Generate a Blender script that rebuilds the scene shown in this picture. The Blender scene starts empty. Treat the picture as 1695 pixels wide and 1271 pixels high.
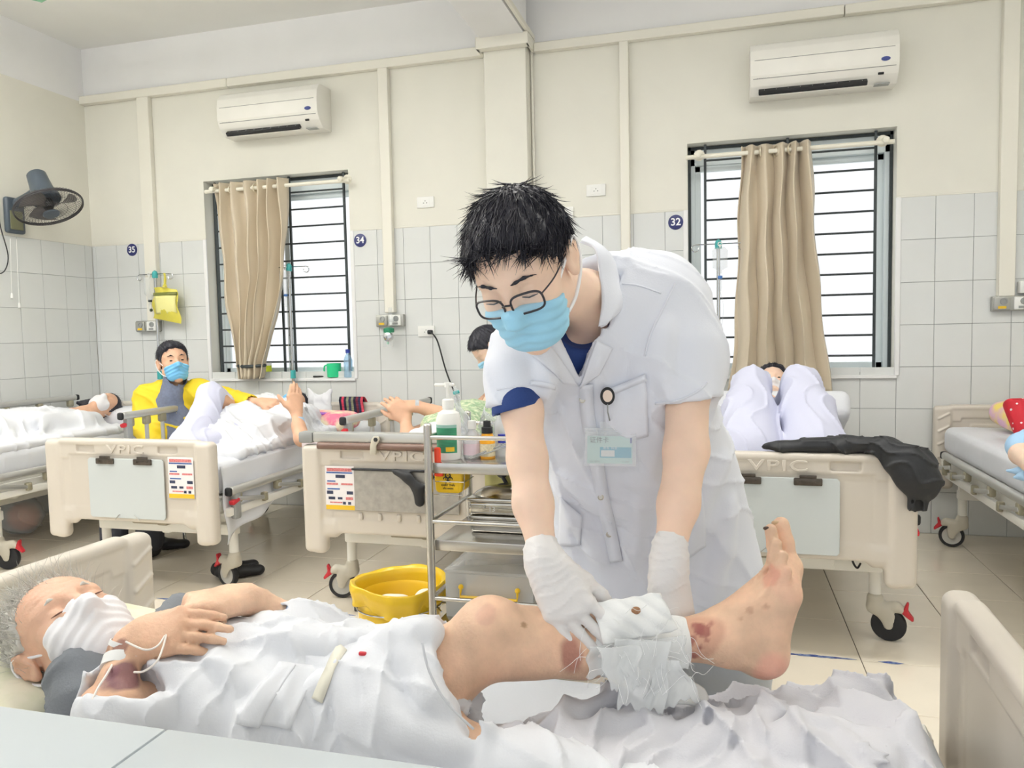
import bpy, bmesh, math, random
import numpy as np
from mathutils import Vector, Matrix, Euler
random.seed(7)
S = bpy.context.scene
COL = S.collection
PI = math.pi

# ---------------------------------------------------------------- camera
cam_d = bpy.data.cameras.new('camera')
cam = bpy.data.objects.new('camera', cam_d)
COL.objects.link(cam)
R_ = ((0.9640918, 0.2647856, -0.0203873), (-0.0023192, -0.0683707, -0.9976573), (-0.2655592, 0.9618805, -0.0653015))
mw = Matrix.Identity(4)
for i in range(3):
    mw[i][0] = R_[0][i]; mw[i][1] = -R_[1][i]; mw[i][2] = -R_[2][i]
mw[0][3], mw[1][3], mw[2][3] = 4.8102, -5.0369, 1.2454
cam.matrix_world = mw
cam_d.sensor_fit = 'HORIZONTAL'; cam_d.sensor_width = 36.0
cam_d.lens = 1272.54 * 36.0 / 1695.0
cam_d.clip_start = 0.02
S.camera = cam

# ---------------------------------------------------------------- world, lamps, exposure
W = bpy.data.worlds.new('daylight'); S.world = W; W.use_nodes = True
W.node_tree.nodes['Background'].inputs[0].default_value = (0.965, 0.985, 1.0, 1)
W.node_tree.nodes['Background'].inputs[1].default_value = 1.2
S.view_settings.view_transform = 'Standard'
S.view_settings.look = 'None'
S.view_settings.gamma = 1.0
S.view_settings.use_curve_mapping = False
S.view_settings.exposure = -0.14
S.cycles.max_bounces = 8
S.cycles.transparent_max_bounces = 16


def lamp(name, loc, rot, sx, sy, power, color=(1, .98, .95)):
    l = bpy.data.lights.new(name, 'AREA'); l.shape = 'RECTANGLE'; l.size = sx; l.size_y = sy
    l.energy = power; l.color = color
    o = bpy.data.objects.new(name, l); o.location = loc; o.rotation_euler = rot
    COL.objects.link(o)
    return o


# unseen ceiling tubes, added and placed for their light (built further down)
LAMPS = [(0.8, -2.3), (2.4, -2.5), (1.0, -4.2), (2.4, -4.2), (4.6, -2.5), (6.4, -2.5)]
P_DOWN, P_UP = 13, 34
for lx, ly in LAMPS:
    lamp('added_tube_light', (lx, ly, 3.30), (0, 0, 0), 1.2, 0.1, P_DOWN * (1.6 if lx < 1.5 else 1))  # added downlight, stronger at the left to lift that wall
    lamp('added_tube_light', (lx, ly, 3.36), (PI, 0, 0), 1.2, 0.1, P_UP * (1.25 if lx < 1.5 else 1))  # added uplight that brightens the ceiling, stronger at the left


# ---------------------------------------------------------------- materials
def lin(c):
    c = c / 255.0
    return c / 12.92 if c <= 0.04045 else ((c + 0.055) / 1.055) ** 2.4


def rgb(c):
    return (lin(c[0]), lin(c[1]), lin(c[2]), 1.0)


MATS = {}


def mat(name, c, rough=0.5, metal=0.0, var=0.0, vscale=8.0, bump=0.0, bscale=60.0, sss=0.0, coat=0.0, attr=None,
        alpha=1.0, c2=None, spec=0.5, sheen=0.0, stretch=None, sssr=(1, .35, .2), trans=0.0):
    if name in MATS:
        return MATS[name]
    m = bpy.data.materials.new(name); m.use_nodes = True
    nt = m.node_tree; b = nt.nodes['Principled BSDF']
    b.inputs['Base Color'].default_value = rgb(c)
    b.inputs['Roughness'].default_value = rough
    b.inputs['Metallic'].default_value = metal
    b.inputs['Specular IOR Level'].default_value = spec
    b.inputs['Coat Weight'].default_value = coat
    b.inputs['Alpha'].default_value = alpha
    b.inputs['Transmission Weight'].default_value = trans
    if sheen:
        b.inputs['Sheen Weight'].default_value = sheen
    if sss:
        b.inputs['Subsurface Weight'].default_value = sss
        b.inputs['Subsurface Radius'].default_value = sssr
        b.inputs['Subsurface Scale'].default_value = 0.008
    tc = nt.nodes.new('ShaderNodeTexCoord')
    vec = tc.outputs['Object']
    if stretch:
        mp = nt.nodes.new('ShaderNodeMapping'); mp.inputs['Scale'].default_value = stretch
        nt.links.new(vec, mp.inputs['Vector']); vec = mp.outputs['Vector']
    col = None
    if attr:
        at = nt.nodes.new('ShaderNodeAttribute'); at.attribute_name = attr
        col = at.outputs['Color']
    if var or c2:
        n = nt.nodes.new('ShaderNodeTexNoise'); n.inputs['Scale'].default_value = vscale
        n.inputs['Detail'].default_value = 4
        nt.links.new(vec, n.inputs['Vector'])
        mx = nt.nodes.new('ShaderNodeMix'); mx.data_type = 'RGBA'
        if c2:
            rp = nt.nodes.new('ShaderNodeValToRGB')
            rp.color_ramp.elements[0].position = 0.5 - var; rp.color_ramp.elements[1].position = 0.5 + var
            nt.links.new(n.outputs['Fac'], rp.inputs['Fac'])
            nt.links.new(rp.outputs['Color'], mx.inputs['Factor'])
            mx.inputs['A'].default_value = rgb(c); mx.inputs['B'].default_value = rgb(c2)
            if col:
                nt.links.new(col, mx.inputs['A'])
        else:
            mx.blend_type = 'MULTIPLY'; mx.inputs['Factor'].default_value = 1.0
            mr = nt.nodes.new('ShaderNodeMapRange')
            mr.inputs['From Min'].default_value = 0.3; mr.inputs['From Max'].default_value = 0.7
            mr.inputs['To Min'].default_value = 1 - var; mr.inputs['To Max'].default_value = 1.0
            nt.links.new(n.outputs['Fac'], mr.inputs['Value'])
            mx.inputs['A'].default_value = rgb(c)
            if col:
                nt.links.new(col, mx.inputs['A'])
            nt.links.new(mr.outputs['Result'], mx.inputs['B'])
        col = mx.outputs['Result']
    if col:
        nt.links.new(col, b.inputs['Base Color'])
    if bump:
        n2 = nt.nodes.new('ShaderNodeTexNoise'); n2.inputs['Scale'].default_value = bscale; n2.inputs['Detail'].default_value = 5
        nt.links.new(vec, n2.inputs['Vector'])
        bp = nt.nodes.new('ShaderNodeBump'); bp.inputs['Strength'].default_value = bump; bp.inputs['Distance'].default_value = 0.01
        nt.links.new(n2.outputs['Fac'], bp.inputs['Height'])
        nt.links.new(bp.outputs['Normal'], b.inputs['Normal'])
    MATS[name] = m
    return m


def glassy(name, c, mixv, rough=0.05):
    """clear sheet: mostly transparent, a little glossy and tinted"""
    if name in MATS:
        return MATS[name]
    m = bpy.data.materials.new(name); m.use_nodes = True
    nt = m.node_tree; b = nt.nodes['Principled BSDF']
    b.inputs['Base Color'].default_value = rgb(c); b.inputs['Roughness'].default_value = rough
    t = nt.nodes.new('ShaderNodeBsdfTransparent'); t.inputs[0].default_value = rgb([min(255, q + 20) for q in c])
    mx = nt.nodes.new('ShaderNodeMixShader'); mx.inputs[0].default_value = mixv
    nt.links.new(t.outputs[0], mx.inputs[1]); nt.links.new(b.outputs[0], mx.inputs[2])
    nt.links.new(mx.outputs[0], nt.nodes['Material Output'].inputs['Surface'])
    MATS[name] = m
    return m


# ---------------------------------------------------------------- object helpers
def empty(name, loc=(0, 0, 0), rz=0.0, label=None, cat=None, group=None):
    o = bpy.data.objects.new(name, None); COL.objects.link(o)
    o.location = loc; o.rotation_euler = (0, 0, rz); o.empty_display_size = 0.05
    tag(o, label, cat, group)
    return o


def tag(o, label=None, cat=None, group=None, kind=None):
    if label: o['label'] = label
    if cat: o['category'] = cat
    if group: o['group'] = group
    if kind: o['kind'] = kind
    return o


def link(name, me, m, parent=None, world=False):
    o = bpy.data.objects.new(name, me); COL.objects.link(o)
    if m is not None and not me.materials:
        me.materials.append(m)
    if parent is not None:
        o.parent = parent
        if world:
            p = parent; mm = Matrix.Identity(4)
            while p is not None:
                mm = p.matrix_parent_inverse.copy() @ p.matrix_basis.copy() @ mm if p.parent is None else p.matrix_parent_inverse @ p.matrix_basis @ mm
                p = p.parent
            o.matrix_parent_inverse = mm.inverted()
    return o


def mesh(name, V, F, m=None, parent=None, smooth=True, angle=40, world=False):
    me = bpy.data.meshes.new(name)
    me.from_pydata([tuple(v) for v in V], [], [tuple(f) for f in F])
    fin(me, smooth, angle)
    return link(name, me, m, parent, world)


def fin(me, smooth=True, angle=40):
    me.update()
    if smooth:
        me.polygons.foreach_set('use_smooth', [True] * len(me.polygons))
        if angle < 180:
            me.set_sharp_from_angle(angle=math.radians(angle))


def frame(d, up=(0, 0, 1)):
    """3x3 matrix whose Z is d"""
    d = Vector(d).normalized(); u = Vector(up)
    if abs(d.dot(u)) > 0.98:
        u = Vector((1, 0, 0)) if abs(d.x) < 0.9 else Vector((0, 1, 0))
    x = u.cross(d).normalized(); y = d.cross(x)
    return Matrix((x, y, d)).transposed()


class G:
    """collects solid shapes into one mesh"""
    def __init__(s):
        s.V = []; s.F = []

    def add(s, V, F):
        n = len(s.V); s.V += [tuple(v) for v in V]; s.F += [tuple(i + n for i in f) for f in F]
        return s

    def bm(s, bm, M=None):
        bm.verts.ensure_lookup_table()
        s.add([(M @ v.co) if M else v.co.copy() for v in bm.verts], [[v.index for v in f.verts] for f in bm.faces])
        bm.free(); return s

    def box(s, c, size, r=0.0, seg=2, rot=None):
        bm = bmesh.new(); bmesh.ops.create_cube(bm, size=1)
        for v in bm.verts:
            v.co = Vector((v.co.x * size[0], v.co.y * size[1], v.co.z * size[2]))
        if r:
            r = min(r, 0.49 * min(size))
            bmesh.ops.bevel(bm, geom=bm.edges[:], offset=r, segments=seg, profile=0.5, affect='EDGES')
        bm.verts.index_update()
        M = Matrix.Translation(c)
        if rot is not None:
            M = M @ (Euler(rot).to_matrix().to_4x4() if not isinstance(rot, Matrix) else rot.to_4x4())
        return s.bm(bm, M)

    def prism(s, poly, h, o=(0, 0, 0), axis='y', r=0.0, seg=2):
        """polygon (u,v) extruded by h; axis y: (u,0,v)->+y ; axis z: (u,v,0)->+z ; axis x: (0,u,v)->+x"""
        bm = bmesh.new()
        f = {'y': lambda u, v: (u, 0, v), 'z': lambda u, v: (u, v, 0), 'x': lambda u, v: (0, u, v)}[axis]
        e = {'y': Vector((0, h, 0)), 'z': Vector((0, 0, h)), 'x': Vector((h, 0, 0))}[axis]
        vs = [bm.verts.new(f(u, v)) for u, v in poly]
        face = bm.faces.new(vs)
        ret = bmesh.ops.extrude_face_region(bm, geom=[face])
        for v in ret['geom']:
            if isinstance(v, bmesh.types.BMVert):
                v.co += e
        bmesh.ops.recalc_face_normals(bm, faces=bm.faces[:])
        if r:
            bmesh.ops.bevel(bm, geom=bm.edges[:], offset=r, segments=seg, profile=0.5, affect='EDGES', clamp_overlap=True)
        bm.verts.index_update()
        return s.bm(bm, Matrix.Translation(o))

    def tube(s, pts, rad, n=10, closed=False, caps=True):
        pts = [Vector(p) for p in pts]; k = len(pts)
        rads = rad if isinstance(rad, (list, tuple)) else [rad] * k
        V = []; F = []; prev = None
        for i, p in enumerate(pts):
            if closed:
                d = pts[(i + 1) % k] - pts[i - 1]
            else:
                d = pts[min(i + 1, k - 1)] - pts[max(i - 1, 0)]
            d.normalize()
            if prev is None:
                x = frame(d).col[0].copy()
            else:
                x = prev - d * prev.dot(d)
                if x.length < 1e-6: x = frame(d).col[0].copy()
                x.normalize()
            prev = x; y = d.cross(x)
            for j in range(n):
                a = 2 * PI * j / n
                V.append(p + (x * math.cos(a) + y * math.sin(a)) * rads[i])
        m_ = k if closed else k - 1
        for i in range(m_):
            for j in range(n):
                a, b = i * n + j, i * n + (j + 1) % n
                c, d2 = ((i + 1) % k) * n + (j + 1) % n, ((i + 1) % k) * n + j
                F.append((a, b, c, d2))
        if caps and not closed:
            F.append(tuple(range(n - 1, -1, -1))); F.append(tuple((k - 1) * n + j for j in range(n)))
        return s.add(V, F)

    def rod(s, a, b, r, n=10, r2=None):
        return s.tube([a, b], [r, r if r2 is None else r2], n)

    def lathe(s, prof, o=(0, 0, 0), n=24, d=(0, 0, 1), M=None):
        """profile of (r, h) along axis d"""
        fr = frame(d) if M is None else M
        o = Vector(o); V = []; F = []
        k = len(prof)
        for r, h in prof:
            for j in range(n):
                a = 2 * PI * j / n
                V.append(o + fr @ Vector((r * math.cos(a), r * math.sin(a), h)))
        for i in range(k - 1):
            for j in range(n):
                F.append((i * n + j, i * n + (j + 1) % n, (i + 1) * n + (j + 1) % n, (i + 1) * n + j))
        if prof[0][0] > 1e-5: F.append(tuple(range(n - 1, -1, -1)))
        if prof[-1][0] > 1e-5: F.append(tuple((k - 1) * n + j for j in range(n)))
        return s.add(V, F)

    def ball(s, c, r, n=10, M=None):
        r = r if isinstance(r, (tuple, list)) else (r, r, r)
        V = []; F = []
        for i in range(n + 1):
            t = PI * i / n
            for j in range(2 * n):
                a = PI * j / n
                p = Vector((r[0] * math.sin(t) * math.cos(a), r[1] * math.sin(t) * math.sin(a), r[2] * math.cos(t)))
                V.append(Vector(c) + (M @ p if M is not None else p))
        for i in range(n):
            for j in range(2 * n):
                F.append((i * 2 * n + j, (i + 1) * 2 * n + j, (i + 1) * 2 * n + (j + 1) % (2 * n), i * 2 * n + (j + 1) % (2 * n)))
        return s.add(V, F)

    def torus(s, c, R, r, d=(0, 0, 1), n=24, k=8, ry=None):
        fr = frame(d); c = Vector(c)
        ry = R if ry is None else ry
        return s.tube([c + fr @ Vector((R * math.cos(2 * PI * i / n), ry * math.sin(2 * PI * i / n), 0)) for i in range(n)], r, k, closed=True)

    def done(s, name, m, parent=None, smooth=True, angle=40, world=False):
        me = bpy.data.meshes.new(name)
        me.from_pydata(s.V, [], s.F)
        bm = bmesh.new(); bm.from_mesh(me)
        bmesh.ops.remove_doubles(bm, verts=bm.verts[:], dist=1e-6)
        bmesh.ops.recalc_face_normals(bm, faces=bm.faces[:])
        bm.to_mesh(me); bm.free()
        fin(me, smooth, angle)
        return link(name, me, m, parent, world)


def grid(name, nu, nv, fn, m, parent=None, thick=0.0, world=False, sub=0, offset=-1.0):
    """surface fn(u,v)->xyz on a grid, optional thickness"""
    V = [fn(i / nu, j / nv) for j in range(nv + 1) for i in range(nu + 1)]
    F = [(j * (nu + 1) + i, j * (nu + 1) + i + 1, (j + 1) * (nu + 1) + i + 1, (j + 1) * (nu + 1) + i) for j in range(nv) for i in range(nu)]
    o = mesh(name, V, F, m, parent, True, 180, world)
    if thick:
        md = o.modifiers.new('thickness', 'SOLIDIFY'); md.thickness = thick; md.offset = offset
    if sub:
        md = o.modifiers.new('smooth', 'SUBSURF'); md.levels = sub; md.render_levels = sub
    return o


def text(name, s, size, M, m, parent=None, extrude=0.0005, bold=False, align='CENTER', world=False, bevel=0.0, spacing=1.0):
    c = bpy.data.curves.new(name, 'FONT'); c.body = s; c.size = size; c.extrude = extrude
    c.space_character = spacing; c.align_x = align; c.align_y = 'CENTER'; c.bevel_depth = bevel; c.bevel_resolution = 1
    if bold: c.offset = 0.018 * size
    t = bpy.data.objects.new(name + '_tmp', c); COL.objects.link(t)
    me = bpy.data.meshes.new_from_object(t.evaluated_get(bpy.context.evaluated_depsgraph_get()))
    bpy.data.objects.remove(t); bpy.data.curves.remove(c)
    me.transform(M); me.materials.clear()
    me.name = name
    return link(name, me, m, parent, world)


def face_y(x, y, z):      # text plane facing -y (towards the room), reading along +x
    return Matrix.Translation((x, y, z)) @ Matrix.Rotation(PI / 2, 4, 'X')


def dup(o, parent=None):
    c = o.copy(); COL.objects.link(c)
    if parent is not None: c.parent = parent
    return c


def dup_tree(o, parent=None):
    c = dup(o, parent)
    for ch in list(KIDS.get(o.name, [])):
        dup_tree(ch, c)
    return c


def lerp(a, b, t):
    return a + (b - a) * t


def curve_pts(P, n=8, closed=False):
    """Catmull-Rom through points"""
    P = [Vector(p) for p in P]; out = []; k = len(P)
    for i in range(k if closed else k - 1):
        if closed:
            p0, p1, p2, p3 = P[i - 1], P[i], P[(i + 1) % k], P[(i + 2) % k]
        else:
            p0, p1, p2, p3 = P[max(i - 1, 0)], P[i], P[i + 1], P[min(i + 2, k - 1)]
        for j in range(n):
            t = j / n
            out.append(0.5 * ((2 * p1) + (p2 - p0) * t + (2 * p0 - 5 * p1 + 4 * p2 - p3) * t * t + (3 * p1 - p0 - 3 * p2 + p3) * t ** 3))
    if not closed: out.append(P[-1])
    return out


def interp(x, xs, ys):
    return float(np.interp(x, xs, ys))

# ---------------------------------------------------------------- implicit solids (bodies, cloth, moulded plastic)
import openvdb as vdb


def _n(v):
    v = np.asarray(v, float); return v / (np.linalg.norm(v) + 1e-12)


def fbm(x, y, z, f, seed=0, n=7):
    r = np.random.RandomState(seed); out = 0
    for i in range(n):
        d = _n(r.normal(size=3)); d2 = _n(r.normal(size=3)); ff = f * r.uniform(.6, 1.7)
        out = out + np.sin(ff * (x * d[0] + y * d[1] + z * d[2]) + r.uniform(0, 6) + 1.3 * np.sin(.7 * ff * (x * d2[0] + y * d2[1] + z * d2[2]) + r.uniform(0, 6)))
    return out / n


def folds(x, y, z, d, f, seed=0, warp=1.0, sharp=1.0):
    """creases running across direction d, 0..1"""
    r = np.random.RandomState(seed); d = _n(d)
    e1 = _n(r.normal(size=3)); e2 = _n(r.normal(size=3))
    ph = f * (x * d[0] + y * d[1] + z * d[2]) + warp * np.sin(.45 * f * (x * e1[0] + y * e1[1] + z * e1[2]) + r.uniform(0, 6)) \
        + .6 * warp * np.sin(.9 * f * (x * e2[0] + y * e2[1] + z * e2[2]) + r.uniform(0, 6))
    return (1 - np.abs(np.sin(ph))) ** sharp


class SDF:
    def __init__(s, h=.006):
        s.h = h; s.ops = []; s.post = []

    def op(s, kind, fn, lo, hi, k):
        s.ops.append((kind, fn, np.asarray(lo, float), np.asarray(hi, float), k)); return s

    def cap(s, a, b, ra, rb=None, k=.02, flat=None, kind='+'):
        a = np.asarray(a, float); b = np.asarray(b, float); rb = ra if rb is None else rb
        ba = b - a; L = max(float(ba @ ba), 1e-12); m = max(ra, rb)
        fl = None if flat is None else (_n(flat[:3]), flat[3])
        def fn(x, y, z):
            px, py, pz = x - a[0], y - a[1], z - a[2]
            t = np.clip((px * ba[0] + py * ba[1] + pz * ba[2]) / L, 0, 1)
            qx, qy, qz = px - ba[0] * t, py - ba[1] * t, pz - ba[2] * t
            if fl:
                n, sc = fl; dn = (qx * n[0] + qy * n[1] + qz * n[2]) * (1 / sc - 1)
                qx, qy, qz = qx + n[0] * dn, qy + n[1] * dn, qz + n[2] * dn
                return (np.sqrt(qx * qx + qy * qy + qz * qz) - (ra + (rb - ra) * t)) * min(1, fl[1])
            return np.sqrt(qx * qx + qy * qy + qz * qz) - (ra + (rb - ra) * t)
        g = m * (max(1, flat[3]) if flat else 1)
        return s.op(kind, fn, np.minimum(a, b) - g, np.maximum(a, b) + g, k)

    def chain(s, pts, rads, k=.02, flat=None, kind='+', kj=None):
        """tapered limb through joints; joints inside the chain fuse with kj"""
        for i in range(len(pts) - 1):
            s.cap(pts[i], pts[i + 1], rads[i], rads[i + 1], k if i == 0 or kj is None else kj, flat, kind)
        return s

    def ell(s, c, r, R=None, k=.02, kind='+'):
        c = np.asarray(c, float); r = np.asarray(r, float); R = np.eye(3) if R is None else np.asarray(R, float)
        def fn(x, y, z):
            px, py, pz = x - c[0], y - c[1], z - c[2]
            qx = R[0, 0] * px + R[1, 0] * py + R[2, 0] * pz
            qy = R[0, 1] * px + R[1, 1] * py + R[2, 1] * pz
            qz = R[0, 2] * px + R[1, 2] * py + R[2, 2] * pz
            k0 = np.sqrt((qx / r[0]) ** 2 + (qy / r[1]) ** 2 + (qz / r[2]) ** 2)
            k1 = np.sqrt((qx / r[0] ** 2) ** 2 + (qy / r[1] ** 2) ** 2 + (qz / r[2] ** 2) ** 2) + 1e-9
            return k0 * (k0 - 1) / k1
        m = r.max()
        return s.op(kind, fn, c - m, c + m, k)

    def box(s, c, size, r=.01, R=None, k=.0, kind='+'):
        c = np.asarray(c, float); hs = np.asarray(size, float) / 2 - r; R = np.eye(3) if R is None else np.asarray(R, float)
        def fn(x, y, z):
            px, py, pz = x - c[0], y - c[1], z - c[2]
            qx = np.abs(R[0, 0] * px + R[1, 0] * py + R[2, 0] * pz) - hs[0]
            qy = np.abs(R[0, 1] * px + R[1, 1] * py + R[2, 1] * pz) - hs[1]
            qz = np.abs(R[0, 2] * px + R[1, 2] * py + R[2, 2] * pz) - hs[2]
            return np.sqrt(np.maximum(qx, 0) ** 2 + np.maximum(qy, 0) ** 2 + np.maximum(qz, 0) ** 2) + np.minimum(np.maximum(qx, np.maximum(qy, qz)), 0) - r
        m = np.abs(R) @ (hs + r)
        return s.op(kind, fn, c - m, c + m, k)

    def plane(s, o, n, k=.004):
        """cut away the side n points to"""
        o = np.asarray(o, float); n = _n(n)
        return s.op('c', lambda x, y, z: (x - o[0]) * n[0] + (y - o[1]) * n[1] + (z - o[2]) * n[2], [0] * 3, [0] * 3, k)

    def disp(s, fn):
        s.post.append(fn); return s

    def at(s, P):
        """value at single points"""
        P = np.asarray(P, float).reshape(-1, 3); x, y, z = P[:, 0], P[:, 1], P[:, 2]
        f = np.full(len(P), 1.0)
        for kind, fn, a, b, k in s.ops:
            d = fn(x, y, z)
            f = smin(f, d, k) if kind == '+' else smax(f, d if kind == 'c' else -d, k)
        return f

    def snap(s, pts, d, off=0.0, reach=.35):
        """move points along d onto the surface (off > 0 sinks them)"""
        d = _n(d); out = []
        T = np.arange(-reach, reach, .004)
        for p in pts:
            p = np.asarray(p, float); v = s.at(p + T[:, None] * d)
            i = np.nonzero(v < 0)[0]
            if len(i): out.append(p + d * (T[i[0]] + off)); last = out[-1]
            else: out.append(p + d * (T[int(np.argmin(v))] + off))
        return out

    def field(s):
        pad = .03
        lo = np.min([o[2] for o in s.ops if o[0] == '+'], 0) - pad; hi = np.max([o[3] for o in s.ops if o[0] == '+'], 0) + pad
        n = np.ceil((hi - lo) / s.h).astype(int) + 1
        ax = [(lo[i] + s.h * np.arange(n[i])).astype(np.float32) for i in range(3)]
        f = np.full(n, .12, np.float32)
        for kind, fn, a, b, k in s.ops:
            if kind == 'c':
                d = fn(ax[0][:, None, None], ax[1][None, :, None], ax[2][None, None, :])
                f = smax(f, d.astype(np.float32), k); continue
            q = max(k, .012) + .012
            i0 = np.clip(np.floor((a - q - lo) / s.h).astype(int), 0, n); i1 = np.clip(np.ceil((b + q - lo) / s.h).astype(int) + 1, 0, n)
            if np.any(i1 <= i0): continue
            sl = tuple(slice(i0[j], i1[j]) for j in range(3))
            d = fn(ax[0][sl[0]][:, None, None], ax[1][sl[1]][None, :, None], ax[2][sl[2]][None, None, :]).astype(np.float32)
            f[sl] = smin(f[sl], d, k) if kind == '+' else smax(f[sl], -d, k)
        for fn in s.post:
            I = np.nonzero(np.abs(f) < .035)
            f[I] += fn(ax[0][I[0]], ax[1][I[1]], ax[2][I[2]]).astype(np.float32)
        return f, lo

    def points(s):
        f, lo = s.field()
        g = vdb.FloatGrid(.12); g.copyFromArray(np.ascontiguousarray(f))
        p, q = g.convertToQuads(0.0)
        return np.asarray(p, float) * s.h + lo, np.asarray(q)[:, ::-1]

    def mesh(s, name, m, parent=None, world=True, col=None, keep=None):
        p, q = s.points()
        me = bpy.data.meshes.new(name)
        me.vertices.add(len(p)); me.vertices.foreach_set('co', p.astype(np.float32).ravel())
        me.loops.add(q.size); me.loops.foreach_set('vertex_index', q.astype(np.int32).ravel())
        me.polygons.add(len(q)); me.polygons.foreach_set('loop_start', np.arange(0, q.size, 4, dtype=np.int32))
        me.update(calc_edges=True); me.validate()
        # outward normals
        nrm = np.array([me.polygons[i].normal[:] for i in range(0, min(400, len(q)))])
        fin(me, True, 180)
        if col is not None: paint_col(me, col)
        return link(name, me, m, parent, world)


def smin(a, b, k):
    if k <= 0: return np.minimum(a, b)
    h = np.maximum(k - np.abs(a - b), 0) / k
    return np.minimum(a, b) - h * h * k * .25


def smax(a, b, k):
    return -smin(-a, -b, k)


def paint_col(me, fn):
    n = len(me.vertices); co = np.empty(n * 3, np.float32); me.vertices.foreach_get('co', co); co = co.reshape(-1, 3)
    c = fn(co[:, 0], co[:, 1], co[:, 2])
    a = me.color_attributes.new('Col', 'FLOAT_COLOR', 'POINT')
    a.data.foreach_set('color', np.concatenate([c, np.ones((n, 1))], 1).astype(np.float32).ravel())


def L3(c):
    return np.array([lin(q) for q in c])

# ================================================================ ROOM
m_cream = mat('cream_paint', (231, 229, 218), 0.7, var=0.05, vscale=2.5, bump=0.04, bscale=40)
m_white = mat('white_paint', (240, 240, 240), 0.75, var=0.04, vscale=3)
m_ceil = mat('ceiling_paint', (240, 240, 236), 0.8, var=0.06, vscale=1.3)
m_tile = mat('glazed_white_tile', (222, 224, 222), 0.22, var=0.035, vscale=3, spec=0.4)
m_grout = mat('tile_grout', (150, 152, 156), 0.9)
m_floor = mat('polished_beige_floor_tile', (242, 232, 214), 0.14, var=0.06, vscale=5, bump=0.01, bscale=20)
m_fgrout = mat('floor_grout', (92, 84, 74), 0.9)
m_trunk = mat('cream_plastic_trunking', (234, 231, 219), 0.5)
m_alu = mat('white_aluminium', (226, 236, 238), 0.35)
m_dark = mat('dark_green_grey_steel', (52, 60, 62), 0.5)
m_wpl = mat('white_plastic', (240, 240, 236), 0.4)
m_black = mat('black_rubber', (32, 33, 36), 0.55)
m_steel = mat('stainless_steel', (206, 204, 200), 0.26, 1.0, var=0.12, vscale=14)
m_chrome = mat('chrome', (200, 202, 204), 0.15, 1.0)

RX = 8.0; RY = -6.2; RZ = 3.514
WIN = [(1.050, 2.246, 0.946, 2.430), (4.592, 5.795, 0.948, 2.412)]


def struct(o):
    o['kind'] = 'structure'
    return o


# back wall shell with two openings (plaster face at y=0 above the tiles, y=0.006 behind the tiles)
def wall_back_cells():
    xs = [-0.2] + [w for p in WIN for w in p[:2]] + [RX]
    g = G()
    def blk(x0, x1, z0, z1, y0=0.0):
        g.box(((x0 + x1) / 2, (y0 + 0.22) / 2, (z0 + z1) / 2), (x1 - x0, 0.22 - y0, z1 - z0))
    for a, b in [(xs[0], xs[1]), (xs[2], xs[3]), (xs[4], xs[5])]:
        blk(a, b, 2.0, 3.11)
        blk(a, b, -0.1, 2.0, 0.007)
    for x0, x1, z0, z1 in WIN:
        blk(x0, x1, z1, 3.11); blk(x0, x1, -0.1, z0, 0.007)
    return g
wall_back = struct(wall_back_cells().done('wall_back', m_cream, smooth=False))
struct(tag(G().box((RX / 2, 0.11, (3.11 + RZ) / 2), (RX + 0.4, 0.22, RZ - 3.11)).done('upper_band', m_white, wall_back, False)))
# thin grout bed the tiles sit on
gb = G()
gb.add([(0, 0.0055, 0), (RX, 0.0055, 0), (RX, 0.0055, 0.94), (0, 0.0055, 0.94)], [(0, 1, 2, 3)])
for a, b in [(0, 1.05), (2.246, 4.592), (5.795, RX)]:
    gb.add([(a, 0.0055, 0.94), (b, 0.0055, 0.94), (b, 0.0055, 2.0), (a, 0.0055, 2.0)], [(0, 1, 2, 3)])
gb.done('grout_bed', m_grout, wall_back, False)

TILE_ME = {}


def tile_mesh(w, h, t=0.006, gap=0.0011, m=None, tagn='tile'):
    k = (tagn, round(w, 3), round(h, 3))
    if k not in TILE_ME:
        g = G().box((0, 0, 0), (w - 2 * gap, h - 2 * gap, t), 0.0012, 1)
        o = g.done(tagn, m, None, True, 30)
        TILE_ME[k] = o.data
        bpy.data.objects.remove(o)
    return TILE_ME[k]


def put_tile(parent, w, h, M, m, tagn='tile', t=0.006, gap=0.0011):
    me = tile_mesh(w, h, t, gap, m, tagn)
    o = bpy.data.objects.new(tagn, me); COL.objects.link(o); o.parent = parent
    o.matrix_basis = M
    return o


def subtract(a, b, cuts):
    """1-D pieces of [a,b] without the cuts"""
    out = [(a, b)]
    for c0, c1 in cuts:
        nxt = []
        for x0, x1 in out:
            if c1 <= x0 or c0 >= x1: nxt.append((x0, x1)); continue
            if c0 > x0: nxt.append((x0, c0))
            if c1 < x1: nxt.append((c1, x1))
        out = nxt
    return [(x0, x1) for x0, x1 in out if x1 - x0 > 0.012]


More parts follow.
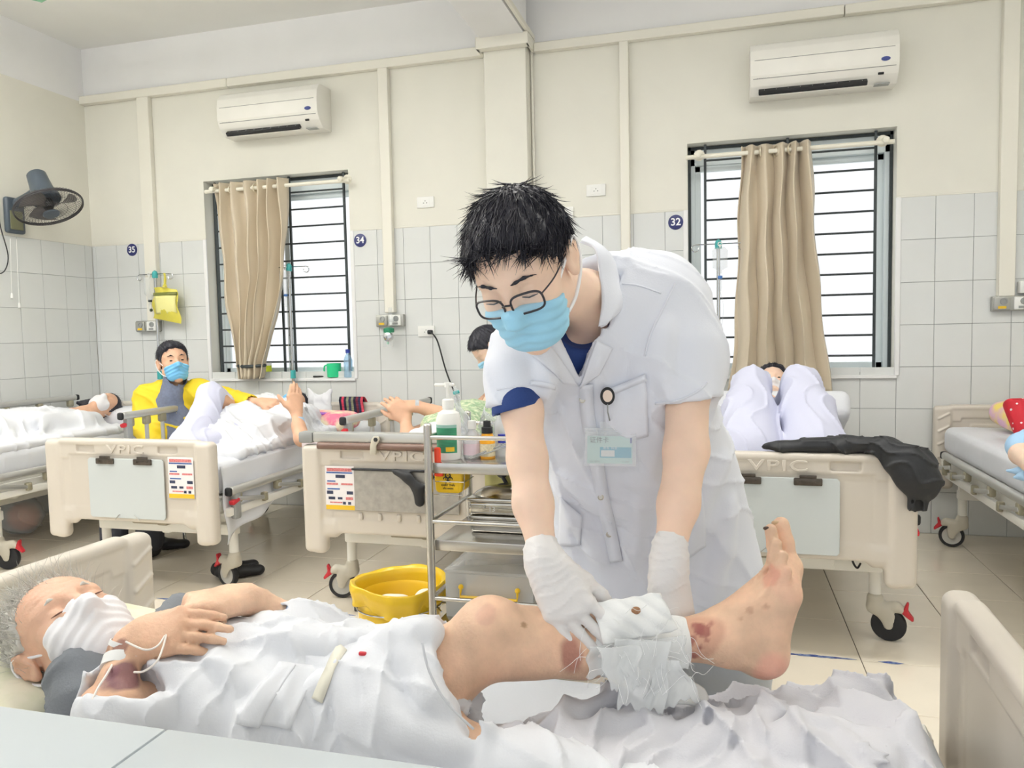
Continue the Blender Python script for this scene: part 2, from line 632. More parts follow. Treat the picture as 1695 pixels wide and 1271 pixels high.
ROT_B = Matrix.Rotation(PI / 2, 4, 'X')
rng = random.Random(3)
for k in range(8):
    z0, z1 = 0.25 * k, 0.25 * (k + 1)
    edges = []
    # three grids of 20 cm columns
    e0 = [0.0] + [0.034 + 0.2 * j for j in range(0, 6)] + [1.05]
    e1 = [1.05] + sorted(2.252 - 0.2 * j for j in range(0, 6)) + [2.252 + 0.2 * j for j in range(1, 12)] + [4.592]
    e2 = [4.592] + sorted(5.805 - 0.2 * j for j in range(0, 7) if 5.805 - 0.2 * j > 4.6) + [5.805 + 0.2 * j for j in range(1, 11)] + [RX]
    for E in (e0, e1, e2):
        for a, b in zip(E[:-1], E[1:]):
            if b - a < 0.012: continue
            zz1 = z1
            for x0, x1 in subtract(a, b, [(w[0], w[1]) for w in WIN] if z0 >= 0.9 else []):
                put_tile(wall_back, x1 - x0, zz1 - z0, Matrix.Translation(((x0 + x1) / 2, 0.003 + rng.uniform(-.0006, .0006), (z0 + zz1) / 2)) @ ROT_B, m_tile)
            if 0.7 < z0 < 0.8:      # row cut by the sills
                for w in WIN:
                    pass

# left wall
wall_left = G().box((-0.107, RY / 2, 1.0), (0.2, -RY, 2.2)).box((-0.1, RY / 2, 2.555), (0.2, -RY, 1.11)).done('wall_left', m_cream, smooth=False)
struct(wall_left)
G().box((-0.1, RY / 2, (3.11 + RZ) / 2), (0.2, -RY, RZ - 3.11)).done('upper_band', m_white, wall_left, False)
G().add([(-0.0055, 0, 0), (-0.0055, 0, 2), (-0.0055, RY, 2), (-0.0055, RY, 0)], [(0, 1, 2, 3)]).done('grout_bed', m_grout, wall_left, False)
ROT_L = Matrix.Rotation(PI / 2, 4, 'Z') @ Matrix.Rotation(PI / 2, 4, 'X')
for k in range(8):
    ys = [0.0] + [-0.073 - 0.2 * j for j in range(0, 18)]
    for a, b in zip(ys[:-1], ys[1:]):
        put_tile(wall_left, a - b, 0.25, Matrix.Translation((-0.003 + rng.uniform(-.0006, .0006), (a + b) / 2, 0.25 * k + 0.125)) @ ROT_L, m_tile)

struct(G().box((RX + .1, RY / 2, RZ / 2), (.2, -RY, RZ)).done('added_wall_right', m_cream, smooth=False))  # unseen wall, added to shut out light from the open right side
# floor
floor = struct(G().box((RX / 2, RY / 2, -0.053), (RX, -RY, 0.1)).done('floor', m_fgrout, smooth=False))
fs = 0.403
rest = G()
for i in range(-14, 7):
    for j in range(-1, 15):
        x0, x1 = 5.304 + fs * i, 5.304 + fs * (i + 1)
        y1, y0 = -0.384 - fs * j, -0.384 - fs * (j + 1)
        x0, x1, y0, y1 = max(x0, 0), min(x1, RX), max(y0, RY), min(y1, 0)
        if x1 - x0 < 0.03 or y1 - y0 < 0.03: continue
        if j > 11:
            rest.box(((x0 + x1) / 2, (y0 + y1) / 2, -0.003), (x1 - x0 - .0032, y1 - y0 - .0032, .006)); continue
        put_tile(floor, x1 - x0, y1 - y0, Matrix.Translation(((x0 + x1) / 2, (y0 + y1) / 2, -0.003 + rng.uniform(-.0003, .0003))), m_floor, 'floor_tile', 0.006, 0.0016)
tag(rest.done('floor_tile_field', m_floor, floor, False), kind='stuff')
# worn blue paint line along one joint
m_blue = mat('worn_blue_paint', (38, 62, 130), 0.6, var=0.08, vscale=40, c2=(120, 135, 170))
def paint(x0, x1, w, seed):
    r = random.Random(seed); n = int((x1 - x0) / 0.018); V = []; F = []
    for i in range(n + 1):
        x = lerp(x0, x1, i / n); e = min(1, 3 * i / n, 3 * (n - i) / n) ** .5
        a = w * e * r.uniform(.55, 1.1); b = w * e * r.uniform(.55, 1.1)
        yc = -1.975 - 0.02 * (x - 2) / 3.3
        V += [(x, yc - a / 2, 0.0012), (x, yc + b / 2, 0.0012)]
        if i: F.append((2 * i - 2, 2 * i, 2 * i + 1, 2 * i - 1))
    o = mesh('paint_mark', V, F, m_blue, floor, False); md = o.modifiers.new('t', 'SOLIDIFY'); md.thickness = 0.0006
for x0, x1, w, sd in [(5.0, 5.29, .022, 1), (5.36, 5.45, .024, 2), (1.98, 2.12, .016, 3), (2.15, 2.36, .02, 4), (2.88, 3.22, .022, 5), (3.3, 3.75, .02, 6)]:
    paint(x0, x1, w, sd)

# ceiling, beam, pillar
ceil_ = struct(G().box((RX / 2, RY / 2, RZ + 0.1), (RX + 0.4, -RY + 0.4, 0.2)).done('ceiling', m_ceil, smooth=False))
struct(G().box((3.447, RY / 2 - 0.05, 3.33), (0.29, -RY - 0.1, 0.37)).done('ceiling_beam', m_white, smooth=False))
struct(G().box((3.447, -0.06, 1.55), (0.285, 0.12, 3.1), 0.004, 1).done('pillar', m_cream, smooth=True))
struct(G().box((3.612, -0.35, 3.17), (0.022, 0.7, 0.03)).rod((3.603, -0.02, 3.1), (3.606, -0.02, 1.95), 0.008).done('trim_1', m_trunk, smooth=False))

# cable trunking: horizontal runs, pillar box and vertical drops
def trunk(name, boxes):
    g = G()
    for c, s_ in boxes: g.box(c, s_, 0.004, 1)
    return struct(g.done(name, m_trunk, None))
trunk('trim_2', [((0.66, -0.025, 3.115), (1.32, 0.05, 0.062))])
trunk('trim_3', [((2.305, -0.025, 3.115), (1.965, 0.05, 0.062))])
trunk('trim_4', [((3.447, -0.155, 3.115), (0.35, 0.07, 0.075)), ((3.281, -0.09, 3.115), (0.02, 0.19, 0.075)), ((3.613, -0.09, 3.115), (0.02, 0.19, 0.075))])
trunk('trim_5', [((4.56, -0.025, 3.098), (1.87, 0.05, 0.058))])
trunk('trim_6', [((6.7, -0.025, 3.098), (2.4, 0.05, 0.058))])
for n, (x, w, z0) in enumerate([(0.575, 0.105, 1.40), (2.55, 0.075, 1.41), (4.205, 0.06, 0.9), (6.365, 0.085, 1.40)]):
    trunk('trim_%d' % (7 + n), [((x, -0.022, (z0 + 3.09) / 2), (w, 0.044, 3.09 - z0))])
# a crack-like edge of unpainted plaster along the tile top
g = G()
for a, b in [(0, 1.05), (2.246, 3.305), (3.59, 4.592), (5.795, RX)]:
    g.box(((a + b) / 2, -0.001, 2.003), (b - a, 0.004, 0.012), 0.002, 1)
g.done('edge_strip', m_cream, wall_back)
for k in range(8):      # tiles run over the front of the pillar
    for a, b in ((3.3045, 3.5045), (3.5045, 3.5895)):
        put_tile(wall_back, b - a, 0.25, Matrix.Translation(((a + b) / 2, -0.1235, 0.25 * k + 0.125)) @ ROT_B, m_tile)

# added ceiling lamps, out of view, put in to light the ward
m_tubeglow = bpy.data.materials.new('added_tube_glow'); m_tubeglow.use_nodes = True
b_ = m_tubeglow.node_tree.nodes['Principled BSDF']
b_.inputs['Emission Color'].default_value = (1, .97, .92, 1); b_.inputs['Emission Strength'].default_value = 2.0
for n, (lx, ly) in enumerate(LAMPS):
    e = empty('added_tube_lamp', (lx, ly, 3.28), label='added unseen tube lamp under the ceiling, ' + ('left bay near the windows', 'left bay by the beam, near the windows', 'left bay far from the windows', 'left bay by the beam, far from the windows', 'right bay by the beam', 'right bay far right')[n], cat='lamp')
    G().box((0, 0, 0.2), (1.25, 0.06, 0.055), 0.008).rod((-.4, 0, 0.2), (-.4, 0, .234), .01).rod((.4, 0, 0.2), (.4, 0, .234), .01).rod((-.6, 0, .05), (-.6, 0, .2), .012).rod((.6, 0, .05), (.6, 0, .2), .012).done('added_lamp_housing', m_wpl, e)
    G().rod((-0.6, 0, 0.05), (0.6, 0, 0.05), 0.013, 12).done('tube', m_tubeglow, e)

# ================================================================ WINDOWS, CURTAINS, WALL FITTINGS
m_glass = glassy('window_glass', (238, 240, 240), 0.04)
m_curt = mat('beige_satin_curtain', (212, 198, 174), 0.4, var=0.08, vscale=6, sheen=0.3, stretch=(1, 1, .2))
m_curt_b = mat('curtain_ring_metal', (214, 206, 186), 0.3, 0.6)
m_rod = mat('ivory_rod', (240, 236, 220), 0.35)
m_grey = mat('grey_plastic', (150, 152, 150), 0.5)


def window(n, x0, x1, z0, z1, gx, gy=0.045):
    w = struct(G().box(((x0 + x1) / 2, 0.155, z0 + .02), (x1 - x0, .07, .04), .003, 1).box(((x0 + x1) / 2, 0.155, z1 - .06), (x1 - x0, .07, .12), .003, 1)
               .box((x0 + .022, .155, (z0 + z1) / 2), (.044, .07, z1 - z0), .003, 1).box((x1 - .022, .155, (z0 + z1) / 2), (.044, .07, z1 - z0), .003, 1)
               .done('window_%d' % n, m_alu))
    # two sliding sashes with a pane each
    xm = (x0 + x1) / 2
    for k, (a, b, yy) in enumerate([(x0 + .04, xm + .03, .14), (xm - .03, x1 - .04, .17)]):
        g = G(); t = .038
        g.box(((a + b) / 2, yy, z0 + .04 + t / 2), (b - a, .025, t), .003, 1).box(((a + b) / 2, yy, z1 - .12 - t / 2), (b - a, .025, t), .003, 1)
        for x in (a + t / 2, b - t / 2): g.box((x, yy, (z0 + z1 - .08) / 2), (t, .025, z1 - z0 - .16), .003, 1)
        sash = g.done('sash', m_alu, w)
        G().box(((a + b) / 2, yy, (z0 + z1 - .08) / 2), (b - a - 2 * t, .005, z1 - z0 - .16 - 2 * t)).done('pane', m_glass, sash, False)
        G().box((b - t / 2 if k == 0 else a + t / 2, yy - .017, z0 + .35), (.018, .012, .07), .004).done('latch', m_grey, sash)
    # dark gasket line round the opening
    g = G()
    for x in (x0 + .01, x1 - .01): g.box((x, .11, (z0 + z1) / 2), (.016, .012, z1 - z0))
    for z in (z0 + .008, z1 - .012): g.box((xm, .11, z), (x1 - x0, .012, .018))
    g.done('gasket', m_dark, w, False)
    # steel security grille
    gr = None
    g = G()
    for x in gx: g.box((x, gy, (z0 + z1) / 2), (.016, .016, z1 - z0 - .01), .002, 1)
    g.box(((gx[0] + gx[-1]) / 2, gy, z0 + .012), (gx[-1] - gx[0], .014, .014), .002, 1)
    gr = g.done('grille_frame', m_dark, w)
    base = G().rod((gx[0], gy, 0), (gx[-1], gy, 0), .0065, 8).done('grille_bar', m_dark, w)
    for k in range(11):
        o = base if k == 0 else dup(base)
        o.location = (0, 0, 1.07 + .1238 * k)
    # white sill
    G().box((xm, .045, z0 - .006), (x1 - x0 + .02, .13, .02), .003, 1).done('sill', m_white, w)
    g = G()
    g.box((x0 - .012, .0, (z0 + 2.0) / 2), (.03, .014, 2.0 - z0), .004, 1).box((x1 + .012, .0, (z0 + 2.0) / 2), (.03, .014, 2.0 - z0), .004, 1)
    g.done('reveal_edge', m_white, w)
    return w


window(1, 1.050, 2.246, .946, 2.430, [1.115, 1.655, 1.745, 2.185])
window(2, 4.592, 5.795, .948, 2.412, [4.70, 5.19, 5.688])


def curtain(label, xl, xr, zt, folds, amp, seed, name='curtain', y0=-.075, zrod=2.335):
    """xl, xr: lists of (z, x) for the two hanging edges"""
    r = random.Random(seed)
    ph = [r.uniform(-.5, .5) for _ in range(8)]
    zb = min(q[0] for q in xl)
    zs = [q[0] for q in xl][::-1]; xs = [q[1] for q in xl][::-1]
    zs2 = [q[0] for q in xr][::-1]; xs2 = [q[1] for q in xr][::-1]
    def fn(u, v):
        z = lerp(zt, zb, v)
        a = interp(z, zs, xs); b = interp(z, zs2, xs2)
        w = (b - a)
        uu = u + .018 * math.sin(9 * u + 3 * v + ph[0])
        A = min(amp, w * 1.6 / folds) * (1 - .25 * math.sin(5 * u + 2.5 * v + ph[1]))
        wv = math.sin(2 * PI * folds * uu + .7 * math.sin(3 * v + 4 * u + ph[2]) * v)
        wv = math.copysign(abs(wv) ** .8, wv)
        y = y0 + A * wv + .008 * math.sin(13 * u + 7 * v + ph[3]) * v
        x = a + w * u + .25 * A * math.sin(4 * PI * folds * uu + ph[4]) * (0.3 + .7 * v) + .006 * math.sin(17 * v + 11 * u)
        return (x, y, z + .004 * math.sin(2 * PI * folds * u))
    e = empty(name, ((xl[0][1] + xr[0][1]) / 2, y0, zt), label=label, cat='curtain')
    grid('cloth', folds * 22, 60, fn, m_curt, e, .0035, world=True)
    for k in range(folds):
        u = (k + .5) / folds
        x = lerp(xl[0][1], xr[0][1], u)
        o = G().torus((x, y0, zrod), .03, .006, d=(.85, -.5 if k % 2 else .5, 0), n=20, k=6).done('eyelet', m_curt_b, e, world=True)
    return e


c1 = curtain('beige curtain gathered and tied at the bottom, behind the yellow jacket',
        [(2.39, 1.20), (1.9, 1.215), (1.5, 1.24), (1.2, 1.29), (1.07, 1.315), (.99, 1.33), (.955, 1.335)],
        [(2.39, 1.80), (2.0, 1.80), (1.7, 1.775), (1.4, 1.69), (1.2, 1.62), (1.07, 1.56), (.99, 1.545), (.955, 1.53)], 2.39, 6, .05, 4, zrod=2.337)
# rod behind the folds, on two brackets
def rod(name, label, x0, x1, z, y=-.075):
    e = empty(name, ((x0 + x1) / 2, y, z), label=label, cat='curtain rod')
    G().rod((x0, y, z), (x1, y, z), .014, 12).done('pole', m_rod, e, world=True)
    for x in (x0 + .08, x1 - .05):
        G().lathe([(.034, 0), (.034, .008), (.014, .02), (.012, .09), (.018, .095), (.018, .125), (.01, .13)], (x, .004, z + .025), 14, (0, -1, -.15)).done('bracket', m_rod, e, world=True)
rod('curtain_rod', 'ivory curtain rod over the window with the tied curtain', 1.12, 2.29, 2.337)
rod('curtain_rod', 'ivory curtain rod over the window behind the standing doctor', 4.585, 5.765, 2.31)
c2 = curtain('beige curtain hanging loose in the middle of the window behind the doctor',
        [(2.352, 4.918), (1.9, 4.895), (1.4, 4.88), (1.05, 4.86), (.86, 4.84)], [(2.352, 5.318), (1.9, 5.335), (1.4, 5.375), (1.05, 5.42), (.86, 5.445)],
        2.352, 5, .05, 9, zrod=2.31)
# knot that ties curtain 1 (a part of it)
G().tube(curve_pts([(1.33, -.075, 1.05), (1.44, -.135, 1.045), (1.56, -.075, 1.05), (1.44, -.015, 1.05)], 6, True), .012, 8, True).done('tie_band', m_dark, c1, world=True)

# ------------------------------------------------- air conditioners
m_acw = mat('aged_white_plastic', (240, 238, 230), 0.35, var=0.05, vscale=6)
m_logo = mat('blue_logo', (30, 52, 130), 0.4)


def aircon(x0, x1, z0, label):
    w = x1 - x0; h = .295
    e = empty('air_conditioner', ((x0 + x1) / 2, 0, z0), label=label, cat='air conditioner')
    prof = [(0, .0), (-.12, .0), (-.172, .045), (-.188, .075), (-.198, .1), (-.2, .19), (-.19, .245), (-.165, .282), (-.14, .295), (0, .295)]
    G().prism(prof, w, (-w / 2, 0, 0), 'x', .004, 2).done('body', m_acw, e)
    # front cover, seam lines, side caps
    G().box((0, -.1995, .185), (w * .94, .004, .003)).box((0, -.188, .082), (w * .96, .008, .004)).done('seam', mat('ac_seam', (150, 150, 146), .6), e, False)
    fr = Matrix.Rotation(math.radians(-51), 4, 'X')
    G().box((0, 0, 0), (w * .74, .028, .066), .004, rot=(math.radians(-49), 0, 0)).done('air_outlet', m_black, e).location = (-w * .07, -.142, .026)
    fl = G().box((0, 0, 0), (w * .73, .006, .034), .002, rot=(math.radians(-62), 0, 0)).done('flap', m_acw, e); fl.location = (-w * .07, -.137, .001)
    v = G()
    for k in range(9): v.box((-w * .4 + k * w * .083, -.156, .028), (.002, .01, .04), 0, 1, (math.radians(-49), 0, 0))
    v.done('outlet_vane', m_grey, e, False)
    G().lathe([(.0, 0), (.024, 0), (.024, .004), (0, .005)], (0, 0, 0), 24, (0, -1, 0)).done('logo', m_logo, e)
    KID = e
    lo = [o for o in COL.objects if o.parent == e and o.name.startswith('logo')][0]
    lo.location = (w * .41, -.199, .12); lo.scale = (1, 1, .5)
    text('model_mark', 'INVERTER', .016, face_y(-w * .41, -.1925, .088), m_grey, e)
    G().box((w * .385, -.174, .05), (.03, .012, .014), .002, 1, (math.radians(-40), 0, 0)).done('display', m_black, e)
    e2 = G().box((w * .40, -.125, .0), (.08, .05, .006), .002).done('drain_cover', m_grey, e)
    return e


aircon(1.335, 2.13, 2.70, 'white air conditioner above the window with the tied curtain')
aircon(4.965, 5.765, 2.625, 'yellowed white air conditioner above the window behind the doctor')

# ------------------------------------------------- wall fan
m_fan = mat('slate_blue_plastic', (72, 82, 92), 0.35)
m_fand = mat('dark_fan_wire', (70, 68, 70), 0.4, 0.2)
m_fanblade = mat('smoke_fan_blade', (120, 114, 112), 0.3, alpha=.75)
fan = empty('wall_fan', (0, -.70, 2.14), label='dark grey wall fan tilted downwards on the left wall', cat='fan')
G().box((.022, 0, 0), (.044, .15, .25), .02, 3).done('wall_bracket', m_fan, fan)
G().box((.046, -.005, -.035), (.008, .1, .13), .004).done('control_panel', mat('olive_panel', (112, 112, 84), .5), fan)
fc = Vector((.345, -.02, .04)); nF = Vector((.445, -.092, -.891)).normalized()
G().tube(curve_pts([(.03, 0, .08), (.12, 0, .11), (.2, -.005, .14), fc - nF * .16], 5), [.03] * 15 + [.035], 12).done('arm', m_fan, fan)
frm = frame(nF)
G().lathe([(0, -.27), (.05, -.268), (.062, -.255), (.066, -.2), (.078, -.10), (.095, -.075), (.098, -.055), (.09, -.045), (0, -.045)], fc, 28, M=frm).done('motor', m_fan, fan)
gd = G()
gr = .215
gd.torus(fc, gr, .006, nF, 40, 6).torus(fc + nF * .012, gr, .004, nF, 40, 6)
for q in (.11, .165): gd.torus(fc + nF * (.045 - .02 * q / .2), q, .0014, nF, 32, 4)
for k in range(64):
    a = 2 * PI * k / 64; a2 = a + .35
    p = lambda r_, h, t: fc + frm @ Vector((r_ * math.cos(t), r_ * math.sin(t), h))
    gd.tube([p(.05, .055, a), p(.11, .05, a + .12), p(.175, .038, a + .25), p(gr, .006, a2)], .0011, 4)
    gd.tube([p(.09, -.05, a), p(.16, -.04, a), p(.205, -.02, a), p(gr, -.002, a)], .0011, 4)
gd.done('guard', m_fand, fan)
G().lathe([(0, .052), (.05, .052), (.054, .058), (.048, .066), (0, .068)], fc, 24, M=frm).done('guard_cap', m_fan, fan)
G().lathe([(0, -.045), (.036, -.045), (.038, -.01), (.03, .012), (0, .016)], fc, 20, M=frm).done('hub', m_black, fan)
for k in range(3):
    a0 = 2 * PI * k / 3 + .4
    def fn(u, v, a0=a0):
        r_ = lerp(.034, .185, u); wd = lerp(.35, .62, u ** .7) * (1 - .2 * u)
        a = a0 + (v - .5) * 2 * wd + .45 * u
        return fc + frm @ Vector((r_ * math.cos(a), r_ * math.sin(a), -.012 + (v - .5) * .05 * (1 - .3 * u)))
    grid('blade', 8, 8, fn, m_fanblade, fan, .002)
for (a, b), nm in zip((((.02, -.741, 1.977), (.02, -.757, 1.60)), ((.02, -.693, 1.98), (.02, -.703, 1.535))), (1, 2)):
    G().rod(Vector(a) - fan.location, Vector(b) - fan.location, .0022, 6).lathe([(.003, 0), (.008, -.01), (.009, -.035), (0, -.045)], Vector(b) - fan.location, 10).done('pull_cord', m_wpl, fan)
tag(G().tube(curve_pts([(.02, -.83, 2.2), (.018, -.81, 2.05), (.018, -.765, 1.86), (.018, -.80, 1.75), (.018, -.87, 1.72)], 8), .004, 6).done('power_cord', m_black), 'black cord drooping on the left wall under the wall fan', 'cord')

# ------------------------------------------------- numbers, sockets
m_navy = mat('navy_enamel', (34, 40, 98), 0.4)
m_ink = mat('white_print', (246, 246, 246), 0.5)
for s_, x, z in (('35', .381, 1.955), ('34', 2.324, 1.928), ('32', 4.519, 1.929)):
    o = empty('number_sign', (x, 0, z), label='round navy wall sign reading %s, ' % s_ + {'35': 'nearest the room corner', '34': 'right of the tied-curtain window', '32': 'left of the window behind the doctor'}[s_], cat='sign')
    G().lathe([(0, 0), (.047, 0), (.047, .003), (.044, .004), (0, .004)], (0, -.001, 0), 32, (0, -1, 0)).done('disc', m_navy, o)
    text('number', s_, .064, face_y(0, -.0055, 0), m_ink, o, .0006, True)
def socket(x, z, label, n=1):
    o = empty('wall_socket', (x, 0, z), label=label, cat='socket')
    G().box((0, -.006, 0), (.125, .014, .075), .004).box((0, -.0125, 0), (.07, .003, .05), .001, 1).done('plate', m_wpl, o)
    g = G()
    for dx, dz in ((-.0, .008), (.012, -.006), (-.012, -.006)): g.rod((dx, -.0135, dz), (dx, -.0146, dz), .0032, 8)
    g.done('pin_hole', m_black, o)
    return o
socket(2.829, 2.162, 'white wall socket high on the cream wall left of the pillar')
socket(4.014, 2.163, 'white wall socket high on the cream wall right of the pillar')
socket(3.80, 2.03, 'white wall socket at the top of the tiles behind the doctor')
socket(2.81, 1.275, 'white wall socket on the tiles with a black plug in it')
tag(G().box((2.846, -.03, 1.268), (.035, .034, .03), .008, 2).tube(curve_pts([(2.855, -.05, 1.266), (2.885, -.06, 1.245), (2.911, -.05, 1.19), (2.951, -.045, 1.034), (2.988, -.05, .93), (3.046, -.06, .8), (3.06, -.06, .72)], 8), .0055, 8)
    .done('power_cord', m_black), 'black cable hanging from a plug in the tiled wall', 'cord')

# ------------------------------------------------- medical gas outlets
m_metal = mat('dull_grey_metal', (172, 172, 166), 0.4, 0.5)
m_ylab = mat('yellow_label', (232, 190, 40), 0.5)
m_teal = mat('teal_plastic', (62, 168, 168), 0.4)
m_clear = glassy('clear_plastic', (236, 242, 244), 0.22, 0.12)
def outlet(x, z, label):
    o = empty('gas_outlet', (x, 0, z), label=label, cat='gas outlet')
    G().box((0, -.02, 0), (.21, .04, .085), .006).done('back_box', m_metal, o)
    for dx in (-.058, .045):
        m = G().box((dx, -.043, 0), (.085, .014, .072), .006).done('valve_plate', m_metal if dx < 0 else m_wpl, o)
        G().lathe([(.02, 0), (.02, .006), (.012, .007), (.012, .003), (0, .003)], (dx + .008, -.05, .012), 16, (0, -1, 0)).done('valve_port', m_grey, m)
        G().box((dx, -.0505, -.022), (.042, .0015, .014)).done('valve_label', m_ylab if dx < 0 else m_grey, m, False)
    return o
outlet(.515, 1.36, 'grey metal gas outlet on tiles under the yellow bag')
outlet(2.548, 1.355, 'grey metal gas outlet carrying a flow meter with a green cup')
outlet(6.40, 1.36, 'grey metal gas outlet on the tiles above the polka dot cushion')
text('outlet_mark', 'OXY', .03, face_y(6.48, -.052, 1.45), m_black, tag(G().box((6.48, -.025, 1.45), (.1, .05, .07), .006).done('oxygen_sign', m_wpl), 'small white oxygen plate above the gas outlet', 'sign'), .0006, True, world=True)
fm = empty('flow_meter', (2.583, -.09, 1.29), label='oxygen flow meter with green humidifier cap on the wall', cat='flow meter')
G().rod((0, .03, .065), (0, -.02, .065), .012).lathe([(.0, .03), (.014, .03), (.014, .15), (.01, .155), (0, .155)], (0, -.012, 0), 14).done('gauge', m_clear, fm)
G().lathe([(0, .1), (.028, .1), (.03, .104), (.03, .135), (.02, .14), (0, .14)], (.03, -.0, -.05), 20, (0, -1, 0)).done('dial', m_chrome, fm)
G().lathe([(0, -.02), (.036, -.02), (.038, -.01), (.038, .008), (.02, .016), (0, .016)], (-.015, -.012, 0), 20).done('cap', mat('green_plastic', (44, 130, 96), .4), fm)
G().lathe([(0, -.12), (.03, -.12), (.034, -.115), (.034, -.02), (0, -.02)], (-.022, -.012, 0), 18).done('cup', m_clear, fm)
G().rod((-.018, -.012, -.015), (-.026, -.012, -.1), .008).done('dip_tube', mat('pale_green', (150, 206, 180), .4), fm)

# ------------------------------------------------- IV stands
def hook(g, a, b, r=.0035):
    a = Vector(a); b = Vector(b); d = (b - a).normalized()
    pts = [a, b] + [b + Vector((d.x * .022 * math.sin(t), 0, -.022 + .022 * math.cos(t))) for t in (.6, 1.2, 1.9, 2.6, 3.3, 4.1, 4.9)]
    g.tube(pts, r, 6)
def iv_stand(x, y, zt, zb, label, hz):
    e = empty('iv_stand', (x, y, zb), label=label, cat='iv stand')
    G().rod((0, 0, 0), (0, 0, zt - zb), .011, 12).done('pole', m_chrome, e)
    g = G(); hook(g, (0, 0, hz - zb), (-.14, 0, hz - zb)); hook(g, (0, 0, hz - zb), (.14, 0, hz - zb)); g.done('hook_arm', m_chrome, e)
    G().lathe([(0, -.03), (.02, -.03), (.022, .0), (.016, .02), (0, .03)], (0, 0, hz - zb), 16).done('pole_cap', m_teal, e)
    G().lathe([(0, -.03), (.02, -.03), (.02, .03), (0, .03)], (0, 0, .2), 14).done('clamp', m_teal, e)
    G().lathe([(0, 0), (.02, 0), (.018, .05), (.0, .05)], (0, 0, 0), 12).done('socket', m_teal, e)
    return e
def drip(x, y, z, label, bag=False, zend=None, cap=(70, 120, 190)):
    e = empty('drip_bottle', (x, y, z - .2), label=label, cat='drip bottle')
    G().lathe([(0, .0), (.016, .0), (.018, .03), (.038, .05), (.04, .16), (.036, .172), (0, .175)] if not bag else [(0, .02), (.01, .02), (.012, .04), (.044, .055), (.048, .16), (.03, .18), (0, .182)], (0, 0, .0), 18).done('bottle', m_clear, e)
    G().rod((0, 0, .175), (0, 0, .2), .004, 6).torus((0, 0, .2), .012, .003, (0, 1, 0), 12, 5).done('hanger', m_wpl, e)
    G().lathe([(0, -.012), (.014, -.012), (.014, .006), (0, .006)], (0, 0, 0), 12).done('stopper', mat('cap_%d' % cap[0], cap, .4), e)
    G().lathe([(0, -.09), (.007, -.088), (.01, -.07), (.01, -.03), (.005, -.012), (0, -.012)], (0, 0, 0), 10).done('drip_chamber', m_clear, e)
    if zend: G().tube(curve_pts([(0, 0, -.09), (.02, -.01, -.2), (.0, .01, -.4), (.03, -.02, zend - z + .2)], 8), .002, 5).done('tube', m_clear, e)
    return e
iv_stand(1.775, -.05, 1.775, .782, 'steel iv stand in front of the window with tied curtain', 1.76)
drip(1.755, -.075, 1.76, 'clear drip bottle with blue cap on the stand by the tied curtain', zend=.95)
iv_stand(.62, -.05, 1.76, .782, 'steel iv stand at the tiles holding the yellow bag', 1.755)
drip(.585, -.075, 1.755, 'small upside-down drip bottle with dark cap beside the yellow bag', cap=(40, 44, 46))
iv_stand(4.78, -.05, 1.79, .782, 'steel iv stand behind the doctor against the window', 1.775)
drip(4.79, -.08, 1.77, 'clear drip bag hanging before the window behind the doctor', True, zend=.95)
# yellow bag hanging from its hook
m_ybag = mat('yellow_plastic_film', (240, 228, 90), 0.3, alpha=.82, var=.1, vscale=14)
yb = empty('yellow_waste_bag', (.735, -.085, 1.43), label='yellow plastic waste bag hanging from a hook on the tiles', cat='bag')
def bagfn(side):
    def fn(u, v):
        z = lerp(.21, -.01 - .05 * u, v); w = lerp(.2, .25, v)
        bul = math.sin(PI * u) * math.sin(PI * min(1, v * .9 + .1)) * .035
        return (lerp(-.125, .125, u) * (w / .25) + .01 * math.sin(9 * v), side * bul + .004 * math.sin(14 * u + 9 * v), z + .012 * math.sin(3.2 * u + 1) * (1 - v))
    return fn
G().tube(curve_pts([(0, .0, .325), (.004, .0, .29), (0, 0, .24), (-.003, 0, .22)], 5), [.008] * 6 + [.01] * 5 + [.016] * 4 + [.03], 10).done('bag_neck', m_ybag, yb)
V = []
gB = G()
for sd in (-1, 1):
    fn = bagfn(sd); vs = [fn(i / 14, j / 14) for j in range(15) for i in range(15)]
    gB.add(vs, [(j * 15 + i, j * 15 + i + 1, j * 15 + i + 16, j * 15 + i + 15) for j in range(14) for i in range(14)])
gB.done('bag_body', m_ybag, yb)
grid('print_panel', 8, 8, lambda u, v: (lerp(-.085, .1, u), bagfn(-1)(lerp(.16, .9, u), lerp(.25, .85, v))[1] - .003, lerp(.155, .02, v)), mat('pale_yellow_print', (246, 240, 160), .35), yb, .001)
grid('print_band', 8, 2, lambda u, v: (lerp(-.1, .11, u), bagfn(-1)(lerp(.1, .94, u), lerp(.13, .22, v))[1] - .004, lerp(.18, .155, v)), mat('olive_print', (120, 124, 60), .5), yb, .001)
G().ball((-.118, -.02, .05), .012, 6).done('bag_clip', mat('dark_green', (50, 66, 50), .5), yb)

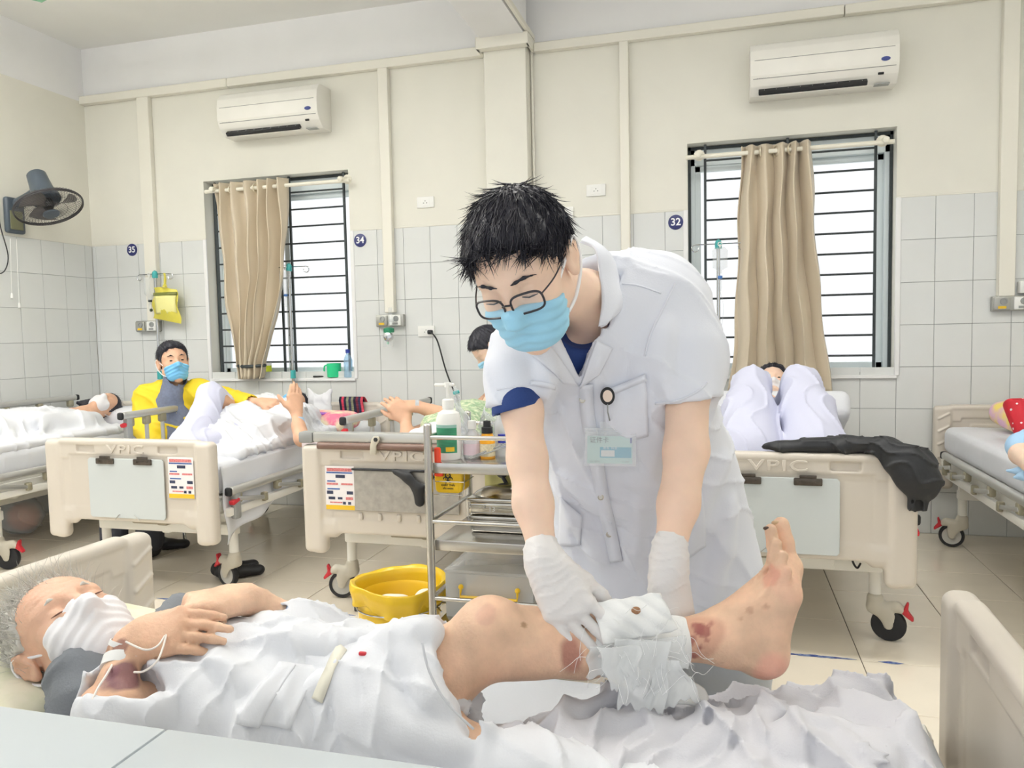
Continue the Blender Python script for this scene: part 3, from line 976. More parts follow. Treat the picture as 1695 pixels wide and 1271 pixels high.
# ------------------------------------------------- things on the sill
mug = empty('mug', (2.07, .02, .956), label='green plastic mug on the window sill', cat='mug')
m_green = mat('green_mug_plastic', (44, 204, 140), .35)
G().lathe([(0, .0), (.046, 0), (.05, .004), (.052, .1), (.049, .1), (.046, .008), (0, .008)], (0, 0, 0), 26).done('cup', m_green, mug)
G().tube(curve_pts([(-.048, 0, .085), (-.075, 0, .08), (-.078, 0, .04), (-.048, 0, .025)], 6), .006, 8).done('handle', m_green, mug)
bt = empty('bottle', (2.19, .01, .956), label='clear water bottle with blue cap on the sill beside the mug', cat='bottle')
G().lathe([(0, 0), (.03, 0), (.032, .005), (.03, .06), (.032, .12), (.02, .155), (.012, .165), (.012, .18), (0, .18)], (0, 0, 0), 20).done('body', glassy('blue_clear', (200, 222, 240), .35, .1), bt)
G().lathe([(0, .175), (.016, .175), (.016, .2), (0, .202)], (0, 0, 0), 16).done('cap', mat('blue_cap', (40, 60, 150), .4), bt)
jr = empty('jar', (1.512, .01, .956), label='small clear jar with yellow-green label on the sill', cat='jar')
G().lathe([(0, 0), (.04, 0), (.042, .004), (.042, .085), (.038, .092), (0, .092)], (0, 0, 0), 22).done('glass', m_clear, jr)
G().lathe([(.0425, .045), (.0425, .09)], (0, 0, 0), 22).done('label', mat('lime_label', (206, 220, 40), .5), jr)
G().lathe([(0, .09), (.043, .09), (.043, .108), (.04, .11), (0, .11)], (0, 0, 0), 22).done('lid', m_wpl, jr)
tag(G().box((1.96, .01, .962), (.1, .03, .012), .005, 2, (0, 0, .15)).done('comb', m_black), 'thin dark comb lying on the sill left of the mug', 'comb')
# far ceiling fan: only a blade tip reaches into the frame
m_fgreen = mat('pale_green_enamel', (126, 186, 150), .35)
cf = empty('ceiling_fan', (1.62, -2.0, RZ), label='pale green ceiling fan, one blade tip showing at the top edge', cat='ceiling fan')
G().lathe([(0, 0), (.06, 0), (.05, -.05), (.012, -.06), (.012, -.2), (.07, -.21), (.11, -.24), (.11, -.29), (.06, -.36), (0, -.365)], (0, 0, 0), 28).done('motor', m_fgreen, cf)
for k in range(3):
    a = math.radians(135.2 + 120 * k); dx, dy = math.cos(a), math.sin(a)
    g = G(); g.prism([(.1, -.03), (.22, -.05), (.8, -.075), (.86, -.05), (.86, .05), (.8, .075), (.22, .05), (.1, .03)], .006, (0, 0, 0), 'z', .002, 1)
    b = g.done('blade', m_fgreen, cf); b.location = (0, 0, -.315); b.rotation_euler = (.12, 0, a)

# ================================================================ HOSPITAL BEDS
m_bedpl = mat('ivory_bed_plastic', (211, 203, 191), 0.32, var=0.03, vscale=4)
m_bedpl2 = mat('pale_pinkish_bed_plastic', (210, 198, 187), 0.32, var=0.03, vscale=4)
m_bwhite = mat('white_enamelled_steel', (238, 236, 228), 0.35)
m_rail = mat('satin_aluminium', (196, 196, 192), 0.32, 0.55)
m_olive = mat('olive_grey_plastic', (150, 144, 122), 0.45)
m_red = mat('red_plastic', (196, 40, 52), 0.4)
m_hub = mat('grey_wheel_hub', (206, 204, 196), 0.45)
m_board = mat('pale_white_board', (202, 208, 208), 0.3)
m_clipm = mat('blackened_clip_steel', (92, 84, 76), 0.35, 0.6, var=.3, vscale=60)
m_sheet = mat('white_cotton_sheet', (223, 225, 230), 0.8, bump=0.12, bscale=260, sheen=.2)
m_fork = mat('warm_grey_caster', (202, 196, 180), 0.4)
CACHE = {}


def inst(name, key, build, m, parent):
    if key not in CACHE:
        o = build(name, m, parent); CACHE[key] = o.data; return o
    return link(name, CACHE[key], m, parent)


def board_sdf(head):
    s = SDF(.0048)
    s.box((0, 0, .575), (.80, .036, .39), .012)
    s.box((0, 0, .763), (.80, .054, .036), .017, k=.012)
    s.box((0, 0, .716), (.80, .046, .07), .008, k=.004)
    for sx in (-1, 1):
        s.box((sx * .43, 0, .532), (.10, .066, .485), .026, k=.006)
        s.box((sx * .36, 0, .40), (.10, .044, .09), .03, k=.02)
        s.box((sx * .405, 0, .33), (.06, .05, .08), .02, k=.02)
        if not head:
            s.box((sx * .235, -.035, .733), (.106, .05, .034), .006, k=.004, kind='-')
            s.box((sx * .235, .035, .733), (.106, .05, .034), .006, k=.004, kind='-')
        if head:
            for k in range(5):
                R = np.array(Euler((0, math.radians(-28) * 1, 0)).to_matrix())
                for sy in (-1, 1):
                    s.cap((sx * .43 - .028, sy * .034, .40 + k * .075), (sx * .43 + .028, sy * .034, .432 + k * .075), .006, .006, .003)
    # framed recess on the panel (both faces)
    for sy in (-1, 1):
        s.box((0, sy * .030, .575), (.68, .026, .26), .01, k=.006, kind='-')
        s.box((0, sy * .012, .575), (.58, .016, .19), .006, k=.004) if head else None
    return s


def caster(parent, x, y, ang, brake=True):
    e = bpy.data.objects.new('caster', None); COL.objects.link(e); e.parent = parent; e.location = (x, y, 0); e.rotation_euler = (0, 0, ang)
    e.empty_display_size = .03
    def fork(n, m, p):
        s = SDF(.003)
        s.cap((0, 0, .165), (0, 0, .135), .03, .032, .01).box((.01, 0, .128), (.075, .05, .03), .012, k=.012)
        for sy in (-1, 1):
            s.chain([(.01, sy * .021, .125), (.045, sy * .021, .105), (.05, sy * .021, .066)], [.024, .02, .017], .01, (0, 1, 0, .3))
        s.chain([(.03, 0, .135), (.075, 0, .14), (.105, 0, .125)], [.022, .02, .014], .012)
        return s.mesh(n, m, p, False)
    def tyre(n, m, p):
        return G().lathe([(.048, -.014), (.060, -.014), (.0645, -.008), (.0645, .008), (.060, .014), (.048, .014), (.048, -.014)], (.05, 0, .065), 32, (0, 1, 0)).done(n, m, p)
    def hub(n, m, p):
        return G().lathe([(0, -.012), (.012, -.014), (.02, -.008), (.049, -.010), (.049, .010), (.02, .008), (.012, .014), (0, .012)], (.05, 0, .065), 32, (0, 1, 0)).done(n, m, p)
    def post(n, m, p):
        return G().rod((0, 0, .15), (0, 0, .345), .023, 16).done(n, m, p)
    inst('fork', 'fork', fork, m_fork, e); inst('tyre', 'tyre', tyre, m_black, e); inst('wheel_hub', 'hub', hub, m_hub, e)
    inst('post', 'cpost', post, m_bwhite, e)
    if brake:
        inst('brake_lever', 'brk', lambda n, m, p: G().prism([(.095, .12), (.115, .165), (.122, .16), (.118, .13), (.14, .1), (.135, .09), (.11, .108)], .03, (0, -.015, 0), 'y', .004, 1).done(n, m, p), m_red, e)
    return e


def rail(parent, sx, up, y0, y1, zt=.83, zd=.525):
    """folding side rail, y0 the head end, y1 the foot end"""
    e = bpy.data.objects.new('side_rail', None); COL.objects.link(e); e.parent = parent; e.location = (sx * .49, 0, 0)
    n = 5; L = y0 - y1
    z = zt if up else zd
    def mk(n_, key, b, m): return inst(n_, (key, up, round(L, 2), zd), b, m, e)
    g = lambda: G()
    def top(nm, m, p):
        pts = [(0, y0, z), (0, y1, z)]
        return G().box((0, (y0 + y1) / 2, z), (.036, L, .042), .016, 3).done(nm, m, p)
    top('top_tube', m_rail, e)
    G().box((0, y1 - .008, z), (.037, .022, .043), .012, 2).done('end_cap', m_black, e)
    G().box((0, y0 + .008, z), (.037, .022, .043), .012, 2).done('end_cap', m_black, e)
    zb = .455 if up else zd - .10
    G().box((-sx * .012, (y0 + y1) / 2 - .02, zb), (.03, L - .02, .04), .006).done('lower_beam', m_bwhite, e)
    for k in range(n):
        y = lerp(y1 + .06, y0 - .06, k / (n - 1))
        G().box((0, y, z - .04), (.032, .048, .052), .01).done('bracket', m_olive, e)
        if up:
            G().rod((0, y, zb), (0, y, z - .03), .012, 10).done('bar', m_rail, e)
        else:
            yb = y + (.21 if k < n - 1 else .0)
            G().box((sx * .012, (y + yb) / 2 - (0 if k < n - 1 else -.02), (zb + z) / 2 - .012), (.014, .25, .022), .006, 2, (math.radians(-10), 0, 0)).done('bar', m_rail, e)
            G().box((sx * .008, min(yb, y0 - .02), zb + .022), (.03, .03, .045), .006).done('hinge', m_olive, e)
    # latch at the foot end
    G().box((0, y1 + .045, z - .075), (.034, .045, .13), .01).done('latch_housing', m_grey, e)
    G().box((sx * .004, y1 + .03, z - .05), (.03, .055, .022), .006, 2, (.25, 0, 0)).done('release_lever', m_red, e)
    return e


def poster(parent, x, z, w=.14, h=.195, y=-2.022):
    p = G().box((0, 0, 0), (w, .003, h), .001, 1).done('instruction_poster', mat('poster_paper', (244, 240, 240), .4), parent); p.location = (x, y, z)
    k = h / .195
    def strip(nm, c, m, s_):
        o = G().box((c[0], -.002, c[1]), (s_[0], .0012, s_[1])).done(nm, m, p, False)
    mr = mat('print_pink', (236, 140, 140), .5, var=.5, vscale=220); mb = mat('print_blue', (70, 110, 180), .5, var=.4, vscale=200); mn = mat('print_navy', (52, 60, 90), .5, var=.3, vscale=150)
    strip('print_heading', (0, .081), mr, (.12, .014)); strip('print_heading', (0, .068), mb, (.125, .006))
    strip('print_drawing', (.004, .052), mn, (.045, .014))
    strip('print_line', (-.04, .03), mb, (.04, .006)); strip('print_line', (-.035, .018), mr, (.055, .008)); strip('print_line', (.035, .018), mr, (.055, .008))
    strip('print_line', (-.03, -.004), mb, (.06, .006))
    strip('print_drawing', (-.048, -.02), mn, (.03, .014)); strip('print_drawing', (.048, -.02), mn, (.03, .014)); strip('print_drawing', (-.04, -.045), mn, (.032, .012)); strip('print_drawing', (0, -.045), mn, (.022, .01)); strip('print_line', (.045, -.045), mr, (.034, .012))
    strip('print_line', (-.02, -.064), mr, (.06, .005)); strip('print_drawing', (.02, -.066), mn, (.014, .012)); strip('print_drawing', (.045, -.066), mn, (.014, .012))
    strip('print_band', (0, -.086), m_ylab, (.138, .02))
    return p


def bed(label, x, y=0.0, rz=0.0, left=None, right=None, chart=True, post=None, plate=False, plastic=None, brk=(0.3, -2.9, 0.2, 2.6), zs=1.0, letters=True):
    pm = plastic or m_bedpl
    e = empty('hospital_bed', (x, y, 0), rz, label, 'bed', 'hospital beds of the ward')
    e.scale = (1, 1, zs)
    hb = inst('headboard', 'headboard', lambda n, m, p: board_sdf(True).mesh(n, m, p, False), pm, e); hb.location = (0, -.05, 0)
    fb = inst('footboard', 'footboard', lambda n, m, p: board_sdf(False).mesh(n, m, p, False), pm, e); fb.location = (0, -2.0, 0)
    if letters:
        inst('embossed_letters', 'letters', lambda n, m, p: text(n, 'VPIC', .07, face_y(0, -.024, .731) @ Matrix.Diagonal((1.35, .82, 1, 1)), m, p, .004, False, bevel=.0012, spacing=1.12), pm, fb)
    if chart:
        def bd(n, m, p):
            return G().box((0, -.026, .545), (.432, .006, .288), .0, 1).done(n, m, p) if 0 else G().prism([(-.206, .401), (.206, .401), (.216, .411), (.216, .679), (.206, .689), (-.206, .689), (-.216, .679), (-.216, .411)], .006, (0, -.031, 0), 'y', .0015, 1).done(n, m, p)
        cb = inst('chart_board', 'chart', bd, m_board, fb)
        for dx in (-.11, .105):
            c = inst('clip', 'clip', lambda n, m, p: G().box((0, -.036, .676), (.1, .012, .028), .004).box((0, -.036, .695), (.06, .006, .012), .002).rod((-.03, -.044, .676), (-.03, -.04, .676), .006, 10).rod((.03, -.044, .676), (.03, -.04, .676), .006, 10).done(n, m, p), m_clipm, cb)
            c.location = (dx, 0, 0)
        g = inst('board_wire', 'bwire', lambda n, m, p: G().tube([(-.07, -.032, .395), (-.045, -.036, .418), (-.04, -.033, .42)], .0018, 5).tube([(.07, -.032, .395), (.045, -.036, .418), (.04, -.033, .42)], .0018, 5).done(n, m, p), m_metal, cb)
    if post: poster(e, *post)
    if plate:
        pl = G().box((.018, -2.027, .583), (.482, .006, .186), .002, 1).done('steel_plate', mat('stained_steel', (178, 174, 166), .45, .35, var=.25, vscale=30), e)
        g = G().chain if 0 else None
        s = SDF(.004)
        s.chain([(-.02, -2.045, .668), (.04, -2.05, .645), (.085, -2.05, .60), (.09, -2.05, .545)], [.012, .02, .023, .022], .01, (0, 1, 0, .5))
        s.cap((.17, -2.04, .668), (.1, -2.05, .60), .006, .006, .008)
        s.cap((-.225, -2.035, .673), (.2, -2.035, .673), .006, .006, .01)
        s.mesh('black_holder', m_black, pl, False)
        G().box((.03, -2.0, .808), (.90, .05, .044), .008, 2).done('stowed_rail', m_rail, e)
        G().box((-.455, -2.0, .806), (.07, .056, .05), .01).done('rail_end_cap', m_grey, e)
        G().rod((-.39, -2.028, .772), (.47, -2.028, .772), .016, 12).done('brown_roll', mat('brown_vinyl', (116, 90, 78), .4), e)
        b = G().prism(curve_like([(-.012, 0), (.014, 0), (.018, .04), (.034, .062), (.03, .078), (.008, .08), (-.004, .066), (-.012, .03)]), .012, (-.12, -2.052, .74), 'y', .003, 2).done('latch_strap', m_fork, e)
        G().lathe([(0, 0), (.009, 0), (.009, .004), (0, .005)], (-.102, -2.052, .806), 14, (0, -1, 0)).done('button', m_black, b)
        for k in range(4):
            G().box((-.2 + .09 * k, -2.019, .462), (.02, .012, .032), .008, 2).done('rib', pm, e)
    # chassis
    def frm(n, m, p):
        g = G()
        for sx in (-1, 1): g.box((sx * .43, -1.02, .455), (.035, 1.86, .05), .006)
        for yy in (-.12, -.7, -1.3, -1.92): g.box((0, yy, .455), (.86, .04, .045), .006)
        return g.done(n, m, p)
    inst('chassis', 'chassis', frm, m_bwhite, e)
    def low(n, m, p):
        g = G().box((0, -1.76, .30), (.82, .05, .055), .008).box((0, -.30, .30), (.82, .05, .055), .008).box((0, -1.03, .29), (.05, 1.5, .05), .008)
        for yy in (-1.5, -.5): g.box((0, yy, .37), (.5, .05, .05), .006, 2, (.5 if yy < -1 else -.5, 0, 0))
        g.box((.02, -1.79, .325), (.42, .03, .09), .01)
        return g.done(n, m, p)
    inst('underframe', 'underframe', low, m_bwhite, e)
    inst('deck', 'deck', lambda n, m, p: G().box((0, -1.0, .487), (.88, 1.88, .022), .004, 1).done(n, m, p), m_bwhite, e)
    inst('actuator', 'actuator', lambda n, m, p: G().rod((-.14, -1.83, .345), (.02, -1.83, .345), .022, 14).box((.04, -1.83, .345), (.06, .05, .045), .01).done(n, m, p), mat('bronze_grey', (160, 152, 134), .4, .3), e)
    inst('cable', 'bcable', lambda n, m, p: G().tube(curve_pts([(.29, -1.85, .37), (.285, -1.87, .34), (.30, -1.875, .315), (.315, -1.86, .33)], 6), .004, 6).done(n, m, p), m_black, e)
    for k, (cx, cy) in enumerate([(.385, -1.76), (-.385, -1.76), (.385, -.30), (-.385, -.30)]):
        caster(e, cx, cy, brk[k])
    if left: rail(e, -1, *left)
    if right: rail(e, 1, *right)
    return e


def curve_like(p):
    return p


bed1 = bed('ivory hospital bed in the tiled corner, where the woman lies', .555, 0, 0, (True, -.30, -1.5), (False, -.42, -1.92), chart=True)
bed2 = bed('ivory hospital bed with white chart board, poster at the right of its footboard', 2.06, 0, 0, (True, -.86, -1.50), (False, -.42, -1.92), post=(.306, .605), brk=(2.9, 2.2, 1.2, 3.4))
bed3 = bed('ivory hospital bed with steel plate and brown roll on its footboard', 3.48, 0, 0, (True, -.45, -1.60), (True, -.45, -1.60), chart=False, plate=True, post=(-.295, .585))
bed4 = bed('ivory hospital bed with white chart board and a black jacket over its footboard', 5.005, 0, 0, (False, -.42, -1.92), (False, -.42, -1.92), brk=(-.25, 2.4, .5, 2.2))
bed5 = bed('ivory hospital bed at the right of the ward, polka dot cushion on it', 6.475, 0, 0, (False, -.34, -1.9), (False, -.34, -1.9), plastic=m_bedpl2, brk=(.4, .4, .5, 2.9))
bed6 = bed('nearest hospital bed, standing crosswise, where the old man lies', 3.233, -3.803, math.radians(88), None, (False, -.5, -1.9, .83, .44), plastic=mat('grey_ivory_bed_plastic', (224, 216, 206), .3), zs=.95)


def mattress(label, x, y, rz, w=.88, l=1.82, z0=.505, z1=.66, back=0.0, seed=0, amp=.004, m=None):
    s = SDF(.011)
    def loc(p):
        c, sn = math.cos(rz), math.sin(rz)
        return (x + c * p[0] - sn * p[1], y + sn * p[0] + c * p[1], p[2])
    R = np.array(Matrix.Rotation(rz, 3, 'Z'))
    if not back:
        s.box(loc((0, -1.01, (z0 + z1) / 2)), (w, l, z1 - z0), .045, R)
    else:
        s.box(loc((0, -1.33, (z0 + z1) / 2)), (w, 1.2, z1 - z0), .045, R)
        Rb = R @ np.array(Matrix.Rotation(-back, 3, 'X'))
        hh = .60
        s.box(loc((0, -.78 + math.cos(back) * hh / 2, (z0 + z1) / 2 + math.sin(back) * hh / 2 + .01)), (w, hh, z1 - z0), .045, Rb, k=.08)
    c, sn = math.cos(rz), math.sin(rz)
    s.disp(lambda X, Y, Z: amp * fbm(X, Y, Z, 9, seed) - amp * 1.1 * folds(X, Y, Z * .6, (c * .5 - sn, sn * .5 + c, .2), 16, seed + 5, 1.6, 5))
    o = s.mesh('mattress', m or m_sheet)
    return tag(o, label, 'mattress')


mattress('white-sheeted mattress in the tiled corner under the woman', .555, 0, 0, seed=1)
mattress('white-sheeted mattress behind the poster footboard', 2.06, 0, 0, seed=2)
mattress('white-sheeted mattress behind the stainless trolley', 3.48, 0, 0, seed=3)
mattress('white-sheeted mattress with raised backrest behind the black jacket', 5.005, 0, 0, back=.46, seed=4)
mattress('white-sheeted mattress under the polka dot cushion', 6.475, 0, 0, seed=5, amp=.003)
mattress('white-sheeted mattress under the old man', 3.233, -3.853, math.radians(88), w=.76, z0=.480, z1=.545, seed=6, amp=.003, m=mat('pale_grey_sheet', (208, 211, 216), .8, bump=.12, bscale=260))

# ================================================================ TROLLEY AND ITS LOAD
T0 = Vector((3.885, -2.725, 0)); TW, TD = .60, .40
tr = empty('instrument_trolley', T0, label='stainless steel instrument trolley behind the doctor', cat='trolley')
def post_(x, y):
    G().rod((x, y, .13), (x, y, .955), .0135, 14).ball((x, y, .955), (.0135, .0135, .008), 6).done('post', m_steel, tr)
    c = bpy.data.objects.new('caster', None); COL.objects.link(c); c.parent = tr; c.location = (x, y, 0); c.empty_display_size = .02
    inst('wheel', 'twheel', lambda n, m, p: G().lathe([(0, -.011), (.034, -.011), (.04, -.006), (.04, .006), (.034, .011), (0, .011)], (.015, 0, .04), 20, (0, 1, 0)).done(n, m, p), m_grey, c)
    inst('fork', 'tfork', lambda n, m, p: G().box((.008, .016, .07), (.03, .004, .07)).box((.008, -.016, .07), (.03, .004, .07)).box((.004, 0, .108), (.04, .036, .006)).rod((0, 0, .1), (0, 0, .14), .01).done(n, m, p), m_chrome, c)
for x in (0, TW):
    for y in (0, TD): post_(x, y)
for z, h in ((.83, .036), (.575, .036), (.30, .036)):
    G().box((TW / 2, TD / 2, z - .016), (TW - .02, TD - .02, h), .004, 2).done('shelf', m_steel, tr)
for z in (.916, .64, .385):
    G().rod((0, 0, z), (TW, 0, z), .0075).done('rail', m_steel, tr); G().rod((0, TD, z), (TW, TD, z), .0075).done('rail', m_steel, tr)
    G().rod((0, 0, z), (0, TD, z), .0075).done('rail', m_steel, tr); G().rod((TW, 0, z), (TW, TD, z), .0075).done('rail', m_steel, tr)
m_clr2 = glassy('milky_plastic', (238, 240, 242), .55, .2)
m_clr3 = glassy('cellophane', (244, 248, 252), .28, .08)
m_yel = mat('yellow_waste_plastic', (240, 196, 30), .35, var=.05, vscale=8)


def bottle(name, x, y, z, prof, m, label, parts=(), cat='bottle'):
    e = empty(name, (x, y, z), label=label, cat=cat)
    G().lathe(prof, (0, 0, 0), 26).done('body', m, e)
    for nm, pr, mm in parts:
        G().lathe(pr, (0, 0, 0), 22).done(nm, mm, e)
    return e


ZS = .832
b = bottle('pump_bottle', 3.925, -2.635, ZS, [(0, 0), (.036, 0), (.041, .006), (.041, .135), (.035, .155), (.018, .166), (.017, .172), (0, .172)], m_wpl, 'white hand sanitiser pump bottle with green label on the trolley',
           [('collar', [(0, .17), (.02, .17), (.02, .198), (.014, .202), (0, .202)], m_wpl)])
G().rod((0, 0, .2), (0, 0, .245), .006).box((-.012, 0, .248), (.07, .016, .01), .004).rod((0, 0, .24), (0, 0, .256), .012).done('pump', m_wpl, b)
def arc(r, a0, a1, z0, z1, n=12):
    return [(r * math.cos(lerp(a0, a1, i / n)), r * math.sin(lerp(a0, a1, i / n)), z) for i in range(n + 1) for z in (z0, z1)], [(2 * i, 2 * i + 2, 2 * i + 3, 2 * i + 1) for i in range(n)]
G().add(*arc(.0416, -2.65, -.55, .025, .115)).done('label', mat('green_label', (58, 150, 112), .4, var=.35, vscale=120, stretch=(.2, .2, 1.6)), b)
G().add(*arc(.0417, -2.65, -.55, .108, .118)).done('label_band', mat('label_grey', (150, 190, 180), .4), b)
G().add(*arc(.0419, -1.5, -.8, .03, .045)).done('label_mark', m_ylab, b)
b = bottle('flask', 3.995, -2.60, ZS, [(0, 0), (.028, 0), (.031, .005), (.031, .06), (.012, .092), (.011, .1), (0, .1)], m_clr2, 'milky plastic flask with white cap beside the pump bottle',
           [('cap', [(0, .098), (.015, .098), (.014, .125), (0, .126)], m_wpl), ('label', [(.0314, .012), (.0314, .05)], mat('pinkish_label', (236, 214, 222), .5))])
b = bottle('spray_bottle', 4.048, -2.60, ZS, [(0, 0), (.023, 0), (.026, .004), (.026, .06), (.017, .085), (0, .086)], mat('amber_orange', (242, 170, 30), .3), 'small orange bottle with black nozzle on the trolley',
           [('cap', [(0, .084), (.019, .084), (.019, .104), (.013, .106), (.012, .125), (0, .127)], m_black), ('label', [(.0264, .008), (.0264, .05)], mat('cream_label', (240, 226, 190), .5, var=.3, vscale=150))])
b = bottle('tube_bottle', 4.075, -2.53, ZS, [(0, 0), (.02, 0), (.022, .004), (.022, .11), (.013, .13), (.013, .145), (0, .146)], m_clr2, 'tall milky plastic bottle behind the orange one', [('cap', [(0, .144), (.016, .144), (.016, .17), (0, .171)], m_wpl)])
b = bottle('vial', 4.092, -2.58, ZS, [(0, 0), (.013, 0), (.014, .003), (.014, .045), (.009, .052), (0, .052)], m_clear, 'small clear vial with dark blue cap on the trolley', [('cap', [(0, .05), (.013, .05), (.013, .078), (0, .079)], mat('royal_blue', (28, 44, 160), .35))])
b = bottle('specimen_jar', 4.255, -2.50, ZS, [(0, 0), (.03, 0), (.033, .004), (.033, .05), (0, .05)], m_wpl, 'white lidded jar at the right of the trolley top', [('lid', [(0, .05), (.035, .05), (.035, .07), (.03, .073), (0, .073)], m_wpl)], 'jar')
def crinkle(x, y, z, w, h, seed, tilt=.2):
    return lambda u, v: (x + (u - .5) * w * (.5 + .5 * v) + .012 * math.sin(11 * v + seed + 4 * u) + tilt * h * (1 - v), y + .03 * math.sin(5 * u + seed) + .018 * math.sin(13 * u + 9 * v + seed), z + h * (1 - v) * (1 - .15 * math.sin(6 * u + seed)))
e = empty('syringe_packs', (3.985, -2.51, ZS), label='crinkled clear packs standing behind the pump bottle', cat='packaging')
for k, (dx, w, h, tl) in enumerate([(-.01, .09, .18, -.35), (.03, .1, .15, .1), (.0, .08, .12, -.7)]):
    grid('pack', 14, 14, crinkle(dx, .02 * k - .02, 0, w, h, 2 * k, tl), m_clr3, e, .0008)
G().rod((-.02, -.02, .01), (-.07, -.03, .235), .006).rod((-.06, -.03, .205), (-.066, -.03, .228), .009).done('syringe', m_clear, e)
G().box((-.064, -.03, .215), (.022, .012, .012), .003, 2, (0, -.25, 0)).done('print', m_teal, e)
tag(G().rod((4.0, -2.66, ZS + .008), (4.14, -2.56, ZS + .06), .0028, 8).rod((4.005, -2.655, ZS + .006), (4.15, -2.57, ZS + .05), .0028, 8).done('forceps', m_chrome), 'thin steel forceps leaning on the trolley top', 'forceps')
e = empty('gauze_pack', (4.17, -2.44, ZS), label='crumpled pale yellow packs at the back of the trolley', cat='packaging')
for k in range(3):
    grid('wrapper', 10, 10, crinkle(.05 * k - .05, .02 * k, 0, .1, .075 + .02 * k, 5 + k, .1), mat('pale_lime_wrap', (232, 236, 190), .4, alpha=.85), e, .001)
# red clip and sharps box
tag(G().box((3.908, -2.70, .835), (.02, .02, .09), .006).box((3.912, -2.703, .80), (.03, .012, .03), .004).done('red_strap', mat('orange_red', (232, 70, 36), .4)), 'orange-red strap at the corner post of the trolley', 'strap')
sb = empty('sharps_box', (3.94, -2.65, .728), label='yellow sharps box with biohazard mark under the trolley top', cat='sharps box')
G().prism([(-.036, 0), (.036, 0), (.046, .008), (.05, .074), (-.05, .074), (-.046, .008)], .085, (0, -.045, 0), 'y', .006, 2).done('box', m_yel, sb)
bio = G()
cz = .05
for k in range(3):
    a = PI / 2 + 2 * PI * k / 3
    cx_, cz_ = .0085 * math.cos(a), cz + .0085 * math.sin(a)
    bio.tube([(cx_ + .0085 * math.cos(a + t), -.0465, cz_ + .0085 * math.sin(a + t)) for t in np.linspace(.62, 2 * PI - .62, 14) - PI * 0], .0017, 6)
bio.torus((0, -.0465, cz), .0085, .0009, (0, 1, 0), 20, 5)
bio.done('biohazard_mark', m_black, sb)
text('box_print', 'CHẤT THẢI', .009, face_y(0, -.0465, .027), m_black, sb, .0003, True)
text('box_print', 'SẮC NHỌN', .007, face_y(0, -.0465, .016), m_black, sb, .0003, True)
G().tube([(-.06, -.055, .07), (-.058, -.052, .03), (-.05, -.05, -.004), (.05, -.05, -.004), (.058, -.052, .03), (.06, -.055, .07)], .0016, 6).rod((-.058, -.052, .04), (.058, -.052, .04), .0016, 6).tube([(.058, -.05, .04), (.056, .05, .04)], .0016, 6).done('wire_holder', m_chrome, sb)
# instrument boxes
m_box = mat('polished_box_steel', (200, 197, 190), .16, 1.0, var=.2, vscale=10)
def steelbox(x, y, z, label, lid):
    e = empty('instrument_box', (x, y, z), label=label, cat='instrument box')
    G().box((0, 0, .024), (.29, .17, .048), .012, 3).done('tray', m_box, e)
    G().box((0, 0, .052), (.30, .18, .014), .006, 2).done('rim', m_box, e)
    if lid:
        G().lathe([(0, .034), (.05, .032), (.09, .022), (.11, .008), (.118, 0), (0, 0)], (0, 0, 0), 32).done('lid', m_box, e).matrix_basis = Matrix.Translation((0, 0, .059)) @ Matrix.Diagonal((1.25, .72, 1, 1))
        text('stamp', '13', .024, face_y(-.06, -.0862, .022), m_ink, e, .0004)
        text('stamp', '2', .016, face_y(-.085, -.0862, .03), m_grey, e, .0004)
    return e
steelbox(4.125, -2.52, .577, 'lower steel instrument box of the stack on the trolley', False)
steelbox(4.12, -2.52, .637, 'upper steel instrument box with domed lid and number 13', True)
tag(G().box((4.135, -2.56, .742), (.075, .02, .012), .003, 2, (.3, -.9, .1)).box((4.155, -2.56, .744), (.075, .02, .012), .003, 2, (.3, -.9, .1)).done('foil_packet', mat('foil', (220, 220, 222), .12, 1.0, bump=.4, bscale=50)), 'shiny foil packets on the instrument box lid', 'packet')
e = empty('instrument_pouch', (4.03, -2.36, .66), label='pale yellow pouch with dark instruments behind the steel boxes', cat='pouch')
grid('pouch', 10, 8, lambda u, v: (lerp(-.07, .15, u), .012 * math.sin(8 * u), lerp(.14, .0, v)), mat('pale_yellow_pouch', (226, 222, 150), .4), e, .004)
G().ball((0, -.014, .09), (.025, .008, .03), 8).ball((.075, -.014, .075), (.02, .008, .035), 8).rod((.0, -.014, .07), (.04, -.014, .0), .007).done('scissors', mat('dark_steel', (80, 84, 92), .4, .5), e)
# blue basket
m_basket = mat('light_blue_plastic', (120, 178, 214), .4)
bk = empty('blue_basket', (4.345, -2.5, .577), label='light blue slotted plastic basket on the middle shelf', cat='basket')
g = G()
for k in range(7):
    z = .01 + .028 * k
    g.box((0, -.08, z), (.2, .004, .012)); g.box((0, .08, z), (.2, .004, .012)); g.box((-.1, 0, z), (.004, .16, .012)); g.box((.1, 0, z), (.004, .16, .012))
for k in range(9): g.box((-.1 + .025 * k, -.08, .09), (.007, .004, .18)); g.box((-.1 + .025 * k, .08, .09), (.007, .004, .18))
for k in range(7): g.box((-.1, -.08 + .0267 * k, .09), (.004, .007, .18)); g.box((.1, -.08 + .0267 * k, .09), (.004, .007, .18))
g.box((0, 0, .003), (.2, .16, .005))
tag(g.done('lattice', m_basket, bk, False), kind='stuff')
tag(G().lathe([(0, 0), (.025, 0), (.025, .06), (.0, .06)], (4.30, -2.53, .583), 16).done('gauze_roll', m_wpl), 'white gauze roll inside the blue basket', 'gauze roll')
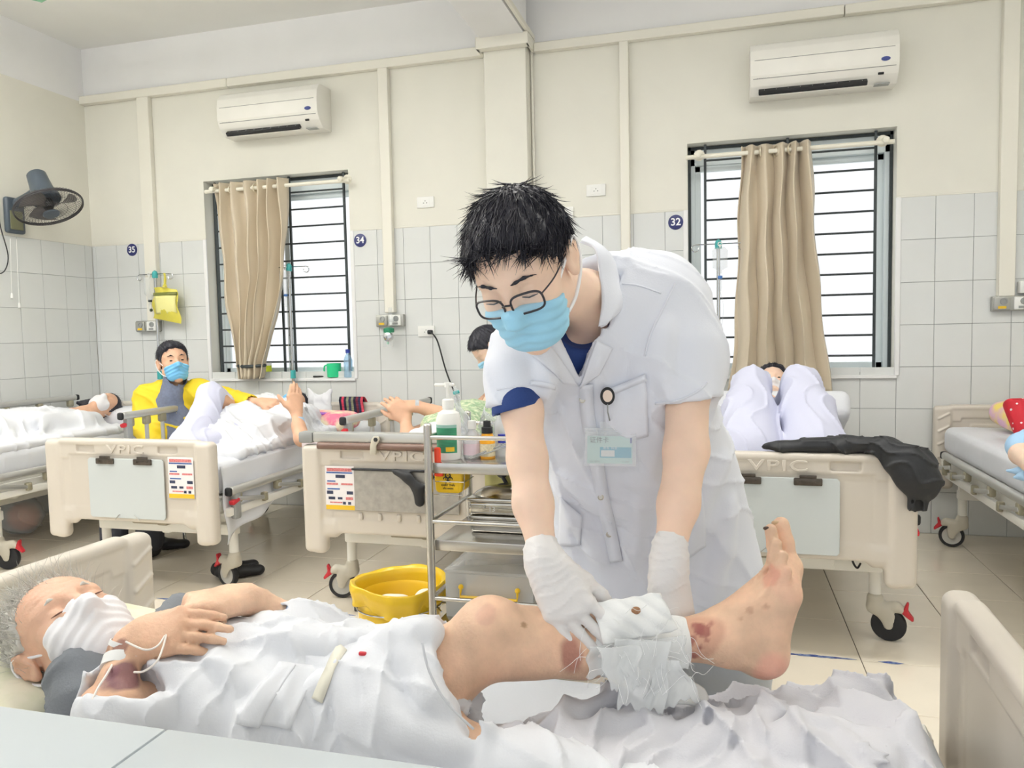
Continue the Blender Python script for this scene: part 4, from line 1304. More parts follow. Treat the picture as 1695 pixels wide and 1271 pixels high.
# plastic drawer box with a yellow handle
m_plbox = glassy('frosted_box', (240, 243, 245), .32, .25)
pb = empty('storage_box', (4.06, -2.53, .302), label='frosted plastic box with a yellow carrying handle on the bottom shelf', cat='box')
g = G(); t = .004
g.box((0, -.13, .075), (.3, t, .15), .001, 1).box((0, .13, .075), (.3, t, .15), .001, 1).box((-.15, 0, .075), (t, .26, .15), .001, 1).box((.15, 0, .075), (t, .26, .15), .001, 1).box((0, 0, .003), (.3, .26, t))
g.done('tub', m_plbox, pb)
G().box((0, 0, .156), (.31, .27, .012), .004).done('lid', m_plbox, pb)
G().tube([(-.095, -.135, .105), (-.095, -.145, .075), (.1, -.145, .075), (.1, -.135, .105)], .006, 8).ball((-.095, -.137, .106), .009, 6).ball((.1, -.137, .106), .009, 6).done('handle', m_yel, pb)
lb = G().box((-.1535, .02, .085), (.0015, .12, .1), .0005, 1).done('label_card', m_wpl, pb)
G().box((-.155, .02, .118), (.001, .1, .012)).box((-.155, -.03, .08), (.001, .008, .08)).box((-.155, .07, .08), (.001, .008, .08)).done('label_border', mat('dark_slate', (70, 76, 84), .5), lb, False)
text('label_letter', 'C', .07, Matrix.Translation((-.1555, .02, .075)) @ Matrix.Rotation(-PI / 2, 4, 'Z') @ Matrix.Rotation(PI / 2, 4, 'X'), mat('dark_slate', (70, 76, 84), .5), lb, .0003, True)
tag(G().box((4.05, -2.5, .345), (.2, .14, .06), .01).done('linen_pack', mat('tan_card', (226, 190, 130), .6)), 'tan pack inside the frosted box', 'pack')
tag(G().box((4.3, -2.48, .36), (.13, .2, .12), .006).done('small_box', m_plbox), 'small frosted box at the right of the bottom shelf', 'box')

# ================================================================ YELLOW BIN
bn = empty('waste_bin', (3.705, -2.585, 0), label='yellow round waste bin hung at the trolley side, lined with a bag', cat='bin')
G().lathe([(0, .05), (.115, .05), (.12, .056), (.146, .33), (.151, .34), (.147, .34), (.14, .33), (.116, .06), (0, .056)], (0, 0, 0), 40).done('bucket', m_yel, bn)
m_liner = mat('yellow_bag_liner', (246, 206, 50), .25, alpha=.93, var=.1, vscale=12)
def liner(u, v):
    a = 2 * PI * u
    rr = [.138, .145, .152, .166, .17, .158, .156]; zz = [.20, .30, .385, .392, .37, .335, .315]
    q = v * 6; i = min(int(q), 5); f_ = q - i
    r_ = lerp(rr[i], rr[i + 1], f_); z_ = lerp(zz[i], zz[i + 1], f_)
    k = max(0, v - .35)
    r_ += k * (.016 * math.sin(5 * a + 1) + .008 * math.sin(13 * a)); z_ += k * (.02 * math.sin(3 * a + 2) + .01 * math.sin(9 * a)) + .008 * math.sin(2 * a)
    return (r_ * math.cos(a), r_ * math.sin(a), z_)
grid('bag_liner', 90, 24, liner, m_liner, bn, .0012)
G().torus((0, 0, .31), .152, .003, n=48).tube([(.15, -.02, .31), (.18, -.06, .31)], .003).tube([(.15, .02, .31), (.18, .02, .31)], .003).done('wire_ring', m_chrome, bn)
for k in range(3):
    s = SDF(.006)
    cx = (.06, -.02, .10)[k]; cy = (-.04, -.02, .03)[k]
    s.ell((cx, cy, .3 + .012 * k), (.05, .04, .03)).ell((cx + .03, cy + .02, .31), (.03, .03, .02), k=.02).disp(lambda x, y, z: .006 * fbm(x, y, z, 70, 4))
    o = s.mesh('gauze_wad', mat('used_gauze', (244, 240, 222), .9), None, True)
    me = o.data; me.transform(Matrix.Translation((3.705, -2.585, 0)))
    tag(o, ('white gauze wad at the right inside the yellow bin', 'white gauze wad in the middle of the yellow bin', 'white gauze wad at the rear inside the yellow bin')[k], 'gauze')
G().box((-.148, -.03, .30), (.02, .02, .05), .005).done('lug', m_black, bn)

# ================================================================ FOREGROUND TABLES
m_table = mat('white_laminate', (194, 201, 205), .3, spec=.4)
def table(x0, x1, label):
    y1, y0 = -4.318, -4.80; zt = .80
    e = empty('side_table', ((x0 + x1) / 2, (y0 + y1) / 2, 0), label=label, cat='table')
    w = x1 - x0; d = y1 - y0
    G().box((0, 0, zt - .0125), (w - .003, d, .025), .002, 2).done('tabletop', m_table, e)
    G().box((0, 0, zt - .075), (w - .04, d - .04, .09), .003, 1).done('apron', m_table, e)
    for sx in (-1, 1):
        for sy in (-1, 1):
            G().box((sx * (w / 2 - .03), sy * (d / 2 - .03), (zt - .03) / 2), (.03, .03, zt - .03), .003, 1).done('leg', m_bwhite, e)
    return e
table(3.39, 4.191, 'white side table at the lower left, before the old man\'s chest')
table(4.191, 4.99, 'white side table right of the seam, before the old man\'s hips')

# ================================================================ LOOSE THINGS ROUND THE OTHER BEDS
m_jk = mat('black_nylon', (30, 32, 36), .55, bump=.15, bscale=40)
s = SDF(.006)
s.chain([(4.97, -1.985, .80), (5.12, -1.99, .808), (5.26, -1.985, .815), (5.38, -2.0, .812)], [.016, .022, .03, .034], .03, (0, 0, 1, .75))
s.chain([(5.02, -2.0, .795), (5.2, -1.95, .80), (5.36, -1.95, .80)], [.02, .04, .05], .03, (0, 0, 1, .5))
s.chain([(5.37, -2.035, .80), (5.43, -2.055, .765), (5.46, -2.06, .72), (5.478, -2.062, .675)], [.036, .052, .058, .046], .03, (0, 1, 0, .62))
s.chain([(5.40, -2.0, .802), (5.50, -2.01, .765), (5.505, -2.06, .70), (5.49, -2.062, .668)], [.03, .03, .032, .036], .03, (0, 1, 0, .8))
s.chain([(5.476, -2.062, .66), (5.472, -2.065, .605)], [.036, .033], .004, (0, 1, 0, .75))
s.cap((5.472, -2.066, .62), (5.470, -2.067, .58), .027, .027, .003, (0, 1, 0, .7), '-')
s.disp(lambda x, y, z: .006 * fbm(x, y, z, 34, 3) - .007 * folds(x, y, z, (.3, .1, 1), 60, 2, 1.5, 3) * (z > .68))
tag(s.mesh('jacket', m_jk), 'black jacket lying over the footboard, one sleeve hanging at its right end', 'jacket')

m_polka = mat('red_cloth', (196, 26, 44), .7, bump=.1, bscale=200)
def cushion_mesh(name, c, size, R, m, label, seed=0, cat='cushion', dots=None):
    s = SDF(.007); c = np.array(c); R = np.array(R)
    s.box(c, size, size[2] * .48, R)
    s.disp(lambda x, y, z: .006 * fbm(x, y, z, 18, seed))
    hx, hy = size[0] / 2, size[1] / 2
    def puff(x, y, z):
        u = ((x - c[0]) * R[0, 0] + (y - c[1]) * R[1, 0] + (z - c[2]) * R[2, 0]) / hx; v = ((x - c[0]) * R[0, 1] + (y - c[1]) * R[1, 1] + (z - c[2]) * R[2, 1]) / hy
        return -.02 + .05 * np.maximum(np.abs(u), np.abs(v)) ** 3
    s.disp(puff)
    o = s.mesh(name, m)
    tag(o, label, cat)
    return o
cush_R = (Matrix.Rotation(.25, 3, 'Z') @ Matrix.Rotation(math.radians(52), 3, 'X'))
cus = cushion_mesh('cushion', (6.30, -.80, .77), (.34, .28, .09), cush_R, m_polka, 'red cushion with white polka dots on the right bed', 3)
# dots are printed on the cloth
nt = m_polka.node_tree; bs = nt.nodes['Principled BSDF']
vo = nt.nodes.new('ShaderNodeTexVoronoi'); vo.inputs['Scale'].default_value = 34; vo.inputs['Randomness'].default_value = .25
lt = nt.nodes.new('ShaderNodeMath'); lt.operation = 'LESS_THAN'; lt.inputs[1].default_value = .2
mx = nt.nodes.new('ShaderNodeMix'); mx.data_type = 'RGBA'; mx.inputs['A'].default_value = rgb((190, 24, 42)); mx.inputs['B'].default_value = rgb((244, 232, 232))
tcn = nt.nodes.new('ShaderNodeTexCoord'); nt.links.new(tcn.outputs['Object'], vo.inputs['Vector'])
nt.links.new(vo.outputs['Distance'], lt.inputs[0]); nt.links.new(lt.outputs[0], mx.inputs['Factor']); nt.links.new(mx.outputs['Result'], bs.inputs['Base Color'])
m_pill = mat('yellow_pink_print', (246, 222, 120), .7, var=.08, vscale=9, c2=(232, 190, 214))
cushion_mesh('pillow', (6.42, -.36, .745), (.42, .30, .12), Matrix.Rotation(.1, 3, 'Z') @ Matrix.Rotation(.12, 3, 'X'), m_pill, 'yellow and pink printed pillow behind the polka dot cushion', 5, 'pillow')
# plastic bag with a round orange thing on the floor
s = SDF(.008)
s.ell((.39, -1.12, .13), (.15, .12, .125)).ell((.36, -1.12, .25), (.07, .06, .05), k=.06)
s.disp(lambda x, y, z: .012 * fbm(x, y, z, 26, 8) - .01 * folds(x, y, z, (.4, .2, 1), 40, 4, 1.5, 3)).plane((0, 0, .002), (0, 0, -1))
tag(s.mesh('plastic_bag', mat('grey_film', (214, 222, 226), .25, alpha=.4)), 'translucent grey plastic bag with an orange thing on the floor', 'bag')
s = SDF(.008); s.ell((.41, -1.12, .12), (.105, .085, .09))
tag(s.mesh('melon', mat('pale_orange', (240, 172, 142), .6, var=.1, vscale=12)), 'pale orange round thing inside the grey plastic bag', 'fruit')
m_shoe = mat('black_shoe', (34, 35, 38), .5)
def shoe(x, y, rz, label):
    s = SDF(.005); R = np.array(Matrix.Rotation(rz, 3, 'Z'))
    def P(a, b, c): return np.array((x, y, 0)) + R @ np.array((a, b, c))
    s.chain([P(-.09, 0, .035), P(0, 0, .03), P(.09, .01, .028)], [.036, .036, .034], .03, (0, 0, 1, .8)).cap(P(-.09, 0, .05), P(-.04, 0, .055), .034, .028, .02)
    s.ell(P(-.07, 0, .09), (.04, .026, .03), R, .01, '-').plane((0, 0, .003), (0, 0, -1))
    tag(s.mesh('shoe', m_shoe), label, 'shoe')
shoe(2.36, -1.60, .5, 'black shoe behind the caster of the poster bed')
shoe(2.30, -1.55, .9, 'black shoe just left of the other, near the caster')
shoe(1.60, -1.22, .3, 'black shoe under the bed of the raised knee, farther in')
# bags, towel and pillow at the head of the second bed
m_wbag = mat('white_plastic_bag', (240, 241, 246), .3, alpha=.93)
s = SDF(.006)
s.box((2.10, -.26, .755), (.17, .05, .17), .03).ell((2.10, -.27, .72), (.09, .05, .07), k=.04)
s.chain([(2.05, -.26, .83), (2.02, -.26, .885)], [.03, .012], .03, (0, 1, 0, .5)).chain([(2.15, -.26, .83), (2.185, -.26, .875)], [.03, .012], .03, (0, 1, 0, .5))
s.disp(lambda x, y, z: .005 * fbm(x, y, z, 22, 6) - .004 * folds(x, y, z, (1, .2, .3), 40, 4, 1.2, 3))
wb = s.mesh('shopping_bag', m_wbag); tag(wb, 'white plastic carrier bag with a green round mark on the second bed', 'bag')
G().lathe([(.02, 0), (.026, 0), (.026, .002), (.02, .002)], (2.085, -.322, .745), 24, (0, -1, 0)).done('printed_ring', mat('mark_green', (70, 150, 90), .5), wb, world=True)
text('printed_mark', '2S', .024, face_y(2.085, -.323, .745), mat('mark_green', (70, 150, 90), .5), wb, .0006, True, world=True)
def towel(x0, x1, zt, zb, y):
    e = empty('towel', ((x0 + x1) / 2, y, zt), label='dark striped woven towel hung over the headboard', cat='towel')
    cols = [(34, 34, 58), (230, 70, 100), (34, 34, 58), (150, 150, 120), (60, 60, 90), (150, 150, 120), (40, 36, 66), (120, 40, 60), (48, 44, 80), (236, 84, 104)]
    n = len(cols)
    for k, c_ in enumerate(cols):
        def fn(u, v, k=k):
            x = lerp(x0, x1, (k + u) / n); q = v * 1.3 - .3
            if q < 0:
                return (x - (x0 + x1) / 2, .066 * (-q / .3) + .004 * math.sin(9 * x), .012 - .05 * (q / .3) ** 2)
            z = lerp(zt, zb, q)
            return (x - (x0 + x1) / 2 + .006 * math.sin(20 * z), -.004 - .01 * math.sin(40 * x + 8 * z) * q, z - zt)
        grid('stripe', 3, 22, fn, mat('towel_%d' % k, c_, .9, var=.5, vscale=40, stretch=(.3, .3, 3)), e, .006)
towel(2.17, 2.355, .806, .63, -.10)
m_check = mat('pink_check_cloth', (226, 120, 148), .8, var=.1, vscale=14, c2=(240, 226, 196))
cushion_mesh('pillow', (2.36, -.62, .705), (.40, .26, .10), Matrix.Rotation(-.15, 3, 'Z') @ Matrix.Rotation(.1, 3, 'X'), m_check, 'pink and yellow checked pillow on the second bed', 7, 'pillow')
G().box((0, 0, 0), (.06, .05, .006), .002, 1, (.1, 0, -.2)).done('violet_patch', mat('violet_cloth', (150, 90, 190), .8), None).name = 'cloth_patch'
o = bpy.data.objects['cloth_patch']; o.location = (2.35, -.68, .765); tag(o, 'violet square of the checked pillow pattern, a folded cloth', 'cloth')

# ================================================================ PEOPLE
from mathutils.bvhtree import BVHTree
A3 = lambda p: np.asarray(p, float)


def basis(L, U):
    """head frame: his left, up -> (L, F, U) orthonormal"""
    U = _n(U); L = A3(L); L = _n(L - U * (L @ U)); F = np.cross(U, L) * -1.0
    F = np.cross(L, U) if False else np.cross(U, L)
    return L, F, U


def add_lashes(h, m, root, r=.0011):
    for sx in (-1, 1):
        G().tube([h.p(sx * (.031 + t), .0912 - abs(t) * .30, -.0045 + abs(t) * .08) for t in (-.015, -.0075, 0, .0075, .015)], [r * .4, r, r, r, r * .4], 6).done('eyelash', m, root, world=True)


def add_eyes(h, root):
    for sx in (-1, 1):
        G().ball(h.p(sx * .031, .0875, .001), (.0085 * h.s, .003, .0042 * h.s), 8, Matrix([list(r_) for r_ in h.R])).done('eye', mat('dark_iris', (48, 34, 30), .2), root, world=True)


class Head:
    """world-space helper for one head: c centre between the ears, L his left, F forward, U up"""
    def __init__(h, c, L, U, F, sc=1.0):
        h.c, h.L, h.F, h.U, h.s = A3(c), _n(L), _n(F), _n(U), sc
        h.R = np.stack([h.L, h.F, h.U], 1)

    def p(h, a, b, c):
        return h.c + (h.L * a + h.F * b + h.U * c) * h.s

    def loc(h, X):
        return (np.asarray(X) - h.c) @ h.R / h.s


def add_head(s, h, age=0, lids=True):
    P, R, q = h.p, h.R, h.s
    E = lambda c, r, k=.02, kind='+': s.ell(P(*c), A3(r) * q, R, k, kind)
    E((0, -.015, .035), (.074, .094, .086))
    E((0, .03, .032), (.062, .058, .062), .03)
    E((0, .034, -.032), (.056, .056, .076), .03)
    for sx in (-1, 1):
        s.cap(P(sx * .05, -.0, -.05), P(0, .062, -.098), .02 * q, .018 * q, .03)
        E((sx * .04, .056, -.022), (.022, .022, .022), .024)
        s.cap(P(sx * .012, .085, .025), P(sx * .046, .066, .024), .009 * q, .008 * q, .016)
        E((sx * .031, .098, .004), (.017, .014, .011), .012, '-')
        E((sx * .031, .0765, .002), (.0145, .013, .0115), .004)
        s.chain([P(sx * (.031 + t), .0905 - abs(t) * .30, -.004 + abs(t) * .08) for t in (-.014, -.007, 0, .007, .014)], [.0016 * q] * 5, .001, None, '-')
        if age:
            s.cap(P(sx * .02, .092, -.010), P(sx * .046, .078, -.008), .003 * q, .003 * q, .008)
            s.cap(P(sx * .022, .098, -.03), P(sx * .04, .07, -.062), .002 * q, .002 * q, .006, None, '-')
        # ear
        s.ell(P(sx * .077, -.012, -.002), A3((.008, .019, .030)) * q, R, .008)
        s.chain([P(sx * .082, .0, -.0), P(sx * .084, .002, .018), P(sx * .084, -.012, .029), P(sx * .085, -.027, .018), P(sx * .084, -.026, -.004), P(sx * .08, -.012, -.026)], [x * q for x in (.004, .0045, .005, .0052, .0048, .006)], .005)
        s.ell(P(sx * .088, -.008, -.002), A3((.008, .009, .013)) * q, R, .005, '-')
    s.cap(P(0, .086, .016), P(0, .110, -.026), .0072 * q, .0115 * q, .014)
    for sx in (-1, 1): E((sx * .0105, .1, -.031), (.0085, .010, .007), .008)
    E((0, .090, -.058), (.022, .010, .006), .008); E((0, .089, -.068), (.020, .010, .006), .006)
    if age:
        for k in range(0):
            z = .04 + .0125 * k
            s.chain([P(t, math.sqrt(max(0, 1 - (t / .085) ** 2)) * .0915 - .0 - .02 * (z - .04) / .04, z + .004 * math.sin(40 * t + k)) for t in (-.05, -.03, -.01, .01, .03, .05)], [.0014 * q] * 6, .003, None, '-')
    return s


def add_mask(h, m, mloop, root, k=1.0, name='face_mask', top=-.012, loops=True, pleats=True):
    P, R, q = h.p, h.R, h.s
    s = SDF(.0035)
    s.ell(P(0, .037, -.045), A3((.0635, .066, .068)) * q, R)
    s.cap(P(0, .088, -.006), P(0, .113, -.030), .013 * q, .0155 * q, .03)
    for sx in (-1, 1): s.ell(P(sx * .040, .056, -.028), A3((.027, .027, .03)) * q, R, .02)
    s.ell(P(0, .05, -.085), A3((.05, .04, .03)) * q, R, .03)
    n1 = h.U * 1.0 - h.F * .38
    s.plane(P(0, .11, top), n1, .004)
    s.plane(P(0, .016, -.05), -h.F + h.U * .12, .004)
    s.plane(P(0, .06, -.112), -h.U + h.F * .0, .006)
    c, U, F, L = h.c, h.U, h.F, h.L
    def pl(x, y, z):
        u = ((x - c[0]) * U[0] + (y - c[1]) * U[1] + (z - c[2]) * U[2]) / q
        a = ((x - c[0]) * L[0] + (y - c[1]) * L[1] + (z - c[2]) * L[2]) / q
        return -.0016 * np.sin((u + .02 * np.abs(a) / .06) * 2 * PI / .02) * (u > -.095) - .0016 * fbm(x, y, z, 70, 3)
    if pleats: s.disp(pl)
    o = s.mesh(name, m, root)
    if loops:
        for sx in (-1, 1):
            G().tube(curve_pts([P(sx * .058, .03, -.022), P(sx * .072, .008, .002), P(sx * .086, -.008, .026), P(sx * .088, -.03, .028), P(sx * .088, -.036, .006), P(sx * .084, -.026, -.026), P(sx * .07, .0, -.062), P(sx * .056, .024, -.078)], 6), .0024 * q * k, 6).done('ear_loop', mloop, o, world=True)
    return o


def strands(name, m, root, seeds, length, flow, r=.0011, curl=.2, lift=.3, seed=0, seg=4, parent_world=True):
    """seeds: (points, normals); one tapered three-sided hair lock each"""
    rs = np.random.RandomState(seed)
    V = []; F = []
    for p, n in zip(*seeds):
        d = A3(flow(p, n)); d = _n(d - n * (d @ n) * .9)
        d = _n(d + n * lift * rs.uniform(.4, 1.3) + rs.normal(size=3) * curl * .5)
        Lh = length(p) * rs.uniform(.7, 1.25); b = rs.normal(size=3) * curl
        pts = []; q = A3(p).copy(); dd = d.copy()
        for i in range(seg + 1):
            pts.append(q.copy()); q = q + dd * Lh / seg; dd = _n(dd + b / seg - n * (.55 * lift) / seg * 2)
        x = _n(np.cross(d, n) + 1e-6); y = np.cross(d, x); b0 = len(V)
        for i, pt in enumerate(pts):
            rr = r * (1 - i / seg) + .0001
            for j in range(3):
                a = 2.094 * j; V.append(pt + (x * math.cos(a) + y * math.sin(a) * .6) * rr)
        for i in range(seg):
            for j in range(3):
                F.append((b0 + i * 3 + j, b0 + i * 3 + (j + 1) % 3, b0 + i * 3 + 3 + (j + 1) % 3, b0 + i * 3 + 3 + j))
    o = mesh(name, V, F, m, root, True, 180, True)
    return tag(o, kind='stuff')


def seeds_on(o, n, keep, seed=0):
    """random surface points of a mesh (world space is mesh space for SDF meshes)"""
    me = o.data; k = len(me.polygons); rs = np.random.RandomState(seed)
    c = np.empty(k * 3, np.float32); me.polygons.foreach_get('center', c); c = c.reshape(-1, 3)
    nn = np.empty(k * 3, np.float32); me.polygons.foreach_get('normal', nn); nn = nn.reshape(-1, 3)
    ok = np.nonzero(keep(c))[0]
    i = rs.choice(ok, n)
    return c[i] + rs.uniform(-.0015, .0015, (n, 3)), nn[i]


def add_hand(s, W, D, N, L=.175, curl=(.35, .4, .45, .5), spread=.06, side=1, rs=1.0, thumb=(.55, .65, -.25), tcurl=.3, kf=.0025, fan=None):
    """palm and five fingers: W wrist, D towards the knuckles, N back of the hand, side +1/-1 where the thumb is (along D x N)"""
    W, D, N = A3(W), _n(D), A3(N); N = _n(N - D * (N @ D)); S_ = np.cross(D, N) * side
    q = L / .175
    r = lambda x: x * rs * q
    kn = []
    for i, (o, f_) in enumerate(zip((.0315, .0105, -.0105, -.030), (.088, .092, .087, .078))):
        k_ = W + D * f_ * q + S_ * o * q * (1 + spread)
        kn.append(k_)
        s.cap(W + S_ * o * .45 * q, k_, r(.0145), r(.0115), .022)
    s.ell(W + D * .05 * q, A3((.034, .042, .0145)) * q * rs, np.stack([S_, D, N], 1), .02)
    for i, k_ in enumerate(kn):
        ln = (.078, .086, .080, .062)[i] * q
        a = (1.6 - i) * spread * 1.6 if fan is None else fan[i]
        d = _n(D * math.cos(a) + S_ * math.sin(a)); c = curl[i]; p = k_.copy(); pts = [p]; ang = c * .8
        for fr in (.44, .31, .25):
            dd = d * math.cos(ang) - N * math.sin(ang); p = p + dd * ln * fr; pts.append(p); ang += c
        s.chain(pts, [r(.0096), r(.0088), r(.0078), r(.0066)], kf)
        s.ell(k_ + N * .0035, [r(.0105)] * 3, None, .006)
    t0 = W + D * .02 * q + S_ * .022 * q
    d = _n(D * thumb[0] + S_ * thumb[1] + N * thumb[2]); p1 = t0 + d * .042 * q
    d2 = _n(d + D * tcurl - S_ * tcurl * .6); p2 = p1 + d2 * .034 * q; d3 = _n(d2 + D * tcurl * .6 - S_ * tcurl * .5); p3 = p2 + d3 * .027 * q
    s.cap(t0, p1, r(.0155), r(.0125), .02); s.chain([p1, p2, p3], [r(.0115), r(.0102), r(.008)], .008)
    return s


def decal(name, target, corners, m, root, d, off=.0015, thick=.0015, nu=10, nv=10, bulge=0.0, rows=None):
    """a patch of cloth laid on a surface: bilinear corner points shot along d onto the target mesh"""
    bvh = target if isinstance(target, BVHTree) else BVHTree.FromObject(target, bpy.context.evaluated_depsgraph_get())
    d = Vector(d).normalized(); c = [Vector(q) for q in corners]; last = [None]
    def fn(u, v):
        p = c[0].lerp(c[1], u).lerp(c[3].lerp(c[2], u), v)
        hit = bvh.ray_cast(p - d * .25, d)
        q = hit[0] if hit[0] is not None else (last[0] if last[0] is not None else p)
        if hit[0] is not None: last[0] = q
        e = bulge * math.sin(PI * u) * math.sin(PI * v)
        return q - d * (off + e)
    return grid(name, nu, nv, fn, m, root, thick, world=True, offset=0)


def on(target, p, d, off=0.0):
    bvh = target if isinstance(target, BVHTree) else BVHTree.FromObject(target, bpy.context.evaluated_depsgraph_get())
    d = Vector(d).normalized(); hit = bvh.ray_cast(Vector(p) - d * .25, d)
    return (hit[0] if hit[0] is not None else Vector(p)) - d * off


def ridge(s, pts, r, k=.03, n=4, flat=None, kind='+', snap=None, sink=.5):
    """a rounded cloth fold along a curve, laid on the surface when snap gives a direction"""
    if snap is not None: pts = s.snap(pts, snap, (max(r) if isinstance(r, (list, tuple)) else r) * sink)
    P = curve_pts(pts, n); r = r if isinstance(r, (list, tuple)) else [r * .5] + [r] * (len(pts) - 2) + [r * .5]
    R_l = [float(np.interp(i / (len(P) - 1), np.linspace(0, 1, len(r)), r)) for i in range(len(P))]
    return s.chain([tuple(p) for p in P], R_l, k, flat, kind)


m_skin = mat('skin_light', (244, 211, 188), .5, var=.06, vscale=30, bump=.05, bscale=300, sss=.12)
m_skin_old = mat('skin_old', (232, 190, 160), .55, var=.12, vscale=40, bump=.16, bscale=180, sss=.1, attr='Col')
m_coat = mat('white_coat_cloth', (228, 231, 240), .75, bump=.07, bscale=300, sheen=.15)
m_coat2 = mat('white_trouser_cloth', (206, 212, 222), .75, bump=.07, bscale=300)
m_navy_c = mat('navy_scrub', (34, 62, 124), .75, bump=.1, bscale=300)
m_mask = mat('pale_blue_mask', (158, 212, 238), .7, bump=.06, bscale=400)
m_maskb = mat('sky_blue_mask', (118, 188, 232), .7, bump=.06, bscale=400)
m_maskw = mat('white_mask', (238, 236, 238), .75, bump=.08, bscale=200)
m_loop = mat('white_elastic', (246, 246, 248), .7)
m_hair = mat('black_hair', (40, 40, 50), .46, spec=.4, var=.25, vscale=70)
m_hairg = mat('grey_white_hair', (224, 221, 213), .5, var=.3, vscale=70)
m_glove = mat('latex_glove', (226, 223, 222), .45, bump=.10, bscale=90, sss=.1, sssr=(1, .8, .7))

# ---------------------------------------------------------------- the doctor, bending over the bed
doc = empty('person', (4.72, -3.12, 0), label='young doctor in a white coat, pale blue mask, glasses and gloves, bending over the leg', cat='person')
hd = Head((4.4950, -3.7970, 1.3490), (0.9753, -0.1685, 0.1426), (-0.2104, -0.5154, 0.8307), (-0.0665, -0.8403, -0.5381), 0.995)
ARM_R = [(4.4440, -3.6560, 1.1800), (4.4600, -3.7030, 1.1060), (4.4750, -3.7310, 1.0230), (4.4930, -3.7670, 0.9510), (4.5180, -3.8090, 0.8830)]
ARM_L = [(4.7220, -3.5010, 1.2530), (4.7440, -3.5450, 1.1380), (4.7430, -3.5940, 1.0240), (4.7310, -3.6400, 0.9320), (4.7180, -3.6900, 0.8600)]
chest = A3((4.5690, -3.5160, 1.1970)); neck0 = A3((4.5570, -3.5900, 1.3080))
s = SDF(.0045)
add_head(s, hd)
s.cap(hd.p(0, -.025, -.04), neck0, .049, .05, .03)
s.cap(neck0, A3((4.5630, -3.5100, 1.2330)), .05, .06, .03)
s.chain(ARM_R, [.03, .035, .0335, .0325, .0235], .02)
s.chain(ARM_L, [.036, .041, .039, .035, .0265], .02)
s.cap(A3((4.5600, -3.4970, 1.2080)), ARM_R[0], .05, .03, .04); s.cap(A3((4.5600, -3.4970, 1.2080)), ARM_L[0], .05, .036, .04)
s.cap(ARM_R[-1], A3((4.5310, -3.8230, 0.8490)), .0225, .022, .01); s.cap(ARM_L[-1], A3((4.7160, -3.7040, 0.8240)), .025, .022, .01)
body = s.mesh('body', m_skin, doc)

# scrub top under the coat
s = SDF(.006)
s.chain([(4.5700, -3.5040, 1.2140), (4.6060, -3.4370, 1.0670), (4.6340, -3.3360, 0.9080)], [.132, .147, .16], .06, tuple((0.1449, -0.9784, -0.1472)) + (.66,))
s.cap((4.4940, -3.5930, 1.2120), (4.6850, -3.4730, 1.2900), .055, .055, .05)
s.cap(neck0 + A3((0.0238, 0.1767, 0.9840)) * .03, neck0 + A3((0.0303, -0.5130, -0.8579)) * .05, .053, .05, .012, None, '-')
scrub = s.mesh('scrub_top', m_navy_c, doc)
# cuff of the scrub sleeve showing under the coat sleeve
sc_ = SDF(.003)
sc_.cap((4.4440, -3.6870, 1.1490), (4.4510, -3.7050, 1.1070), .0445, .046, 0)
cn_ = _n(A3((0.0866, -0.1664, -0.9822)) + A3((0.9641, 0.2648, -0.0204)) * .2)
sc_.plane((4.4510, -3.7050, 1.1070), cn_, .002).cap((4.4430, -3.6830, 1.1600), (4.4560, -3.7240, 1.0430), .0405, .0405, .002, None, '-')
sc_.plane((4.4440, -3.6880, 1.1580), -cn_, .002)
sc_.mesh('scrub_cuff', m_navy_c, scrub)

# coat
tf = (0.1449, -0.9784, -0.1472)
s = SDF(.005)
fl = tuple(tf) + (.66,)
# sleeves
s.chain([(4.4510, -3.6370, 1.2020), (4.4390, -3.6680, 1.1680), (4.4430, -3.6910, 1.1230)], [.07, .05, .0495], .035)
s.chain([(4.7030, -3.4840, 1.2780), (4.7340, -3.5120, 1.2000), (4.7440, -3.5410, 1.1210)], [.085, .074, .066], .04)
s.plane((4.4430, -3.6910, 1.1180), (0, 0, -1), .003) if 0 else s.cap((4.4430, -3.6900, 1.1380), (4.4500, -3.7100, 1.0410), .0415, .0415, .002, None, '-')
s.cap((4.7420, -3.5400, 1.1380), (4.7450, -3.5830, 1.0280), .052, .052, .003, None, '-')
def sleeve_cut(o, n, rr):
    o = A3(o); n = _n(n)
    return lambda x, y, z: np.maximum(-((x - o[0]) * n[0] + (y - o[1]) * n[1] + (z - o[2]) * n[2]), np.sqrt((x - o[0]) ** 2 + (y - o[1]) ** 2 + (z - o[2]) ** 2) - rr)
for o_, n_, rr in (((4.4430, -3.6910, 1.1230), A3((0.0293, -0.1825, -0.9828)) + A3((0.9641, 0.2648, -0.0204)) * .18, .085), ((4.7450, -3.5440, 1.1100), A3((0.0241, -0.1637, -0.9862)) + A3((0.9641, 0.2648, -0.0204)) * .12, .1)):
    s.op('-', sleeve_cut(o_, n_, rr), A3(o_) - rr, A3(o_) + rr, .002)
s.chain([(4.5710, -3.5090, 1.2140), (4.6060, -3.4420, 1.0680), (4.6350, -3.3410, 0.9090), (4.6490, -3.2850, 0.7590), (4.6600, -3.2610, 0.6100), (4.6640, -3.2570, 0.4940)], [.155, .17, .187, .205, .222, .228], .06, fl)
s.cap((4.4950, -3.5980, 1.2180), (4.6850, -3.4770, 1.3020), .075, .075, .06)
s.cap((4.5910, -3.4900, 1.3410), (4.6830, -3.4440, 1.3400), .06, .06, .05)
